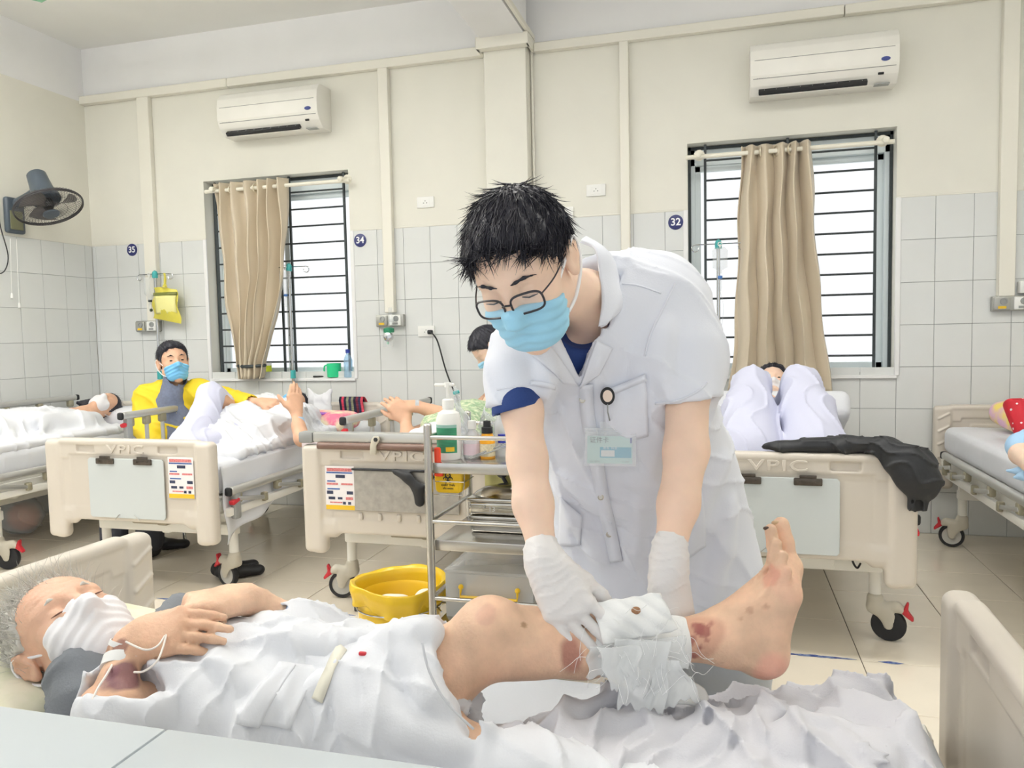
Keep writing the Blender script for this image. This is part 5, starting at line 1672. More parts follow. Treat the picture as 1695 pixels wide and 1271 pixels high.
# neck opening and the V at the chest
s.cap(neck0 + A3((0.0238, 0.1767, 0.9840)) * .03, neck0 + A3((0.0025, -0.2683, -0.9633)) * .04, .053, .054, .012, None, '-')
a_, b_, c_ = A3((4.5090, -3.7040, 1.2780)), A3((4.6060, -3.6790, 1.2500)), A3((4.5710, -3.6950, 1.1640)); dd_ = A3((-0.2656, 0.9619, -0.0653))
n1_ = _n(np.cross(c_ - a_, dd_)); n2_ = _n(np.cross(c_ - b_, dd_))
if n1_ @ (b_ - a_) > 0: n1_ = -n1_
if n2_ @ (a_ - b_) > 0: n2_ = -n2_
back_ = neck0 + A3(tf) * -.02
def vcut(x, y, z):
    d1 = (x - c_[0]) * n1_[0] + (y - c_[1]) * n1_[1] + (z - c_[2]) * n1_[2]
    d2 = (x - c_[0]) * n2_[0] + (y - c_[1]) * n2_[1] + (z - c_[2]) * n2_[2]
    d3 = -((x - back_[0]) * tf_[0] + (y - back_[1]) * tf_[1] + (z - back_[2]) * tf_[2])
    return np.maximum(np.maximum(d1, d2), d3)
tf_ = _n(tf)
s.op('-', vcut, np.minimum.reduce([a_, b_, c_, back_]) - .12, np.maximum.reduce([a_, b_, c_, back_]) + .12, .004)
# drag folds: from the armpits, across the waist and down the skirt
for pts, r in [([(4.6810, -3.5970, 1.2310), (4.6660, -3.5840, 1.1860), (4.6580, -3.5490, 1.1150)], .010), ([(4.7050, -3.5890, 1.2530), (4.6950, -3.5840, 1.2090), (4.7040, -3.5870, 1.1410)], .010),
               ([(4.5040, -3.6900, 1.1920), (4.4920, -3.6550, 1.1460), (4.4860, -3.6200, 1.0750)], .008), ([(4.4930, -3.5230, 0.9400), (4.5190, -3.5000, 0.8740), (4.5690, -3.4720, 0.7680)], .010),
               ([(4.5070, -3.5290, 0.9540), (4.5600, -3.5180, 0.9040), (4.6200, -3.4720, 0.8720)], .007), ([(4.8000, -3.3740, 0.9730), (4.7510, -3.4140, 0.8890), (4.7140, -3.4120, 0.7590)], .012),
               ([(4.8120, -3.3560, 0.8790), (4.7990, -3.3660, 0.7890), (4.7680, -3.3620, 0.6670)], .012), ([(4.6760, -3.5320, 0.9950), (4.6460, -3.4850, 0.8880), (4.6300, -3.4560, 0.7660)], .008),
               ([(4.7300, -3.4770, 0.9630), (4.6840, -3.4920, 0.9400), (4.6280, -3.5270, 0.9570)], .007)]:
    ridge(s, pts, r, .03, snap=(-0.2169, 0.9693, -0.1159))
s.disp(lambda x, y, z: .003 * fbm(x, y, z, 14, 2) - .006 * folds(x, y, z, (.9, .3, .35), 26, 7, 1.6, 4) - .0045 * folds(x, y, z, (.4, .1, 1), 30, 17, 2, 5))
s.plane((0, 0, .60), (0, 0, -1), .004)
s.plane((0, -3.30, 0), (0, -1, -.0), .02) if 0 else None
coat = s.mesh('coat', m_coat, doc)
bv = BVHTree.FromObject(coat, bpy.context.evaluated_depsgraph_get())
vd = (-0.2169, 0.9693, -0.1159)
# placket, pockets, seams, hems (flat cloth laid on the coat)
def strip(name, pts, w, m=m_coat, off=.0012, th=.0014, root=coat, bvh=bv):
    P = [Vector(p) for p in curve_pts([on(bvh, q, vd, off) for q in pts], 5)]
    V = []; F = []
    for i, p in enumerate(P):
        d = (P[min(i + 1, len(P) - 1)] - P[max(i - 1, 0)]).normalized(); x = d.cross(Vector(vd)).normalized()
        for sg in (-1, 1): V.append(on(bvh, p + x * sg * w / 2, vd, off))
        if i: F.append((2 * i - 2, 2 * i - 1, 2 * i + 1, 2 * i))
    o = mesh(name, V, F, m, root, True, 180, True); md = o.modifiers.new('t', 'SOLIDIFY'); md.thickness = th; md.offset = 0
    return o
strip('placket', [(4.5920, -3.7510, 1.1630), (4.5970, -3.7540, 1.1020), (4.6130, -3.7550, 1.0200), (4.6290, -3.7560, 0.9380), (4.6480, -3.7570, 0.8560), (4.6600, -3.7570, 0.8000)], .026, off=.003, th=.003)
decal('pocket', bv, [(4.6230, -3.7430, 1.1510), (4.6960, -3.7210, 1.1800), (4.7080, -3.7260, 1.0650), (4.6290, -3.7490, 1.0420)], m_coat, coat, vd, .004, .004, 12, 12, .005)
strip('pocket_hem', [(4.6240, -3.7440, 1.1440), (4.6600, -3.7330, 1.1580), (4.6970, -3.7220, 1.1730)], .012, off=.0095)
decal('pocket', bv, [(4.5470, -3.7790, 0.9400), (4.5890, -3.7700, 0.9010), (4.5870, -3.7750, 0.8320), (4.5450, -3.7870, 0.8230)], m_coat, coat, vd, .005, .004, 10, 10, .008)
decal('pocket', bv, [(4.7620, -3.7220, 0.9000), (4.8200, -3.7030, 0.9500), (4.8370, -3.7060, 0.8320), (4.7720, -3.7270, 0.7930)], m_coat, coat, vd, .004, .004, 12, 12, .008)
strip('chest_tab', [(4.5050, -3.8270, 1.1710), (4.5260, -3.8210, 1.1670), (4.5470, -3.8160, 1.1620)], .009, off=.003, th=.002)
strip('shoulder_seam', [(4.7410, -3.6460, 1.3420), (4.7180, -3.6550, 1.2950), (4.6940, -3.6650, 1.2480), (4.6830, -3.6710, 1.2060)], .0035, off=.001)
strip('shoulder_seam', [(4.6180, -3.6800, 1.3450), (4.6690, -3.6660, 1.3410), (4.7150, -3.6540, 1.3230)], .003, off=.001)
strip('sleeve_hem', [(4.7160, -3.7200, 1.1250), (4.7480, -3.7110, 1.1280), (4.7830, -3.7000, 1.1440), (4.8040, -3.6930, 1.1610)], .004, off=.001)
strip('sleeve_hem', [(4.4470, -3.8430, 1.1600), (4.4810, -3.8340, 1.1650), (4.5130, -3.8250, 1.1680)], .003, off=.001)
m_snap = mat('snap_metal', (200, 196, 186), .3, .7)
for q in ((4.5860, -3.7550, 1.1360), (4.6240, -3.7570, 0.9430), (4.6440, -3.7570, 0.8600), (4.6100, -3.7550, 1.0360)):
    p = on(bv, q, vd, .0045)
    G().lathe([(.0045, 0), (.0062, .0005), (.0062, .002), (.0045, .0025), (.004, .0012), (0, .0012)], p, 20, Vector(vd) * -1).done('snap_button', m_snap, coat, world=True)
# collar: two folded leaves standing round the neck
def leaf(name, rows, m=m_coat, th=.004, root=coat):
    """rows: list of point lists (same length) -> smooth sheet"""
    R_l = [curve_pts(r_, 4) for r_ in rows]; n = len(R_l[0]); cols = [curve_pts([R_l[i][j] for i in range(len(rows))], 4) for j in range(n)]
    V = [cols[j][i] for i in range(len(cols[0])) for j in range(n)]
    F = [(i * n + j, i * n + j + 1, i * n + n + j + 1, i * n + n + j) for i in range(len(cols[0]) - 1) for j in range(n - 1)]
    o = mesh(name, V, F, m, root, True, 180, True); md = o.modifiers.new('t', 'SOLIDIFY'); md.thickness = th; md.offset = 0
    return o
leaf('collar', [[(4.5430, -3.5390, 1.4240), (4.5780, -3.5930, 1.4010), (4.5910, -3.6250, 1.3500), (4.5990, -3.6520, 1.2990), (4.5940, -3.6660, 1.2550)],
                [(4.5500, -3.5260, 1.4320), (4.5980, -3.5780, 1.3970), (4.6130, -3.6090, 1.3420), (4.6240, -3.6290, 1.2990), (4.6080, -3.6620, 1.2590)],
                [(4.5350, -3.5100, 1.4250), (4.6010, -3.5360, 1.3900), (4.6220, -3.5750, 1.3350), (4.6300, -3.6070, 1.2900), (4.5960, -3.6550, 1.2540)]])
decal('lapel', bv, [(4.6190, -3.7900, 1.2470), (4.6490, -3.7830, 1.2340), (4.6250, -3.7930, 1.1860), (4.5910, -3.8030, 1.1630)], m_coat, coat, vd, .004, .004, 10, 12, .004)
decal('lapel', bv, [(4.4980, -3.8250, 1.2280), (4.5360, -3.8130, 1.2400), (4.5890, -3.8040, 1.1670), (4.5620, -3.8110, 1.1710)], m_coat, coat, vd, .004, .004, 10, 12, .004)
leaf('collar', [[(4.4600, -3.7190, 1.2500), (4.4900, -3.7420, 1.2520), (4.5160, -3.7400, 1.2490)], [(4.4440, -3.7030, 1.2410), (4.4730, -3.7270, 1.2370), (4.4960, -3.7320, 1.2300)]], th=.004)

# trousers and shoes
s = SDF(.009)
for sx, fx in ((-.09, 4.66), (.09, 4.83)):
    s.chain([(4.69 + sx, -3.25, .74), (fx, -3.18, .50), (fx, -3.12, .06)], [.085, .092, .07], .04)
s.disp(lambda x, y, z: .004 * fbm(x, y, z, 16, 5) - .006 * folds(x, y, z, (.3, .2, 1), 22, 3, 1.5, 4))
s.mesh('trousers', m_coat2, doc)
for fx in (4.66, 4.83):
    s = SDF(.007); s.chain([(fx, -3.08, .04), (fx, -3.16, .04), (fx, -3.27, .032)], [.045, .042, .038], .03, (0, 0, 1, .85)).cap((fx, -3.09, .07), (fx, -3.15, .07), .042, .038, .03).plane((0, 0, .002), (0, 0, -1))
    s.mesh('shoe', m_black, doc)

# gloves
s = SDF(.0027)
add_hand(s, (4.5270, -3.8290, 0.8690), (0.5277, -0.2899, -0.7984), (0.0672, -0.9015, 0.4276), .176, (.05, .06, .07, .09), .04, -1, 1.0, (.85, .55, -.35), .2, fan=(.34, .30, .26, .22))
s.chain([(4.5150, -3.8080, 0.8890), (4.5220, -3.8170, 0.8720), (4.5310, -3.8250, 0.8490)], [.0262, .0262, .026], .02)
s.ell((4.5130, -3.8060, 0.8930), (.0275, .0275, .006), np.stack([_n((0.9641, 0.2648, -0.0204)), _n(np.cross((0.2118, -0.1089, -0.9712), (0.9641, 0.2648, -0.0204))), _n((0.3155, -0.0757, -0.9459))], 1), .004)
s.disp(lambda x, y, z: -.0016 * folds(x, y, z, (0.3559, 0.0349, -0.9339), 190, 6, 1.6, 3) * (z > .80) + .0006 * fbm(x, y, z, 120, 2))
glove_r = s.mesh('glove', m_glove, doc)
s = SDF(.0027)
add_hand(s, (4.7170, -3.7080, 0.8300), (0.1666, -0.2408, -0.9562), (0.5940, -0.7892, 0.1560), .16, (.26, .28, .30, .3), -.15, 1, 1.0, (.95, .3, -.35), .1, fan=(-.16, -.14, -.12, -.10))
s.chain([(4.7190, -3.6840, 0.8720), (4.7180, -3.6960, 0.8480), (4.7170, -3.7110, 0.8210)], [.0292, .0285, .027], .02)
s.ell((4.7190, -3.6820, 0.8740), (.0305, .0305, .006), np.stack([_n((0.9641, 0.2648, -0.0204)), _n(np.cross((0.0241, -0.1637, -0.9862), (0.9641, 0.2648, -0.0204))), _n((-0.0238, -0.1767, -0.9840))], 1), .004)
s.disp(lambda x, y, z: -.0018 * folds(x, y, z, (0.0936, -0.0417, -0.9947), 190, 8, 1.4, 3) * (z > .80) + .0006 * fbm(x, y, z, 120, 2))
s.mesh('glove', m_glove, doc)

# mask, glasses, hair
add_mask(hd, m_mask, m_loop, doc, 1.25, top=-.008)
add_lashes(hd, m_hair, doc, .0013)
m_frame = mat('dark_spectacle_frame', (44, 42, 48), .3); m_lens = glassy('spectacle_lens', (235, 240, 245), .1, .03)
gl = G(); LN = []
for sx in (-1, 1):
    pts = []
    for t in np.linspace(0, 2 * PI, 28, endpoint=False):
        cx, cy = math.cos(t), math.sin(t)
        a = math.copysign(abs(cx) ** .6, cx) * .0255; b = math.copysign(abs(cy) ** .6, cy) * .0165
        pts.append(hd.p(sx * .032 + a, .112 - abs(sx * .032 + a) * .22, -.006 + b))
    LN.append(pts); gl.tube(pts, .0019, 6, closed=True)
gl.tube([hd.p(-.008, .112, -.002), hd.p(0, .116, .001), hd.p(.008, .112, -.002)], .0017, 6)
glasses = gl.done('glasses', m_frame, doc, world=True)
for sx in (-1, 1):
    G().tube(curve_pts([hd.p(sx * .057, .1, .002), hd.p(sx * .07, .06, .006), hd.p(sx * .08, .0, .016), hd.p(sx * .083, -.03, .008)], 5), .0013, 6).done('temple', m_frame, glasses, world=True)
for pts in LN:
    c0 = sum(pts) / len(pts)
    mesh('lens', [c0] + pts, [(0, i + 1, (i + 1) % len(pts) + 1) for i in range(len(pts))], m_lens, glasses, False, 40, True)
def dark_hair(h, root, n=2600, seed=1, m=None, cut=.0, len_=.042, vox=.004):
    m = m or m_hair
    P, R, q = h.p, h.R, h.s
    s = SDF(vox)
    s.ell(P(0, -.016, .040), A3((.0825, .103, .094)) * q, R)
    s.ell(P(0, .045, .066), A3((.06, .045, .034)) * q, R, .03)
    s.plane(P(0, .055, .05), h.F * .75 - h.U * .62, .012)          # brow line
    s.plane(P(0, -.0, -.028), -h.U + h.F * .45, .012)             # nape and sides
    c, L, F, U = h.c, h.L, h.F, h.U
    def lo(x, y, z):
        return [((x - c[0]) * A[0] + (y - c[1]) * A[1] + (z - c[2]) * A[2]) / q for A in (L, F, U)]
    def dsp(x, y, z):
        a, b, d = lo(x, y, z); ang = np.arctan2(a, b + .04 + .02 * d)
        return -.0045 * np.abs(np.sin(ang * 11 + 2.2 * fbm(x, y, z, 26, seed))) * (d > .0) - .004 * fbm(x, y, z, 45, seed + 1)
    s.disp(dsp)
    # room for the ears
    for sx in (-1, 1): s.ell(P(sx * .085, -.004, -.008), A3((.03, .026, .038)) * q, R, .006, '-')
    o = s.mesh('hair', m, root)
    crown = P(.012, -.05, .125)
    def flow(p, nn):
        return _n(p - crown) * .7 + h.F * .65 - h.U * .2
    lp = lambda X: h.loc(X)
    strands('hair_locks', m, root, seeds_on(o, n, lambda X: (lp(X)[:, 2] > -.02), seed), lambda p: (len_ if lp(p)[2] > .04 else len_ * .45) * q, flow, .0017, .25, .22, seed)
    return o
dark_hair(hd, doc, 3800, 3)
for sx in (-1, 1):
    s = SDF(.0022); s.chain([hd.p(sx * .012, .0975, .024), hd.p(sx * .022, .0975, .0275), hd.p(sx * .036, .0925, .0305), hd.p(sx * .054, .079, .026)], [.0016, .0024, .0026, .0012], .004); s.mesh('eyebrow', m_hair, doc)

# badge reel and card holder
br = G().lathe([(0, -.004), (.012, -.004), (.0135, -.002), (.0135, .003), (.011, .005), (0, .005)], (0, 0, 0), 24).done('badge_reel', m_black, coat, world=False)
pr = on(bv, (4.6300, -3.7420, 1.1410), vd, .018)
br.parent = None; br.matrix_world = Matrix.Translation(pr) @ frame(Vector(vd) * -1).to_4x4() @ Matrix.Diagonal((1, 1.25, 1, 1))
br.parent = doc; br.matrix_parent_inverse = Matrix.Translation(doc.location).inverted()
G().lathe([(0, .0051), (.009, .0051), (.009, .0056), (0, .0056)], (0, 0, 0), 24).done('reel_sticker', mat('peach_sticker', (236, 216, 200), .5), br)
cardc = A3(on(bv, (4.6370, -3.7470, 1.0450), vd, .024)); ex = _n((0.9494, 0.3111, -0.0435)); ey = _n((0.0102, -0.1877, -0.9822)); ez = _n(np.cross(ex, ey))
def cardp(a, b, c=0): return cardc + ex * a + ey * b - ez * c
G().tube([A3(pr) + A3(vd) * -.002 + ey * .012, A3(pr) + ey * .03 - ez * .004, cardp(0, -.047)], .0012, 6).torus(cardp(0, -.05), .004, .001, tuple(ez), 14, 5).done('badge_cord', m_grey, br, world=False).parent = None
o = [q for q in COL.objects if q.name.startswith('badge_cord')][0]; o.parent = doc; o.matrix_parent_inverse = Matrix.Translation(doc.location).inverted()
G().lathe([(0, 0), (.005, 0), (.005, .003), (0, .003)], cardp(0, -.055), 16, tuple(-ez)).done('snap_button', m_snap, doc, world=True)
m_hold = glassy('badge_vinyl', (240, 244, 246), .25, .1)
def quadbox(name, a0, a1, b0, b1, c0, c1, m, root):
    return G().add([cardp(a, b, c) for c in (c0, c1) for b in (b0, b1) for a in (a0, a1)], [(0, 1, 3, 2), (4, 6, 7, 5), (0, 4, 5, 1), (2, 3, 7, 6), (0, 2, 6, 4), (1, 5, 7, 3)]).done(name, m, root, False, world=True)
hold = quadbox('badge_holder', -.049, .049, -.036, .036, .0035, .0045, m_hold, doc)
quadbox('holder_ridge', -.049, .049, -.036, -.031, .0045, .0062, m_hold, hold); quadbox('holder_ridge', -.049, .049, -.029, -.024, .0045, .0058, m_hold, hold)
quadbox('holder_tab', -.02, .02, -.048, -.036, .0035, .0045, m_hold, hold)
card = quadbox('badge_card', -.044, .042, -.021, .031, .0005, .0025, mat('mint_card', (206, 236, 230), .45), doc)
quadbox('card_panel', -.02, .04, .0, .02, .0025, .003, mat('cyan_print', (60, 180, 208), .45), card)
quadbox('card_photo', -.018, .008, .006, .018, .003, .0034, m_wpl, card)
quadbox('card_mark', .038, .041, -.018, -.008, .0025, .003, mat('violet_mark', (70, 70, 180), .45), card)
TM = Matrix((tuple(ex) + (0,), tuple(-ey) + (0,), tuple(-ez) + (0,), (0, 0, 0, 1))).transposed()
def ctext(name, t, size, a, b, m, al='LEFT'):
    M = TM.copy(); M.translation = Vector(cardp(a, b, .0032)); return text(name, t, size, M, m, card, .0002, align=al, world=True)
ctext('card_writing', '证件卡', .0125, -.04, -.0125, mat('dark_print', (80, 90, 92), .5))
ctext('card_writing', '姓名  科室', .006, -.014, .002, m_ink); ctext('card_writing', 'No. 0215', .005, -.04, .0275, m_grey); ctext('card_writing', 'ID CARD', .0035, .022, .0275, m_grey)

# ---------------------------------------------------------------- the old man on the nearest bed
old = empty('person', (4.2, -3.88, .545), label='white-haired old man in white mask lying on the nearest bed, bare leg raised', cat='person')
ho = Head((3.7210, -3.9840, 0.7340), (0.2648, 0.9399, 0.2155), (-0.8678, 0.1343, 0.4785), (0.4237, -0.3042, 0.8532), .99)
LEG = [(4.2520, -3.9320, 0.6500), (4.3550, -3.9110, 0.6960), (4.4390, -3.8790, 0.7490), (4.5070, -3.8500, 0.7450), (4.5920, -3.8220, 0.7340), (4.6960, -3.7880, 0.7350), (4.7770, -3.7600, 0.7370), (4.8160, -3.7500, 0.7330)]
s = SDF(.0042)
add_head(s, ho, age=1)
nk = A3((3.885, -3.955, .685))
s.cap(ho.p(0, -.02, -.05), nk, .052, .06, .03)
s.chain([nk, (4.02, -3.945, .64), (4.22, -3.92, .63)], [.06, .08, .08], .05)
# right arm, wrist on the chest
s.cap(A3((3.93, -4.03, .65)), A3((3.9270, -4.1220, 0.6990)), .045, .038, .03)
s.chain([(3.8980, -4.1100, 0.6910), (3.9360, -4.1250, 0.7010), (3.9130, -4.0930, 0.7280), (3.8990, -4.0550, 0.7610)], [.036, .031, .0265, .0215], .012)
add_hand(s, (3.8980, -4.0510, 0.7660), (0.9344, 0.2534, 0.2503), (0.0740, -0.6807, 0.7288), .162, (.16, .18, .20, .24), .03, -1, 1.0, (.8, .55, -.5), .3, fan=(-.26, -.26, -.25, -.22))
# left arm, fist closed over the other hand
s.cap(A3((3.90, -3.83, .66)), A3((4.1120, -3.7930, 0.6650)), .04, .04, .03)
s.chain([(4.1230, -3.7890, 0.6750), (4.0580, -3.8050, 0.7100), (3.9930, -3.8480, 0.7670), (3.9870, -3.8630, 0.7790)], [.04, .033, .0265, .0245], .012)
add_hand(s, (3.9840, -3.8700, 0.7830), (-0.2750, -0.9471, 0.1656), (0.0919, -0.0659, 0.9936), .172, (1.3, 1.32, 1.34, 1.36), .04, 1, 1.08, (.5, .7, -.6), .4, kf=.0035, fan=(0, 0, 0, 0))
# right leg, bare from above the knee
s.chain(LEG, [.085, .066, .055, .050, .047, .037, .034, .036], .02)
s.ell((4.4480, -3.8840, 0.7830), (.045, .045, .04), None, .03)                      # kneecap
s.cap((4.4800, -3.8640, 0.7280), (4.5810, -3.8210, 0.7200), .036, .030, .03)              # calf
# foot seen from its outer side, toes up
s.cap((4.8160, -3.7500, 0.7350), (4.8700, -3.7440, 0.7170), .036, .033, .03)
s.cap((4.8210, -3.7450, 0.7470), (4.9100, -3.6850, 0.8430), .036, .0195, .03); s.cap((4.8230, -3.7490, 0.7430), (4.9050, -3.7390, 0.8120), .036, .020, .03)
s.cap((4.8260, -3.7460, 0.7440), (4.9060, -3.7130, 0.8340), .034, .019, .03)
s.cap((4.8710, -3.7480, 0.7160), (4.9090, -3.7400, 0.8120), .030, .019, .025); s.cap((4.8710, -3.7440, 0.7150), (4.9150, -3.6840, 0.8410), .030, .019, .025)
s.ell((4.8740, -3.7460, 0.7080), (.031, .031, .026), None, .02)
s.ell((4.8190, -3.7780, 0.7360), (.014, .012, .014), None, .012)                      # ankle bone
TOES = [([(4.9140, -3.6810, 0.8500), (4.9100, -3.6770, 0.8820), (4.9040, -3.6750, 0.9120)], [.0165, .0145, .0138]),
        ([(4.9040, -3.6990, 0.8450), (4.8900, -3.7040, 0.8810), (4.8850, -3.7040, 0.9100)], [.0125, .0108, .0102]),
        ([(4.9010, -3.7150, 0.8340), (4.8890, -3.7200, 0.8680), (4.8930, -3.7220, 0.8910)], [.0122, .0105, .0098]),
        ([(4.9040, -3.7280, 0.8210), (4.8950, -3.7340, 0.8530), (4.9020, -3.7350, 0.8750)], [.0122, .0105, .0096]),
        ([(4.9080, -3.7400, 0.8070), (4.9030, -3.7460, 0.8350), (4.9070, -3.7460, 0.8540)], [.0122, .0105, .0095])]
for pts, rr in TOES: s.chain(pts, rr, .006)
for (a, b) in [((4.8700, -3.7610, 0.8160), (4.8920, -3.7420, 0.8470)), ((4.8640, -3.7460, 0.8210), (4.8880, -3.7320, 0.8540)), ((4.8580, -3.7320, 0.8310), (4.8860, -3.7130, 0.8630))]:
    s.cap(a, b, .0035, .0035, .008)
# the other leg, straight under the sheet
s.chain([(4.24, -3.95, .625), (4.55, -4.02, .60), (4.95, -4.05, .595), (4.99, -4.05, .62)], [.075, .05, .034, .030], .03)
# wrinkles on the knee, ankle and hands
def skin_d(x, y, z):
    kn = np.exp(-(((x - 4.44) ** 2 + (y + 3.88) ** 2 + (z - .77) ** 2) / .055 ** 2))
    an = np.exp(-(((x - 4.83) ** 2 + (y + 3.74) ** 2 + (z - .75) ** 2) / .05 ** 2))
    hn = ((x < 4.06) & (y > -4.10) & (z > .73)).astype(np.float32)
    return -.0022 * kn * folds(x, y, z, (.8, .1, .6), 200, 3, 1.4, 3) - .0016 * an * folds(x, y, z, (.8, .1, -.5), 170, 4, 1.4, 3) - .0012 * hn * folds(x, y, z, (.9, .2, .1), 230, 9, 1.6, 3) + .0007 * fbm(x, y, z, 110, 5)
def brow_d(x, y, z):
    q = ho.loc(np.stack([x, y, z], 1)); w = np.clip((q[:, 1] - .045) * 40, 0, 1) * np.clip((q[:, 2] - .03) * 60, 0, 1) * np.clip((.1 - q[:, 2]) * 40, 0, 1) * (np.abs(q[:, 0]) < .065)
    e = np.clip(1 - np.abs(q[:, 2] - .0) / .03, 0, 1) * np.clip((np.abs(q[:, 0]) - .044) * 60, 0, 1) * (q[:, 1] > .03) * (np.abs(q[:, 0]) < .075)
    return .0011 * w * np.sin(q[:, 2] * 2 * PI / .0125 + 1.2 * np.sin(q[:, 0] * 60)) + .0008 * e * np.sin(q[:, 2] * 2 * PI / .007 + q[:, 0] * 90)
s.disp(skin_d).disp(brow_d)
def old_col(x, y, z):
    P = np.stack([x, y, z], 1); n = len(x)
    base = np.tile(L3((234, 196, 166)), (n, 1))
    f_ = fbm(x, y, z, 60, 21)[:, None]; base = base * (1 - .10 * np.clip(f_ * 2, 0, 1)) + L3((214, 150, 128)) * .10 * np.clip(-f_ * 2, 0, 1)
    face = ho.loc(P); near = (np.linalg.norm(P - ho.c, axis=1) < .18)
    base[near] = base[near] * .6 + L3((224, 166, 142)) * .4
    def blob(c, r, col, k=1.0, noise=0.0, nf=90, sd=1):
        d = np.linalg.norm(P - A3(c), axis=1) / r
        if noise: d = d + noise * fbm(x, y, z, nf, sd)
        w = np.clip((1.15 - d) * 3.5, 0, 1)[:, None] * k
        base[:] = base * (1 - w) + L3(col) * w
    armr = (P[:, 0] < 4.03) & (P[:, 1] < -3.99) & (near == False)
    base[armr] = base[armr] * .65 + L3((200, 146, 112)) * .35
    # bruised forearm, spots on the hands
    blob((3.9410, -4.1100, 0.7470), .026, (108, 62, 76), .85, .5, 80, 3); blob((3.9270, -4.1200, 0.7280), .02, (120, 72, 78), .75, .6, 90, 4); blob((3.9060, -4.0810, 0.7730), .014, (124, 76, 72), .75, .5, 100, 5); blob((3.9220, -4.1150, 0.7510), .012, (120, 70, 84), .7, .5, 100, 15)
    # shin: small bruise, brown mark, dark red band by the dressing, sores at the ankle
    blob((4.4870, -3.9050, 0.7720), .0075, (172, 92, 104), .9, .5, 160, 6); blob((4.5070, -3.8940, 0.7880), .005, (168, 130, 96), .8, .3, 160, 7); blob((4.5750, -3.8680, 0.7340), .026, (166, 104, 92), .8, .45, 80, 8)
    blob((4.4510, -3.9180, 0.8060), .016, (214, 160, 146), .35, .9, 90, 18); blob((4.4070, -3.9490, 0.6900), .002, (60, 40, 40), .9); blob((4.4610, -3.9200, 0.7420), .006, (196, 150, 126), .5, .4, 120, 19)
    for q, r_ in (((4.7660, -3.7970, 0.7720), .012), ((4.7780, -3.7940, 0.7640), .010), ((4.7570, -3.8050, 0.7470), .012), ((4.7720, -3.8010, 0.7370), .008), ((4.7890, -3.7850, 0.7780), .009), ((4.7830, -3.7940, 0.7470), .006), ((4.7640, -3.8010, 0.7240), .009)):
        blob(q, r_, (126, 52, 66), .85, .8, 150, 9)
    blob((4.7780, -3.7950, 0.7520), .034, (186, 120, 100), .45, .5, 60, 10)
    for q, r_ in (((4.8350, -3.7780, 0.7800), .006), ((4.8450, -3.7810, 0.7630), .005), ((4.8690, -3.7740, 0.7760), .004), ((4.8590, -3.7800, 0.7470), .005), ((4.8850, -3.7720, 0.8070), .004), ((4.8490, -3.7730, 0.7940), .008), ((4.8250, -3.7840, 0.7270), .004), ((4.8060, -3.7900, 0.7130), .004), ((4.8740, -3.7730, 0.8010), .007)):
        blob(q, r_ * .75, (176, 124, 98), .45, .5, 160, 11)
    blob((4.8790, -3.7650, 0.7090), .030, (236, 168, 150), .6, .3, 60, 12); blob((4.9100, -3.7480, 0.8350), .03, (240, 190, 164), .5, .3, 60, 13); blob((4.8800, -3.7460, 0.8390), .018, (226, 150, 130), .55, .6, 120, 14)
    return base
bodyo = s.mesh('body', m_skin_old, old, col=old_col)
m_nail = mat('thick_toenail', (206, 176, 140), .4); m_naild = mat('dark_toenail', (84, 66, 58), .5)
for k, (pts, rr) in enumerate(TOES):
    p = A3(pts[-1]); n_ = _n((-0.8239, -0.4422, 0.3545)); 
    if k < 2: G().ball(p + n_ * rr[-1] * .72, (rr[-1] * .30, rr[-1] * .62, rr[-1] * .55), 8, frame((0.2264, -0.7794, 0.5841), tuple(n_))).done('toenail', m_naild if k == 1 else m_nail, old, world=True)
mko = add_mask(ho, m_maskw, m_loop, old, 1.1, top=.004)
# hair: thin white shell and wisps
P, R, q = ho.p, ho.R, ho.s
s = SDF(.0045)
s.ell(P(0, -.022, .038), A3((.083, .103, .095)) * q, R)
s.plane(P(0, .058, .088), ho.F * .8 - ho.U * .5, .02).plane(P(0, -.02, -.06), -ho.U + ho.F * .3, .012)
for sx in (-1, 1): s.ell(P(sx * .085, -.004, -.012), A3((.034, .026, .044)) * q, R, .006, '-')
s.disp(lambda x, y, z: -.006 * folds(x, y, z, (.3, .5, .8), 150, 4, 2.2, 2) - .004 * fbm(x, y, z, 60, 2))
hao = s.mesh('hair', m_hairg, old)
crown = P(0, -.03, .12)
strands('hair_wisps', m_hairg, old, seeds_on(hao, 2600, lambda X: ho.loc(X)[:, 2] > -.05, 5), lambda p: .055, lambda p, n: _n(A3((-0.8356, -0.0697, 0.5449)) + .7 * n + .5 * _n(p - crown)), .0011, .6, .5, 5, 5)
for sx in (-1, 1):
    s = SDF(.0024); s.chain([ho.p(sx * .014, .093, .022), ho.p(sx * .03, .091, .029), ho.p(sx * .052, .073, .024)], [.0012, .0026, .0012], .004); s.mesh('eyebrow', m_hairg, old)

add_lashes(ho, mat('brown_lash', (110, 76, 62), .7), old, .0012)
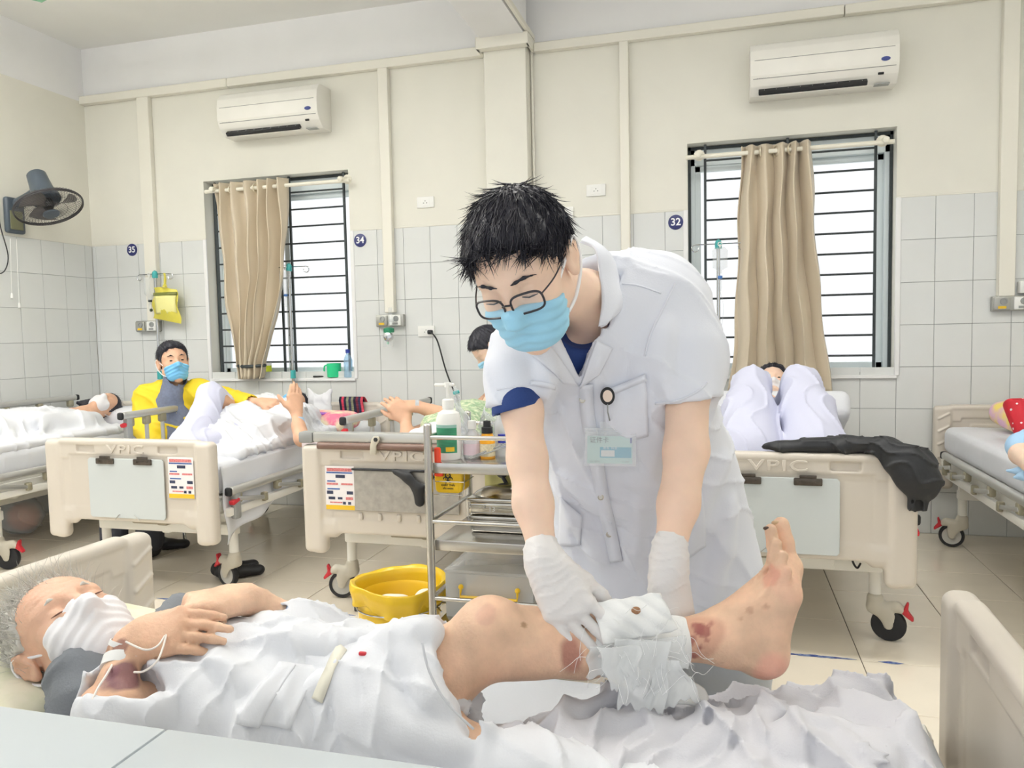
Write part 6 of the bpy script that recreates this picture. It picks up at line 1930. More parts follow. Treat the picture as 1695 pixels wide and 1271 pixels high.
# white pyjama shirt
s = SDF(.0055)
s.chain([(3.895, -3.955, .665), (3.97, -3.95, .645), (4.05, -3.945, .645), (4.15, -3.93, .64), (4.25, -3.92, .64)], [.11, .148, .152, .148, .142], .05, (0, 0, 1, .66))
s.chain([(3.94, -4.0, .655), (3.9140, -4.0850, 0.6910), (3.9400, -4.1320, 0.6940)], [.075, .058, .05], .04)       # near sleeve
s.cap((3.9130, -4.1370, 0.6970), (4.0030, -4.1270, 0.7060), .026, .022, .03)
s.chain([(3.92, -3.85, .655), (3.9990, -3.8130, 0.6680), (4.1040, -3.7890, 0.6720), (4.0750, -3.8160, 0.7130), (4.0590, -3.8260, 0.7260)], [.06, .055, .05, .042, .036], .04)
s.cap((4.0490, -3.8330, 0.7360), (4.0830, -3.8150, 0.7090), .030, .030, .002, None, '-')
s.op('-', sleeve_cut((3.9330, -4.1200, 0.7090), A3((-0.0932, 0.5643, 0.8203)), .07), A3((3.9330, -4.1200, 0.7090)) - .07, A3((3.9330, -4.1200, 0.7090)) + .07, .006)
s.cap(ho.p(0, .0, -.08), nk, .056, .056, .012, None, '-')
for pts, r in [([(4.0200, -4.0380, 0.7960), (4.1140, -4.0330, 0.7910), (4.2030, -4.0100, 0.7680), (4.2920, -3.9870, 0.7520)], .009), ([(4.0600, -4.0480, 0.7850), (4.1520, -4.0450, 0.7680), (4.2310, -4.0240, 0.7530)], .008),
               ([(4.0060, -4.0640, 0.7720), (4.0730, -4.0680, 0.7470), (4.1460, -4.0710, 0.7190)], .008), ([(4.0720, -4.0040, 0.7880), (4.1660, -3.9990, 0.7790), (4.2560, -3.9750, 0.7590)], .008),
               ([(3.9880, -4.1020, 0.7530), (4.0470, -4.1180, 0.7300), (4.0860, -4.1310, 0.6960)], .009), ([(4.2200, -3.9640, 0.7650), (4.2750, -3.9700, 0.7580), (4.3200, -3.9580, 0.7600)], .012),
               ([(4.1600, -4.0780, 0.7140), (4.1460, -4.1040, 0.6890), (4.1440, -4.1170, 0.6600)], .008), ([(4.1140, -3.9520, 0.7610), (4.1670, -3.9480, 0.7540), (4.2290, -3.9630, 0.7410)], .009)]:
    ridge(s, pts, r, .026, snap=(-0.2609, 0.9298, -0.2597))
s.disp(lambda x, y, z: .003 * fbm(x, y, z, 18, 12) - .007 * folds(x, y, z, (.5, 1, .4), 40, 7, 1.6, 4) - .005 * folds(x, y, z, (1, .2, .3), 46, 15, 1.8, 5))
m_pyj = mat('white_pyjama_cloth', (222, 224, 229), .8, bump=.1, bscale=260, sheen=.15)
shirt = s.mesh('pyjama_shirt', m_pyj, old)
bvs = BVHTree.FromObject(shirt, bpy.context.evaluated_depsgraph_get()); vo = (-0.2514, 0.8853, -0.3912)
decal('pocket', bvs, [(4.1960, -4.1950, 0.8250), (4.2580, -4.1790, 0.8160), (4.2350, -4.1910, 0.7270), (4.1630, -4.2100, 0.7410)], m_pyj, shirt, vo, .003, .003, 12, 12, .003)
decal('placket', bvs, [(4.1990, -4.1950, 0.8230), (4.2240, -4.1880, 0.8200), (4.1930, -4.2030, 0.7310), (4.1640, -4.2100, 0.7380)], m_pyj, shirt, vo, .0065, .003, 6, 12)
# grey scarf round the neck
m_scarf = mat('grey_knit', (118, 122, 128), .9, bump=.2, bscale=200)
s = SDF(.005)
s.chain([(3.7740, -4.0620, 0.6740), (3.7810, -4.0580, 0.7060), (3.8070, -4.0500, 0.7130), (3.8400, -4.0740, 0.6920), (3.8470, -4.0950, 0.6590)], [.018, .026, .03, .03, .024], .03)
s.chain([(3.8070, -4.0500, 0.7130), (3.8310, -3.9920, 0.7110), (3.8200, -3.8910, 0.7180), (3.8230, -3.8370, 0.7350), (3.8550, -3.8170, 0.7430)], [.03, .024, .024, .026, .014], .03)
s.chain([(3.8050, -4.0720, 0.7070), (3.8250, -4.0890, 0.6830), (3.8350, -4.1090, 0.6550)], [.02, .026, .024], .03)
s.disp(lambda x, y, z: .003 * fbm(x, y, z, 40, 2) - .007 * folds(x, y, z, (.5, -.3, .8), 75, 5, 1.5, 3))
s.mesh('scarf', m_scarf, old)
# trousers: near leg wide and open at the hem, far leg lying on the bed
s = SDF(.0055)
hemc = A3((4.4050, -3.9280, 0.7010)); thd = _n(A3(LEG[2]) - A3(LEG[0]))
s.chain([(4.19, -3.92, .635), (4.28, -3.92, .645), (4.3340, -3.9230, 0.6790), tuple(hemc + thd * .02)], [.125, .112, .092, .088], .05)
s.chain([(4.19, -3.93, .635), (4.32, -3.97, .62), (4.55, -4.02, .60), (4.86, -4.05, .595)], [.115, .09, .065, .05], .05)
s.chain([(4.3590, -3.9850, 0.6540), (4.4270, -3.9870, 0.6580), (4.4620, -3.9760, 0.6710)], [.05, .045, .03], .05)
s.plane(hemc + thd * .0, thd * 1.0, .003) if 0 else s.op('-', sleeve_cut(hemc, thd * .92 + A3((0.8817, 0.3617, 0.3028)) * .25, .135), hemc - .14, hemc + .14, .002)
s.chain([tuple(hemc - thd * .09), tuple(hemc + thd * .06)], [.05, .082], .006, None, '-')
for pts, r in [([(4.3410, -4.0030, 0.7780), (4.3780, -4.0250, 0.7500), (4.4110, -4.0400, 0.7150), (4.4670, -4.0470, 0.6900)], .008), ([(4.2840, -4.0090, 0.7610), (4.3140, -4.0340, 0.7290), (4.3610, -4.0550, 0.6990), (4.4380, -4.0660, 0.6790)], .010),
               ([(4.2620, -4.0160, 0.7480), (4.2710, -4.0460, 0.7210), (4.3020, -4.0710, 0.6910), (4.3650, -4.0860, 0.6720)], .010), ([(4.1940, -4.0700, 0.6870), (4.2060, -4.0550, 0.7090), (4.2350, -4.0250, 0.7260)], .010),
               ([(4.3100, -3.9800, 0.7800), (4.3640, -3.9650, 0.7860), (4.3770, -3.9610, 0.7870)], .010), ([(4.3230, -4.0540, 0.7120), (4.3850, -4.0700, 0.6830), (4.4570, -4.0720, 0.6670)], .012), ([(4.2290, -4.0600, 0.6950), (4.2440, -4.0880, 0.6750), (4.2710, -4.1030, 0.6510)], .009)]:
    ridge(s, pts, r, .026, snap=(-0.2609, 0.9298, -0.2597))
s.disp(lambda x, y, z: .003 * fbm(x, y, z, 16, 22) - .008 * folds(x, y, z, (1, .35, -.4), 34, 8, 1.7, 4) - .005 * folds(x, y, z, (.3, 1, .3), 40, 9, 1.7, 5))
trou = s.mesh('pyjama_trousers', m_pyj, old)
bvt = BVHTree.FromObject(trou, bpy.context.evaluated_depsgraph_get())
def wstrip(name, pts, w, m, off, bvh=bvt, root=trou): return strip(name, pts, w, m, off, .0016, root, bvh)
wstrip('waistband', [(4.2670, -4.1270, 0.7800), (4.2650, -4.1490, 0.7680), (4.2680, -4.1800, 0.7540), (4.2590, -4.1850, 0.7260)], .018, mat('cream_waistband', (230, 226, 210), .8), .003)
wstrip('hem_seam', [(4.4320, -4.1290, 0.8480), (4.4410, -4.1290, 0.8100), (4.4620, -4.1260, 0.7710), (4.4960, -4.1190, 0.7350)], .003, m_pyj, .002)
G().box(tuple(on(bvt, (4.3110, -4.1130, 0.8020), (-0.2582, 0.9166, -0.3053), .002)), (.012, .006, .006), .002).done('red_tag', m_red, old, world=True)
# wristbands, tape, drip line
m_tape = mat('white_tape', (232, 232, 230), .7); m_band = mat('blue_wristband', (110, 170, 224), .4)
def ring(name, c, d, r, w, m, root=old): return G().lathe([(r, -w / 2), (r + .0014, -w / 2), (r + .0014, w / 2), (r, w / 2), (r, -w / 2)], c, 30, d).done(name, m, root, world=True)
ring('wristband', (4.0440, -3.8400, 0.7380), A3((4.0690, -3.8220, 0.7180)) - A3((4.0210, -3.8510, 0.7560)), .0295, .016, m_band)
ring('wrist_tape', (3.9020, -4.0740, 0.7440), A3((3.8990, -4.0550, 0.7610)) - A3((3.9130, -4.0930, 0.7280)), .0268, .018, m_tape); ring('wrist_tape', (3.8970, -4.0530, 0.7650), A3((3.9050, -4.0500, 0.7820)) - A3((3.8990, -4.0640, 0.7480)), .0262, .008, m_tape)
tag(G().tube(curve_pts([(3.9120, -4.1020, 0.7550), (3.9260, -4.1290, 0.7520), (3.9300, -4.1500, 0.7420), (3.9360, -4.1700, 0.7290), (3.9400, -4.1800, 0.7170)], 8), .0019, 6).tube(curve_pts([(3.9170, -4.0780, 0.7820), (3.9600, -4.0870, 0.7770), (3.9720, -4.0730, 0.7790), (3.9700, -4.0520, 0.7880), (3.9940, -4.0990, 0.7710), (3.9820, -4.1140, 0.7580), (3.9590, -4.1100, 0.7520)], 8), .0016, 6).done('drip_line', mat('clear_line', (236, 228, 220), .35)), 'thin drip line taped to the old man\'s forearm', 'drip line')

# ---------------------------------------------------------------- dressing on the shin
m_gauze = mat('white_gauze', (238, 239, 238), .9, bump=.10, bscale=200)
m_gauze_t = mat('loose_gauze_mesh', (244, 246, 246), .9, alpha=.5, bump=.08, bscale=300)
dr = empty('dressing', (4.6690, -3.8100, 0.7440), label='white gauze dressing with a brown stain being changed on the raised shin', cat='dressing')
s = SDF(.004)
s.chain([(4.5970, -3.8200, 0.7350), (4.6680, -3.7980, 0.7350), (4.7320, -3.7760, 0.7360)], [.049, .047, .040], .02)
s.ell((4.6610, -3.8290, 0.7350), (.045, .03, .04), None, .03); s.ell((4.7030, -3.8170, 0.7300), (.03, .025, .03), None, .03)
s.disp(lambda x, y, z: .002 * fbm(x, y, z, 60, 2) - .0026 * folds(x, y, z, (.7, .3, .7), 70, 6, 1.6, 3))
s.mesh('gauze_wrap', m_gauze, dr)
def pad(u, v):
    c = [A3((4.6080, -3.8450, 0.8120)), A3((4.7110, -3.8220, 0.8290)), A3((4.7400, -3.8400, 0.7790)), A3((4.6290, -3.8720, 0.7590))]
    p = lerp(lerp(c[0], c[1], u), lerp(c[3], c[2], u), v) - A3((-0.2550, 0.9017, -0.3492)) * (.012 * math.sin(PI * u) * math.sin(PI * v)) + A3((-0.2656, 0.9619, -0.0653)) * (.003 * math.sin(9 * u + 5 * v) + .002 * math.sin(23 * u - 11 * v))
    return tuple(p)
pd_ = grid('gauze_pad', 26, 20, pad, m_gauze, dr, .007, world=True, offset=0)
G().ball(A3(pad(.56, .30)) - A3((-0.2599, 0.9566, 0.1316)) * .0045, (.0075, .006, .0022), 10, frame((0.2609, -0.9298, 0.2597))).done('brown_stain', mat('dried_stain', (176, 132, 98), .9, var=.3, vscale=200), dr, world=True)
for kx, (a, b, cc, d_, seed) in enumerate([((4.6050, -3.8740, 0.7560), (4.7490, -3.8280, 0.7680), (4.7560, -3.8300, 0.7090), (4.6020, -3.8730, 0.7100), 1), ((4.6450, -3.8820, 0.7750), (4.7300, -3.8590, 0.7690), (4.7210, -3.8650, 0.6550), (4.6530, -3.8820, 0.6700), 2),
                                           ((4.7120, -3.8610, 0.7390), (4.7430, -3.8530, 0.7380), (4.7790, -3.8370, 0.6720), (4.6840, -3.8690, 0.6630), 3), ((4.6230, -3.8940, 0.7640), (4.6860, -3.8770, 0.7660), (4.6870, -3.8760, 0.7050), (4.6390, -3.8890, 0.7010), 6)]):
    a, b, cc, d_ = map(A3, (a, b, cc, d_))
    def fn(u, v, a=a, b=b, cc=cc, d_=d_, seed=seed):
        p = lerp(lerp(a, b, u), lerp(d_, cc, u), v); e = .003 * math.sin(7 * u + seed * 2 + 3 * v) + .0025 * math.sin(8 * v + 5 * u + seed) + .001 * math.sin(19 * u + 5 * v)
        p = p - A3((-0.0712, 0.9837, -0.1651)) * (e + .008) + A3((0.9641, 0.2648, -0.0204)) * (.003 * math.sin(9 * v + seed)) + A3((-0.0023, -0.0684, -0.9977)) * (.006 * v * math.sin(11 * u + seed) + .003 * v * math.sin(37 * u))
        return tuple(p)
    grid('loose_gauze', 34, 30, fn, m_gauze_t, dr, .0008, world=True)
r5 = random.Random(5); g = G()
for k in range(45):
    b0 = A3((0.9641, 0.2648, -0.0204)); st = A3((4.6810, -3.8730, 0.7700)) + A3((0.9641, 0.2648, -0.0204)) * r5.uniform(-.08, .085) + A3((-0.0023, -0.0684, -0.9977)) * r5.uniform(-.045, .06)
    dd = _n(A3((0.9641, 0.2648, -0.0204)) * r5.uniform(-1, 1) + A3((-0.0023, -0.0684, -0.9977)) * r5.uniform(-.3, 1.1) + A3((-0.2656, 0.9619, -0.0653)) * r5.uniform(-.6, .2))
    g.tube(curve_pts([st, st + dd * .012 + A3(DV(r5.uniform(-1, 1), 0, 0) if 0 else (0, 0, .004)), st + dd * .026 + A3((0, 0, r5.uniform(-.012, .008))), st + dd * .04 + A3((r5.uniform(-.01, .01), 0, r5.uniform(-.02, .0)))], 4), .00032, 4)
tag(g.done('loose_threads', m_gauze, dr, world=True), kind='stuff')
tag(leaf('spare_glove', [[(4.7030, -3.8200, 0.6890), (4.7360, -3.8060, 0.6880), (4.7640, -3.7890, 0.6730), (4.7790, -3.7860, 0.6630)], [(4.7090, -3.8350, 0.6780), (4.7370, -3.8220, 0.6770), (4.7640, -3.8050, 0.6630), (4.7850, -3.8000, 0.6520)], [(4.7050, -3.8480, 0.6640), (4.7280, -3.8410, 0.6590), (4.7560, -3.8290, 0.6550), (4.7650, -3.8220, 0.6490)]], m_gauze, .002, None), 'thin white gauze strip lying on the sheet below the dressing', 'gauze')

# ---------------------------------------------------------------- pillow, sheet
m_pilo = mat('pale_olive_print_pillow', (222, 218, 198), .75, var=.12, vscale=14, c2=(206, 208, 178), bump=.08, bscale=60)
o = cushion_mesh('pillow', (3.60, -3.93, .61), (.42, .62, .135), Matrix.Rotation(math.radians(-2), 3, 'Z') @ Matrix.Rotation(.06, 3, 'Y'), m_pilo, 'pale olive printed pillow with coral edge under the old man\'s head', 9, 'pillow')
G().tube(curve_pts([(3.40, -3.63, .60), (3.42, -3.625, .61), (3.60, -3.62, .625), (3.80, -3.63, .61), (3.82, -3.75, .605), (3.82, -4.1, .605)], 8), .0035, 6).done('coral_piping', mat('coral_piping', (232, 150, 130), .7), o, world=True)
s = SDF(.0052)
s.ell((5.03, -3.80, .55), (.22, .24, .085)).ell((4.80, -3.93, .55), (.26, .22, .085), k=.08).ell((4.58, -4.0, .55), (.22, .20, .085), k=.08).ell((5.0, -4.05, .56), (.25, .22, .10), k=.08)
for pts, r in [([(4.6560, -3.7900, 0.6000), (4.7550, -3.7430, 0.6050), (4.8570, -3.7050, 0.6150), (4.9700, -3.6770, 0.6300)], .016), ([(4.7300, -3.9050, 0.6200), (4.7860, -3.8570, 0.6250), (4.8680, -3.7940, 0.6350), (4.9670, -3.7090, 0.6400)], .018),
               ([(4.7570, -3.9630, 0.6300), (4.8080, -3.9080, 0.6400), (4.8690, -3.8460, 0.6450), (4.9300, -3.7680, 0.6450)], .018), ([(4.9670, -3.7090, 0.6400), (5.0150, -3.6900, 0.6450), (5.0980, -3.6300, 0.6450), (5.1540, -3.6200, 0.6400), (5.1890, -3.6560, 0.6300), (5.2230, -3.6820, 0.6100), (5.2290, -3.7050, 0.6000)], .024),
               ([(4.9720, -3.7850, 0.6500), (5.0010, -3.7830, 0.6600), (5.0300, -3.8170, 0.6650), (5.0580, -3.8460, 0.6600), (5.0580, -3.9050, 0.6550)], .022), ([(4.9630, -3.8020, 0.6500), (4.9610, -3.8960, 0.6600), (4.9770, -3.9420, 0.6650), (4.9920, -3.9690, 0.6650)], .018),
               ([(4.8740, -3.8180, 0.6400), (4.8730, -3.9210, 0.6550), (4.9120, -3.8940, 0.6600), (4.9510, -3.8990, 0.6600)], .014), ([(4.8910, -3.8940, 0.6500), (4.9000, -3.9510, 0.6600), (4.9390, -3.9450, 0.6650), (4.9530, -3.9780, 0.6650)], .015),
               ([(5.1260, -3.7390, 0.6450), (5.1300, -3.8050, 0.6400), (5.1160, -3.8950, 0.6400)], .02), ([(5.0680, -3.8750, 0.6550), (5.0900, -3.8880, 0.6500), (5.1050, -3.9150, 0.6500)], .016), ([(5.0370, -3.7760, 0.6550), (5.0850, -3.7490, 0.6550), (5.1290, -3.7260, 0.6450)], .014),
               ([(4.6150, -3.7910, 0.6000), (4.6470, -3.8060, 0.6050), (4.6720, -3.8450, 0.6100), (4.7040, -3.8720, 0.6150)], .014), ([(4.4260, -3.8180, 0.6000), (4.5170, -3.8050, 0.6000), (4.5810, -3.8430, 0.6050), (4.6420, -3.8090, 0.6050)], .016),
               ([(4.5170, -3.8050, 0.6000), (4.5630, -3.9050, 0.6150), (4.6160, -3.9890, 0.6250)], .016), ([(4.5790, -3.8920, 0.6100), (4.6420, -3.8130, 0.6100), (4.6910, -3.7490, 0.6050)], .015), ([(4.5730, -3.9660, 0.6200), (4.6390, -3.8960, 0.6200), (4.7150, -3.8640, 0.6200)], .015),
               ([(4.4610, -3.9140, 0.6100), (4.5080, -3.9750, 0.6200), (4.5460, -4.0160, 0.6300)], .016), ([(5.1810, -3.7080, 0.6300), (5.1860, -3.7620, 0.6200), (5.1990, -3.8130, 0.6100)], .02), ([(5.0150, -3.8540, 0.6650), (5.0110, -3.9230, 0.6700), (5.0170, -3.9720, 0.6700)], .016)]:
    ridge(s, pts, r * 1.2, .016, 5, snap=(0, 0, -1), sink=.1)
s.disp(lambda x, y, z: .008 * fbm(x, y, z, 22, 31) - .016 * folds(x, y, z, (.75, .7, .2), 30, 18, 2.0, 2.2) - .010 * folds(x, y, z, (.9, -.35, .3), 44, 23, 2.2, 2.5) + .002 * fbm(x, y, z, 80, 3))
s.plane((0, 0, .553), (0, 0, -1), .003).plane((5.205, 0, 0), (1, -.035, 0), .02)
tag(s.mesh('crumpled_sheet', mat('grey_white_sheet', (206, 206, 212), .8, bump=.12, bscale=260, sheen=.2)), 'crumpled white sheet pushed to the foot of the nearest bed', 'sheet')

# ---------------------------------------------------------------- the other people of the ward
m_skin_t = mat('skin_tan', (222, 176, 146), .55, var=.1, vscale=30)
m_lav = mat('lavender_white_cloth', (206, 208, 228), .8, bump=.08, bscale=200)
m_yjk = mat('yellow_jacket', (230, 200, 34), .65, var=.06, vscale=12, bump=.08, bscale=120)

# woman on the corner bed
wo = empty('person', (.52, -1.0, .66), label='woman with dark hair and white mask lying under a sheet in the corner bed', cat='person')
hw = Head((.53, -.53, .785), _n((-.8, -.1, .5)), _n((-.25, .85, .38)), _n((.5, -.45, .75)), .98)
_l = hw.L; hw.U = _n(hw.U - _l * (hw.U @ _l)); hw.F = np.cross(hw.L, hw.U); hw.F = hw.F if hw.F[2] > 0 else -hw.F; hw.R = np.stack([hw.L, hw.F, hw.U], 1)
s = SDF(.006); add_head(s, hw); s.chain([tuple(hw.p(0, -.02, -.05)), (.53, -.70, .73), (.54, -1.15, .735), (.54, -1.85, .70)], [.05, .07, .08, .05], .04)
s.mesh('body', m_skin_t, wo)
add_mask(hw, m_maskw, m_loop, wo, 1.0, pleats=False)
s = SDF(.005); P = hw.p
s.ell(P(0, -.02, .038), A3((.088, .108, .100)), hw.R); s.plane(P(0, .05, .05), hw.F * .8 - hw.U * .45, .012)
s.chain([P(.07, -.02, .02), P(.10, -.03, -.05), P(.13, -.01, -.10)], [.035, .03, .012], .03); s.chain([P(-.07, -.02, .04), P(-.11, -.02, .07), P(-.14, -.03, .03)], [.035, .035, .02], .03)
s.disp(lambda x, y, z: -.004 * folds(x, y, z, (.8, .3, .5), 160, 4, 1.5, 2))
how = s.mesh('hair', m_hair, wo); strands('hair_locks', m_hair, wo, seeds_on(how, 500, lambda X: X[:, 2] > 0, 2), lambda p: .06, lambda p, n: _n(n + A3((.3, .6, -.5))), .0016, .5, .3, 2)
s = SDF(.008)
s.chain([(.53, -.84, .70), (.54, -1.0, .72), (.54, -1.2, .735), (.54, -1.55, .735), (.54, -1.85, .73)], [.15, .175, .175, .15, .13], .06, (0, 0, 1, .5))
s.chain([(.70, -.80, .72), (.80, -1.0, .73), (.72, -1.25, .77)], [.06, .06, .055], .05); s.box((.555, -1.3, .665), (.86, 1.15, .05), .02, None, .06)
for pts, r in [([(.4, -.7, .85), (.55, -1.0, .86), (.75, -1.3, .8)], .014), ([(.3, -1.0, .84), (.5, -1.3, .85), (.8, -1.5, .76)], .015), ([(.6, -.75, .85), (.7, -1.1, .82), (.85, -1.4, .72)], .014), ([(.3, -1.4, .8), (.55, -1.6, .82), (.9, -1.75, .7)], .015)]:
    ridge(s, pts, r, .03, snap=(0, 0, -1))
s.disp(lambda x, y, z: .006 * fbm(x, y, z, 14, 2) - .010 * folds(x, y, z, (.6, 1, .3), 22, 7, 1.8, 3))
tag(s.mesh('bed_sheet', m_sheet), 'white sheet drawn over the woman in the corner bed', 'sheet')
cushion_mesh('pillow', (.60, -.40, .70), (.5, .32, .11), Matrix.Rotation(.1, 3, 'Z'), m_sheet, 'white pillow under the dark-haired woman', 3, 'pillow')

# man in the yellow jacket, sitting between two beds
ym = empty('person', (1.30, -.62, 0), label='man in a yellow jacket and blue mask sitting and reaching over the bed', cat='person')
hy = Head((1.5330, -1.0130, 1.1060), (0.6193, 0.7827, 0.0629), (-0.1976, 0.0778, 0.9772), (0.7599, -0.6176, 0.2028), 1.06)
s = SDF(.006); add_head(s, hy)
sh = A3((1.4930, -0.9860, 0.9020))
s.chain([tuple(hy.p(0, -.02, -.05)), tuple(sh)], [.052, .06], .03); s.cap(sh + A3((0, .03, 0)), sh + A3((0, .03, -.38)), .065, .08, .05)
HA = [(2.0580, -1.0600, 0.8760), (2.1870, -1.0870, 0.8720)]
s.chain([(1.7290, -0.9810, 0.9280), (1.9520, -1.0270, 0.8730), HA[0], HA[1]], [.04, .034, .03, .024], .02)
add_hand(s, HA[1], (0.9966, -0.0279, -0.0770), (0.2236, -0.3799, 0.8976), .18, (.5, .6, .65, .7), .05, 1, 1.05, (.8, .6, -.3))
s.chain([sh + A3((-.1, -.02, -.08)), (1.3840, -1.1110, 0.7260), (1.5470, -1.1970, 0.6290)], [.05, .04, .03], .03)
for sx in (-.09, .09): s.chain([(sh[0] + sx, sh[1] + .02, .50), (sh[0] + sx * 1.4, sh[1] - .38, .50), (sh[0] + sx * 1.4, sh[1] - .40, .08)], [.08, .065, .045], .03)
s.mesh('body', m_skin_t, ym)
add_mask(hy, m_maskb, m_loop, ym, 1.0)
add_eyes(hy, ym)
dark_hair(hy, ym, 900, 8, None, 0, .03, .005)
for sx in (-1, 1):
    s = SDF(.003); s.chain([hy.p(sx * .013, .0955, .024), hy.p(sx * .03, .0935, .031), hy.p(sx * .053, .077, .026)], [.0015, .0035, .0015], .004); s.mesh('eyebrow', m_hair, ym)
s = SDF(.008)
tfy = (0.5691, -0.8204, 0.0549)
s.chain([(1.4790, -0.9730, 0.8360), (1.4960, -1.0010, 0.6570), (1.5000, -1.0130, 0.4690)], [.165, .175, .18], .05, tuple(tfy) + (.68,))
s.cap((1.3300, -1.0100, 0.9030), (1.6530, -0.9400, 0.9170), .075, .075, .05)
s.chain([(1.6670, -0.9570, 0.9260), (1.8810, -1.0050, 0.8780), (2.0880, -1.0640, 0.8550)], [.082, .074, .066], .03); s.cap((2.0690, -1.0590, 0.8580), (2.2260, -1.0990, 0.8450), .052, .054, .004, None, '-')
s.chain([(1.3190, -1.0140, 0.8850), (1.3480, -1.0900, 0.7230), (1.5190, -1.1840, 0.6380)], [.078, .066, .055], .03)
s.cap(hy.p(0, -.01, -.08), A3((1.5070, -1.0040, 0.8840)), .066, .06, .02, None, '-')
s.cap((1.5940, -1.0900, 0.9470), (1.6240, -1.1350, 0.6220), .062, .018, .02, None, '-')
s.disp(lambda x, y, z: .003 * fbm(x, y, z, 16, 3) - .007 * folds(x, y, z, (.6, .2, 1), 30, 5, 1.6, 3))
s.mesh('jacket', m_yjk, ym)
s = SDF(.007); s.chain([(1.5040, -0.9970, 0.8540), (1.5240, -1.0270, 0.6230)], [.118, .13], .03, tuple(tfy) + (.80,)); s.cap(hy.p(0, -.01, -.085), A3((1.5250, -1.0180, 0.9050)), .068, .078, .02)
s.cap(hy.p(0, .0, -.04), hy.p(0, .0, -.10), .060, .056, .01, None, '-'); s.cap((1.6010, -1.0970, 0.9660), (1.6040, -1.1020, 0.8790), .036, .010, .01, None, '-')
s.disp(lambda x, y, z: -.003 * folds(x, y, z, (1, .2, .4), 50, 5, 1.6, 3))
s.mesh('grey_shirt', mat('slate_check_shirt', (112, 120, 142), .8, var=.2, vscale=60), ym)
for sx in (-.09, .09):
    s = SDF(.01); s.chain([(sh[0] + sx, sh[1] + .02, .52), (sh[0] + sx * 1.4, sh[1] - .38, .50), (sh[0] + sx * 1.4, sh[1] - .40, .10)], [.11, .085, .075], .04); s.mesh('trouser_leg', mat('dark_trousers', (60, 62, 70), .8), ym)
    s = SDF(.008); s.chain([(sh[0] + sx * 1.4, sh[1] - .38, .045), (sh[0] + sx * 1.4, sh[1] - .54, .035)], [.045, .04], .02).plane((0, 0, .002), (0, 0, -1)); s.mesh('shoe', m_shoe, ym)
bc = A3((1.6380, -1.1860, 0.7270))
G().box((0, 0, 0), (.11, .004, .085), .002, 1).done('pass_card', mat('pale_pink_card', (240, 226, 228), .4, var=.12, vscale=50), ym, world=True).matrix_local = Matrix.Translation(Vector(bc)) @ Matrix.Rotation(.28, 4, 'Z')
st = empty('stool', (sh[0], sh[1] + .02, 0), label='grey stool under the man in the yellow jacket', cat='stool')
G().lathe([(0, .385), (.15, .385), (.155, .39), (.155, .405), (.14, .412), (0, .412)], (0, 0, 0), 28).done('seat', m_grey, st)
for k in range(4):
    a = PI / 4 + k * PI / 2; G().rod((.1 * math.cos(a), .1 * math.sin(a), .385), (.15 * math.cos(a), .15 * math.sin(a), 0), .011).done('leg', m_chrome, st)

# patient of the second bed: one knee up, one hand raised
p2 = empty('person', (2.05, -.9, .66), label='patient with blue mask, knee up in white trousers and one hand raised', cat='person')
h2 = Head((2.03, -.50, .79), _n((-.80, -.35, .45)), _n((-.2, .95, .25)), _n((.5, -.1, .9)), .98)
h2.U = _n(A3((-.05, .95, .20))); h2.L = _n(A3((-.85, 0, .5)) - h2.U * (A3((-.85, 0, .5)) @ h2.U)); h2.F = np.cross(h2.L, h2.U); h2.F = h2.F if h2.F[2] > 0 else -h2.F; h2.R = np.stack([h2.L, h2.F, h2.U], 1)
s = SDF(.006); add_head(s, h2); s.chain([tuple(h2.p(0, -.02, -.05)), (2.05, -.72, .76), (2.07, -1.05, .76)], [.05, .09, .10], .04)
WR = (2.5920, -1.3720, 0.8450)
s.chain([(2.20, -.74, .75), (2.6680, -1.4540, 0.7160), (2.6230, -1.4100, 0.7740), WR], [.045, .04, .034, .025], .02)
add_hand(s, WR, (-0.1662, 0.1229, 0.9784), (0.8820, -0.4539, 0.1263), .18, (.18, .2, .22, .25), .12, -1, 1.05, (.6, .7, -.3), fan=(-.5, -.42, -.34, -.2))
s.chain([(1.97, -.95, .74), (1.965, -1.24, .925), (2.12, -1.58, .72), (2.14, -1.72, .70)], [.085, .06, .04, .03], .03)
s.mesh('body', m_skin_t, p2)
add_mask(h2, m_maskb, m_loop, p2)
dark_hair(h2, p2, 500, 12, m_hair, 0, .03, .006)
ring('wristband', (2.6120, -1.3910, 0.8010), A3((2.6230, -1.4100, 0.7740)) - A3(WR), .031, .018, mat('pale_blue_band', (170, 206, 236), .4), p2); ring('wristband', (2.5950, -1.3720, 0.8350), A3((2.6230, -1.4100, 0.7740)) - A3(WR), .028, .012, m_wpl, p2)
s = SDF(.007)
s.chain([(1.93, -.93, .735), (1.955, -1.23, .925)], [.10, .068], .04); s.chain([(1.96, -1.24, .93), (2.05, -1.44, .79), (2.12, -1.66, .70)], [.068, .085, .09], .03)
s.chain([(2.15, -1.0, .71), (2.2, -1.4, .70), (2.2, -1.75, .69)], [.10, .08, .06], .04)
s.disp(lambda x, y, z: .004 * fbm(x, y, z, 16, 5) - .008 * folds(x, y, z, (.9, .3, .2), 34, 6, 1.6, 3))
s.mesh('white_trousers', m_lav, p2)
s = SDF(.008)
s.chain([(2.08, -.68, .75), (2.10, -.95, .76), (2.12, -1.2, .74), (2.16, -1.5, .70)], [.15, .165, .15, .12], .06, (0, 0, 1, .7)); s.chain([(2.28, -.75, .74), (2.35, -1.05, .735), (2.36, -1.4, .71)], [.09, .10, .09], .06); s.box((2.2, -1.2, .672), (.58, 1.1, .05), .02, None, .06)
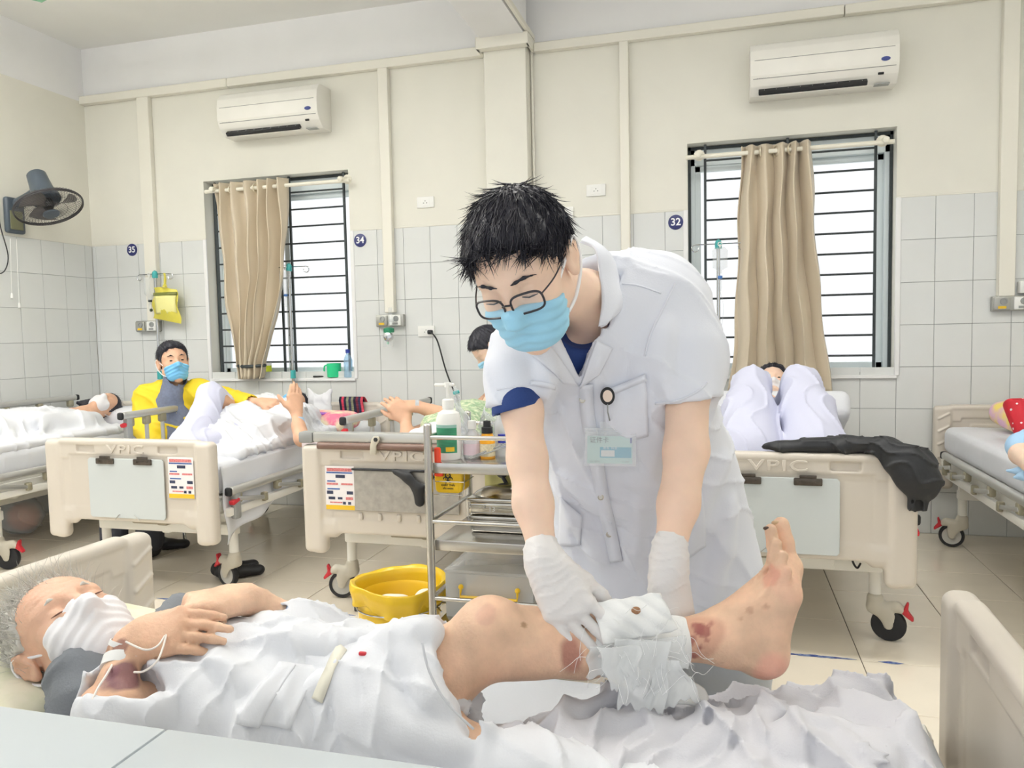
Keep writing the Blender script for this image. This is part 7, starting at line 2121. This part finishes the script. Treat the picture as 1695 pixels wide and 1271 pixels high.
for pts, r in [([(2.0, -.75, .88), (2.15, -.95, .86), (2.4, -1.1, .8)], .018), ([(1.95, -1.0, .86), (2.15, -1.15, .85), (2.42, -1.3, .76)], .018), ([(2.2, -.8, .86), (2.3, -1.1, .83), (2.3, -1.5, .75)], .02), ([(2.05, -1.3, .82), (2.25, -1.45, .78), (2.42, -1.55, .7)], .018), ([(2.3, -.9, .83), (2.42, -1.05, .77), (2.44, -1.3, .7)], .016)]:
    ridge(s, pts, r, .03, snap=(0, 0, -1), sink=.2)
s.disp(lambda x, y, z: .008 * fbm(x, y, z, 16, 12) - .016 * folds(x, y, z, (.6, 1, .3), 24, 17, 2.0, 2.5) - .008 * folds(x, y, z, (1, -.4, .2), 36, 18, 2, 3))
tag(s.mesh('bed_sheet', m_sheet), 'heap of crumpled white sheet over the second bed', 'sheet')
tag(grid('hanging_sheet', 40, 24, lambda u, v: (2.508 + .012 * math.sin(18 * u + 3 * v) * v + .02 * v, lerp(-1.93, -1.05, u) + .01 * math.sin(9 * v), lerp(.645, lerp(.27, .47, u ** .7) + .012 * math.sin(14 * u), v)), m_sheet, None, .004), 'white sheet hanging down the side of the second bed', 'sheet')

# patient of the third bed: both hands on the side rail
p3 = empty('person', (3.45, -.8, .66), label='patient in pale green print lying with both hands on the bed rail', cat='person')
h3 = Head((3.40, -.48, .78), (1, 0, 0), (0, 0, 1), (0, 1, 0)); h3.L = A3((-1., 0, 0)); h3.U = _n((0, .95, .25)); h3.F = _n(np.cross(h3.U, h3.L)); h3.F = h3.F if h3.F[2] > 0 else -h3.F; h3.R = np.stack([h3.L, h3.F, h3.U], 1)
s = SDF(.006); add_head(s, h3); s.chain([tuple(h3.p(0, -.02, -.05)), (3.45, -.72, .75), (3.47, -1.3, .73), (3.45, -1.8, .70)], [.05, .09, .10, .05], .04)
W1 = (3.2650, -1.2990, 0.8740); s.chain([(3.50, -.80, .80), (3.4110, -1.2420, 0.8150), W1], [.045, .048, .03], .02)
add_hand(s, W1, (-0.9128, -0.4007, 0.0791), (0.0372, -0.4311, 0.9016), .18, (.45, .5, .55, .6), .05, 1, 1.1, (.7, .6, -.5))
W2 = (3.2130, -1.3480, 0.8180); s.chain([(3.30, -.85, .75), (3.2410, -1.3980, 0.7310), W2], [.045, .036, .027], .02)
add_hand(s, W2, (-0.5605, -0.2165, 0.7994), (-0.0983, -0.6814, 0.7252), .18, (.55, .6, .65, .7), .05, -1, 1.1, (.7, .6, -.5))
s.mesh('body', m_skin_t, p3); dark_hair(h3, p3, 300, 14, m_hairg, 0, .03, .006)
ring('wrist_tape', (3.2590, -1.3010, 0.8740), (0.9128, 0.4007, -0.0791), .034, .02, mat('grey_wrist_tape', (186, 190, 194), .5), p3)
s = SDF(.008); s.chain([(3.44, -.68, .74), (3.46, -1.0, .75), (3.47, -1.35, .735)], [.15, .165, .16], .05, (0, 0, 1, .75)); s.chain([(3.34, -.74, .75), (3.3390, -1.2960, 0.7720)], [.08, .06], .04)
s.disp(lambda x, y, z: -.006 * folds(x, y, z, (.6, 1, .3), 30, 7, 1.6, 3)); s.mesh('print_shirt', mat('pale_green_print', (214, 222, 190), .8, var=.1, vscale=40, c2=(150, 180, 140)), p3)
s = SDF(.009); s.chain([(3.46, -1.35, .73), (3.46, -1.88, .715)], [.17, .13], .05, (0, 0, 1, .55)); s.box((3.48, -1.5, .668), (.84, .8, .04), .015, None, .05); s.disp(lambda x, y, z: .005 * fbm(x, y, z, 14, 2) - .01 * folds(x, y, z, (.6, 1, .3), 24, 9, 1.8, 3))
tag(s.mesh('bed_sheet', m_sheet), 'white sheet over the legs of the patient holding the rail', 'sheet')
cushion_mesh('pillow', (3.44, -.40, .705), (.5, .34, .11), Matrix.Identity(3), m_sheet, 'white pillow on the bed behind the trolley', 4, 'pillow')

# bending carer behind the doctor
nu = empty('person', (4.12, -.72, 0), label='dark-haired carer in lavender bending over the bed behind the doctor', cat='person')
hn = Head((3.4820, -0.7100, 1.1640), (1, 0, 0), (0, 0, 1), (0, 1, 0)); hn.F = _n((-0.5857, -0.3186, -0.7453)); hn.L = _n(A3((0.3765, -0.9257, -0.0365)) - hn.F * (A3((0.3765, -0.9257, -0.0365)) @ hn.F)); hn.U = np.cross(hn.F, hn.L); hn.U = hn.U if hn.U[2] > 0 else -hn.U; hn.R = np.stack([hn.L, hn.F, hn.U], 1)
s = SDF(.006); add_head(s, hn); shn = A3((3.6990, -0.6800, 1.0330))
s.chain([tuple(hn.p(0, -.02, -.05)), tuple(shn), tuple(shn + A3((.25, .0, -.22)))], [.05, .09, .10], .04)
WN = (3.4880, -0.9100, 0.8030); s.chain([(3.6450, -0.7790, 1.0170), (3.5560, -0.8520, 0.9180), WN], [.046, .040, .028], .02)
add_hand(s, WN, (-0.5373, -0.4103, -0.7369), (-0.2965, -0.7754, 0.5575), .17, (.4, .45, .5, .5), .05, 1, 1.0)
for sx in (0, .14): s.chain([(4.10, -.62 - sx, .85), (4.14, -.62 - sx, .06)], [.08, .05], .03)
s.mesh('body', m_skin, nu); dark_hair(hn, nu, 700, 16, None, 0, .03, .005); add_mask(hn, m_mask, m_loop, nu, 1.0)
s = SDF(.008); s.chain([tuple(shn), tuple(shn + A3((.12, 0, -.10))), (4.08, -.68, .82)], [.14, .155, .16], .05); s.chain([(3.6750, -0.7280, 1.0350), (3.6100, -0.8120, 0.9780)], [.075, .062], .03); s.cap((3.6210, -0.7980, 0.9840), (3.5450, -0.8760, 0.9070), .048, .05, .004, None, '-')
s.cap(hn.p(0, -.01, -.08), shn, .06, .06, .01, None, '-'); s.disp(lambda x, y, z: -.006 * folds(x, y, z, (.6, 1, .3), 30, 7, 1.6, 3)); s.mesh('scrub_top', mat('lavender_scrub', (160, 158, 222), .75), nu)
s = SDF(.009)
for sx in (0, .14): s.chain([(4.09, -.62 - sx, .84), (4.13, -.62 - sx, .12)], [.115, .08], .04)
s.mesh('trousers', mat('lavender_trousers', (150, 150, 210), .75), nu)
for sx in (0, .14):
    s = SDF(.008); s.chain([(4.16, -.62 - sx, .045), (4.03, -.63 - sx, .035)], [.045, .04], .02).plane((0, 0, .002), (0, 0, -1)); s.mesh('shoe', m_wpl, nu)
s = SDF(.005); add_hand(s, WN, (-0.5373, -0.4103, -0.7369), (-0.2965, -0.7754, 0.5575), .17, (.4, .45, .5, .5), .05, 1, 1.14); s.chain([(3.5050, -0.8930, 0.8250), WN], [.034, .033], .01); s.mesh('glove', mat('yellow_glove', (236, 222, 60), .4), nu)

# patient with both knees up under a lavender-white cloth
p4 = empty('person', (5.02, -1.0, .66), label='patient peeping from between two raised knees on the bed behind the doctor', cat='person')
h4 = Head((5.075, -.46, .925), (1, 0, 0), (0, 0, 1), (0, 1, 0)); h4.U = _n((0, .55, .85)); h4.L = A3((1., 0, 0)); h4.F = _n((0, -.85, .55)); h4.R = np.stack([h4.L, h4.F, h4.U], 1)
s = SDF(.006); add_head(s, h4); s.chain([tuple(h4.p(0, -.02, -.05)), (5.03, -.66, .82), (5.02, -.95, .74)], [.05, .10, .11], .04)
for x_ in (-.105, .11): s.chain([(5.02 + x_ * .6, -.95, .73), (5.045 + x_, -1.17, .965), (5.045 + x_, -1.62, .70)], [.08, .06, .045], .03)
s.mesh('body', m_skin, p4); add_eyes(h4, p4); dark_hair(h4, p4, 500, 18, None, 0, .03, .005); add_mask(h4, m_maskw, m_loop, p4)
s = SDF(.007)
for x_, w in ((-.105, .92), (.112, 1.0)):
    s.chain([(5.045 + x_ * .8, -.92, .72), (5.045 + x_, -1.17, .975)], [.12, .082], .03)
    s.chain([(5.045 + x_, -1.17, .985), (5.045 + x_ * 1.15, -1.36, .86), (5.045 + x_ * 1.25, -1.62, .72)], [.080, .118, .125], .03)
s.disp(lambda x, y, z: .004 * fbm(x, y, z, 14, 5) - .012 * folds(x, y, z, (1, .1, -.15), 32, 6, 1.2, 3)); s.plane((0, 0, .662), (0, 0, -1))
tag(s.mesh('cover_cloth', m_lav), 'lavender-white cloth draped over two raised knees', 'sheet')
tag(G().box((4.80, -.62, .86), (.014, .01, .05), .004).done('drip_clamp', m_teal), 'small teal drip clamp against the raised white backrest', 'clamp')

# patient at the right edge: only an arm and blue cloth show
p5 = empty('person', (6.42, -1.5, .66), label='patient in light blue whose bent arm shows at the right edge', cat='person')
s = SDF(.006); h5 = Head((6.62, -.62, .80), (1, 0, 0), (0, 0, 1), (0, 1, 0)); h5.L = A3((-1., 0, 0)); h5.U = _n((0, .95, .25)); h5.F = _n((0, -.25, .95)); h5.R = np.stack([h5.L, h5.F, h5.U], 1)
add_head(s, h5); s.chain([tuple(h5.p(0, -.02, -.05)), (6.60, -.9, .76), (6.58, -1.7, .74)], [.05, .09, .09], .04)
s.chain([(6.45, -1.0, .76), (5.9390, -1.6110, 0.7300), (5.8740, -1.9360, 0.7300)], [.045, .04, .03], .02)
add_hand(s, (5.8690, -1.9610, 0.7300), (.8, -.5, 0), (0, 0, 1), .17, (.3, .3, .3, .3), .05, 1, 1.0)
s.mesh('body', m_skin, p5); dark_hair(h5, p5, 300, 19, None, 0, .03, .007)
m_lblue = mat('light_blue_cloth', (168, 204, 236), .8, bump=.1, bscale=150)
s = SDF(.008); s.chain([(6.58, -.88, .75), (6.58, -1.3, .75), (6.56, -1.85, .72)], [.15, .16, .13], .05, (0, 0, 1, .75)); s.chain([(6.44, -.95, .77), (5.9800, -1.4960, 0.7450)], [.075, .06], .04); s.disp(lambda x, y, z: -.006 * folds(x, y, z, (.6, 1, .3), 30, 7, 1.6, 3)); s.mesh('pyjamas', m_lblue, p5)
s = SDF(.005)
for q in ([(5.8790, -1.6590, 0.6720), (5.9070, -1.7120, 0.6800), (5.9470, -1.7700, 0.6800)], [(5.8580, -1.8030, 0.6720), (5.8840, -1.8170, 0.6800), (5.9250, -1.8340, 0.6800)], [(5.9530, -1.5690, 0.6800), (5.9380, -1.7090, 0.6850)]): s.chain(q, [.008, .022, .026][:len(q)], .012, (0, 0, 1, .7))
tag(s.mesh('blue_cloth', m_lblue), 'light blue cloth with pointed corners at the right edge of the right bed', 'cloth')
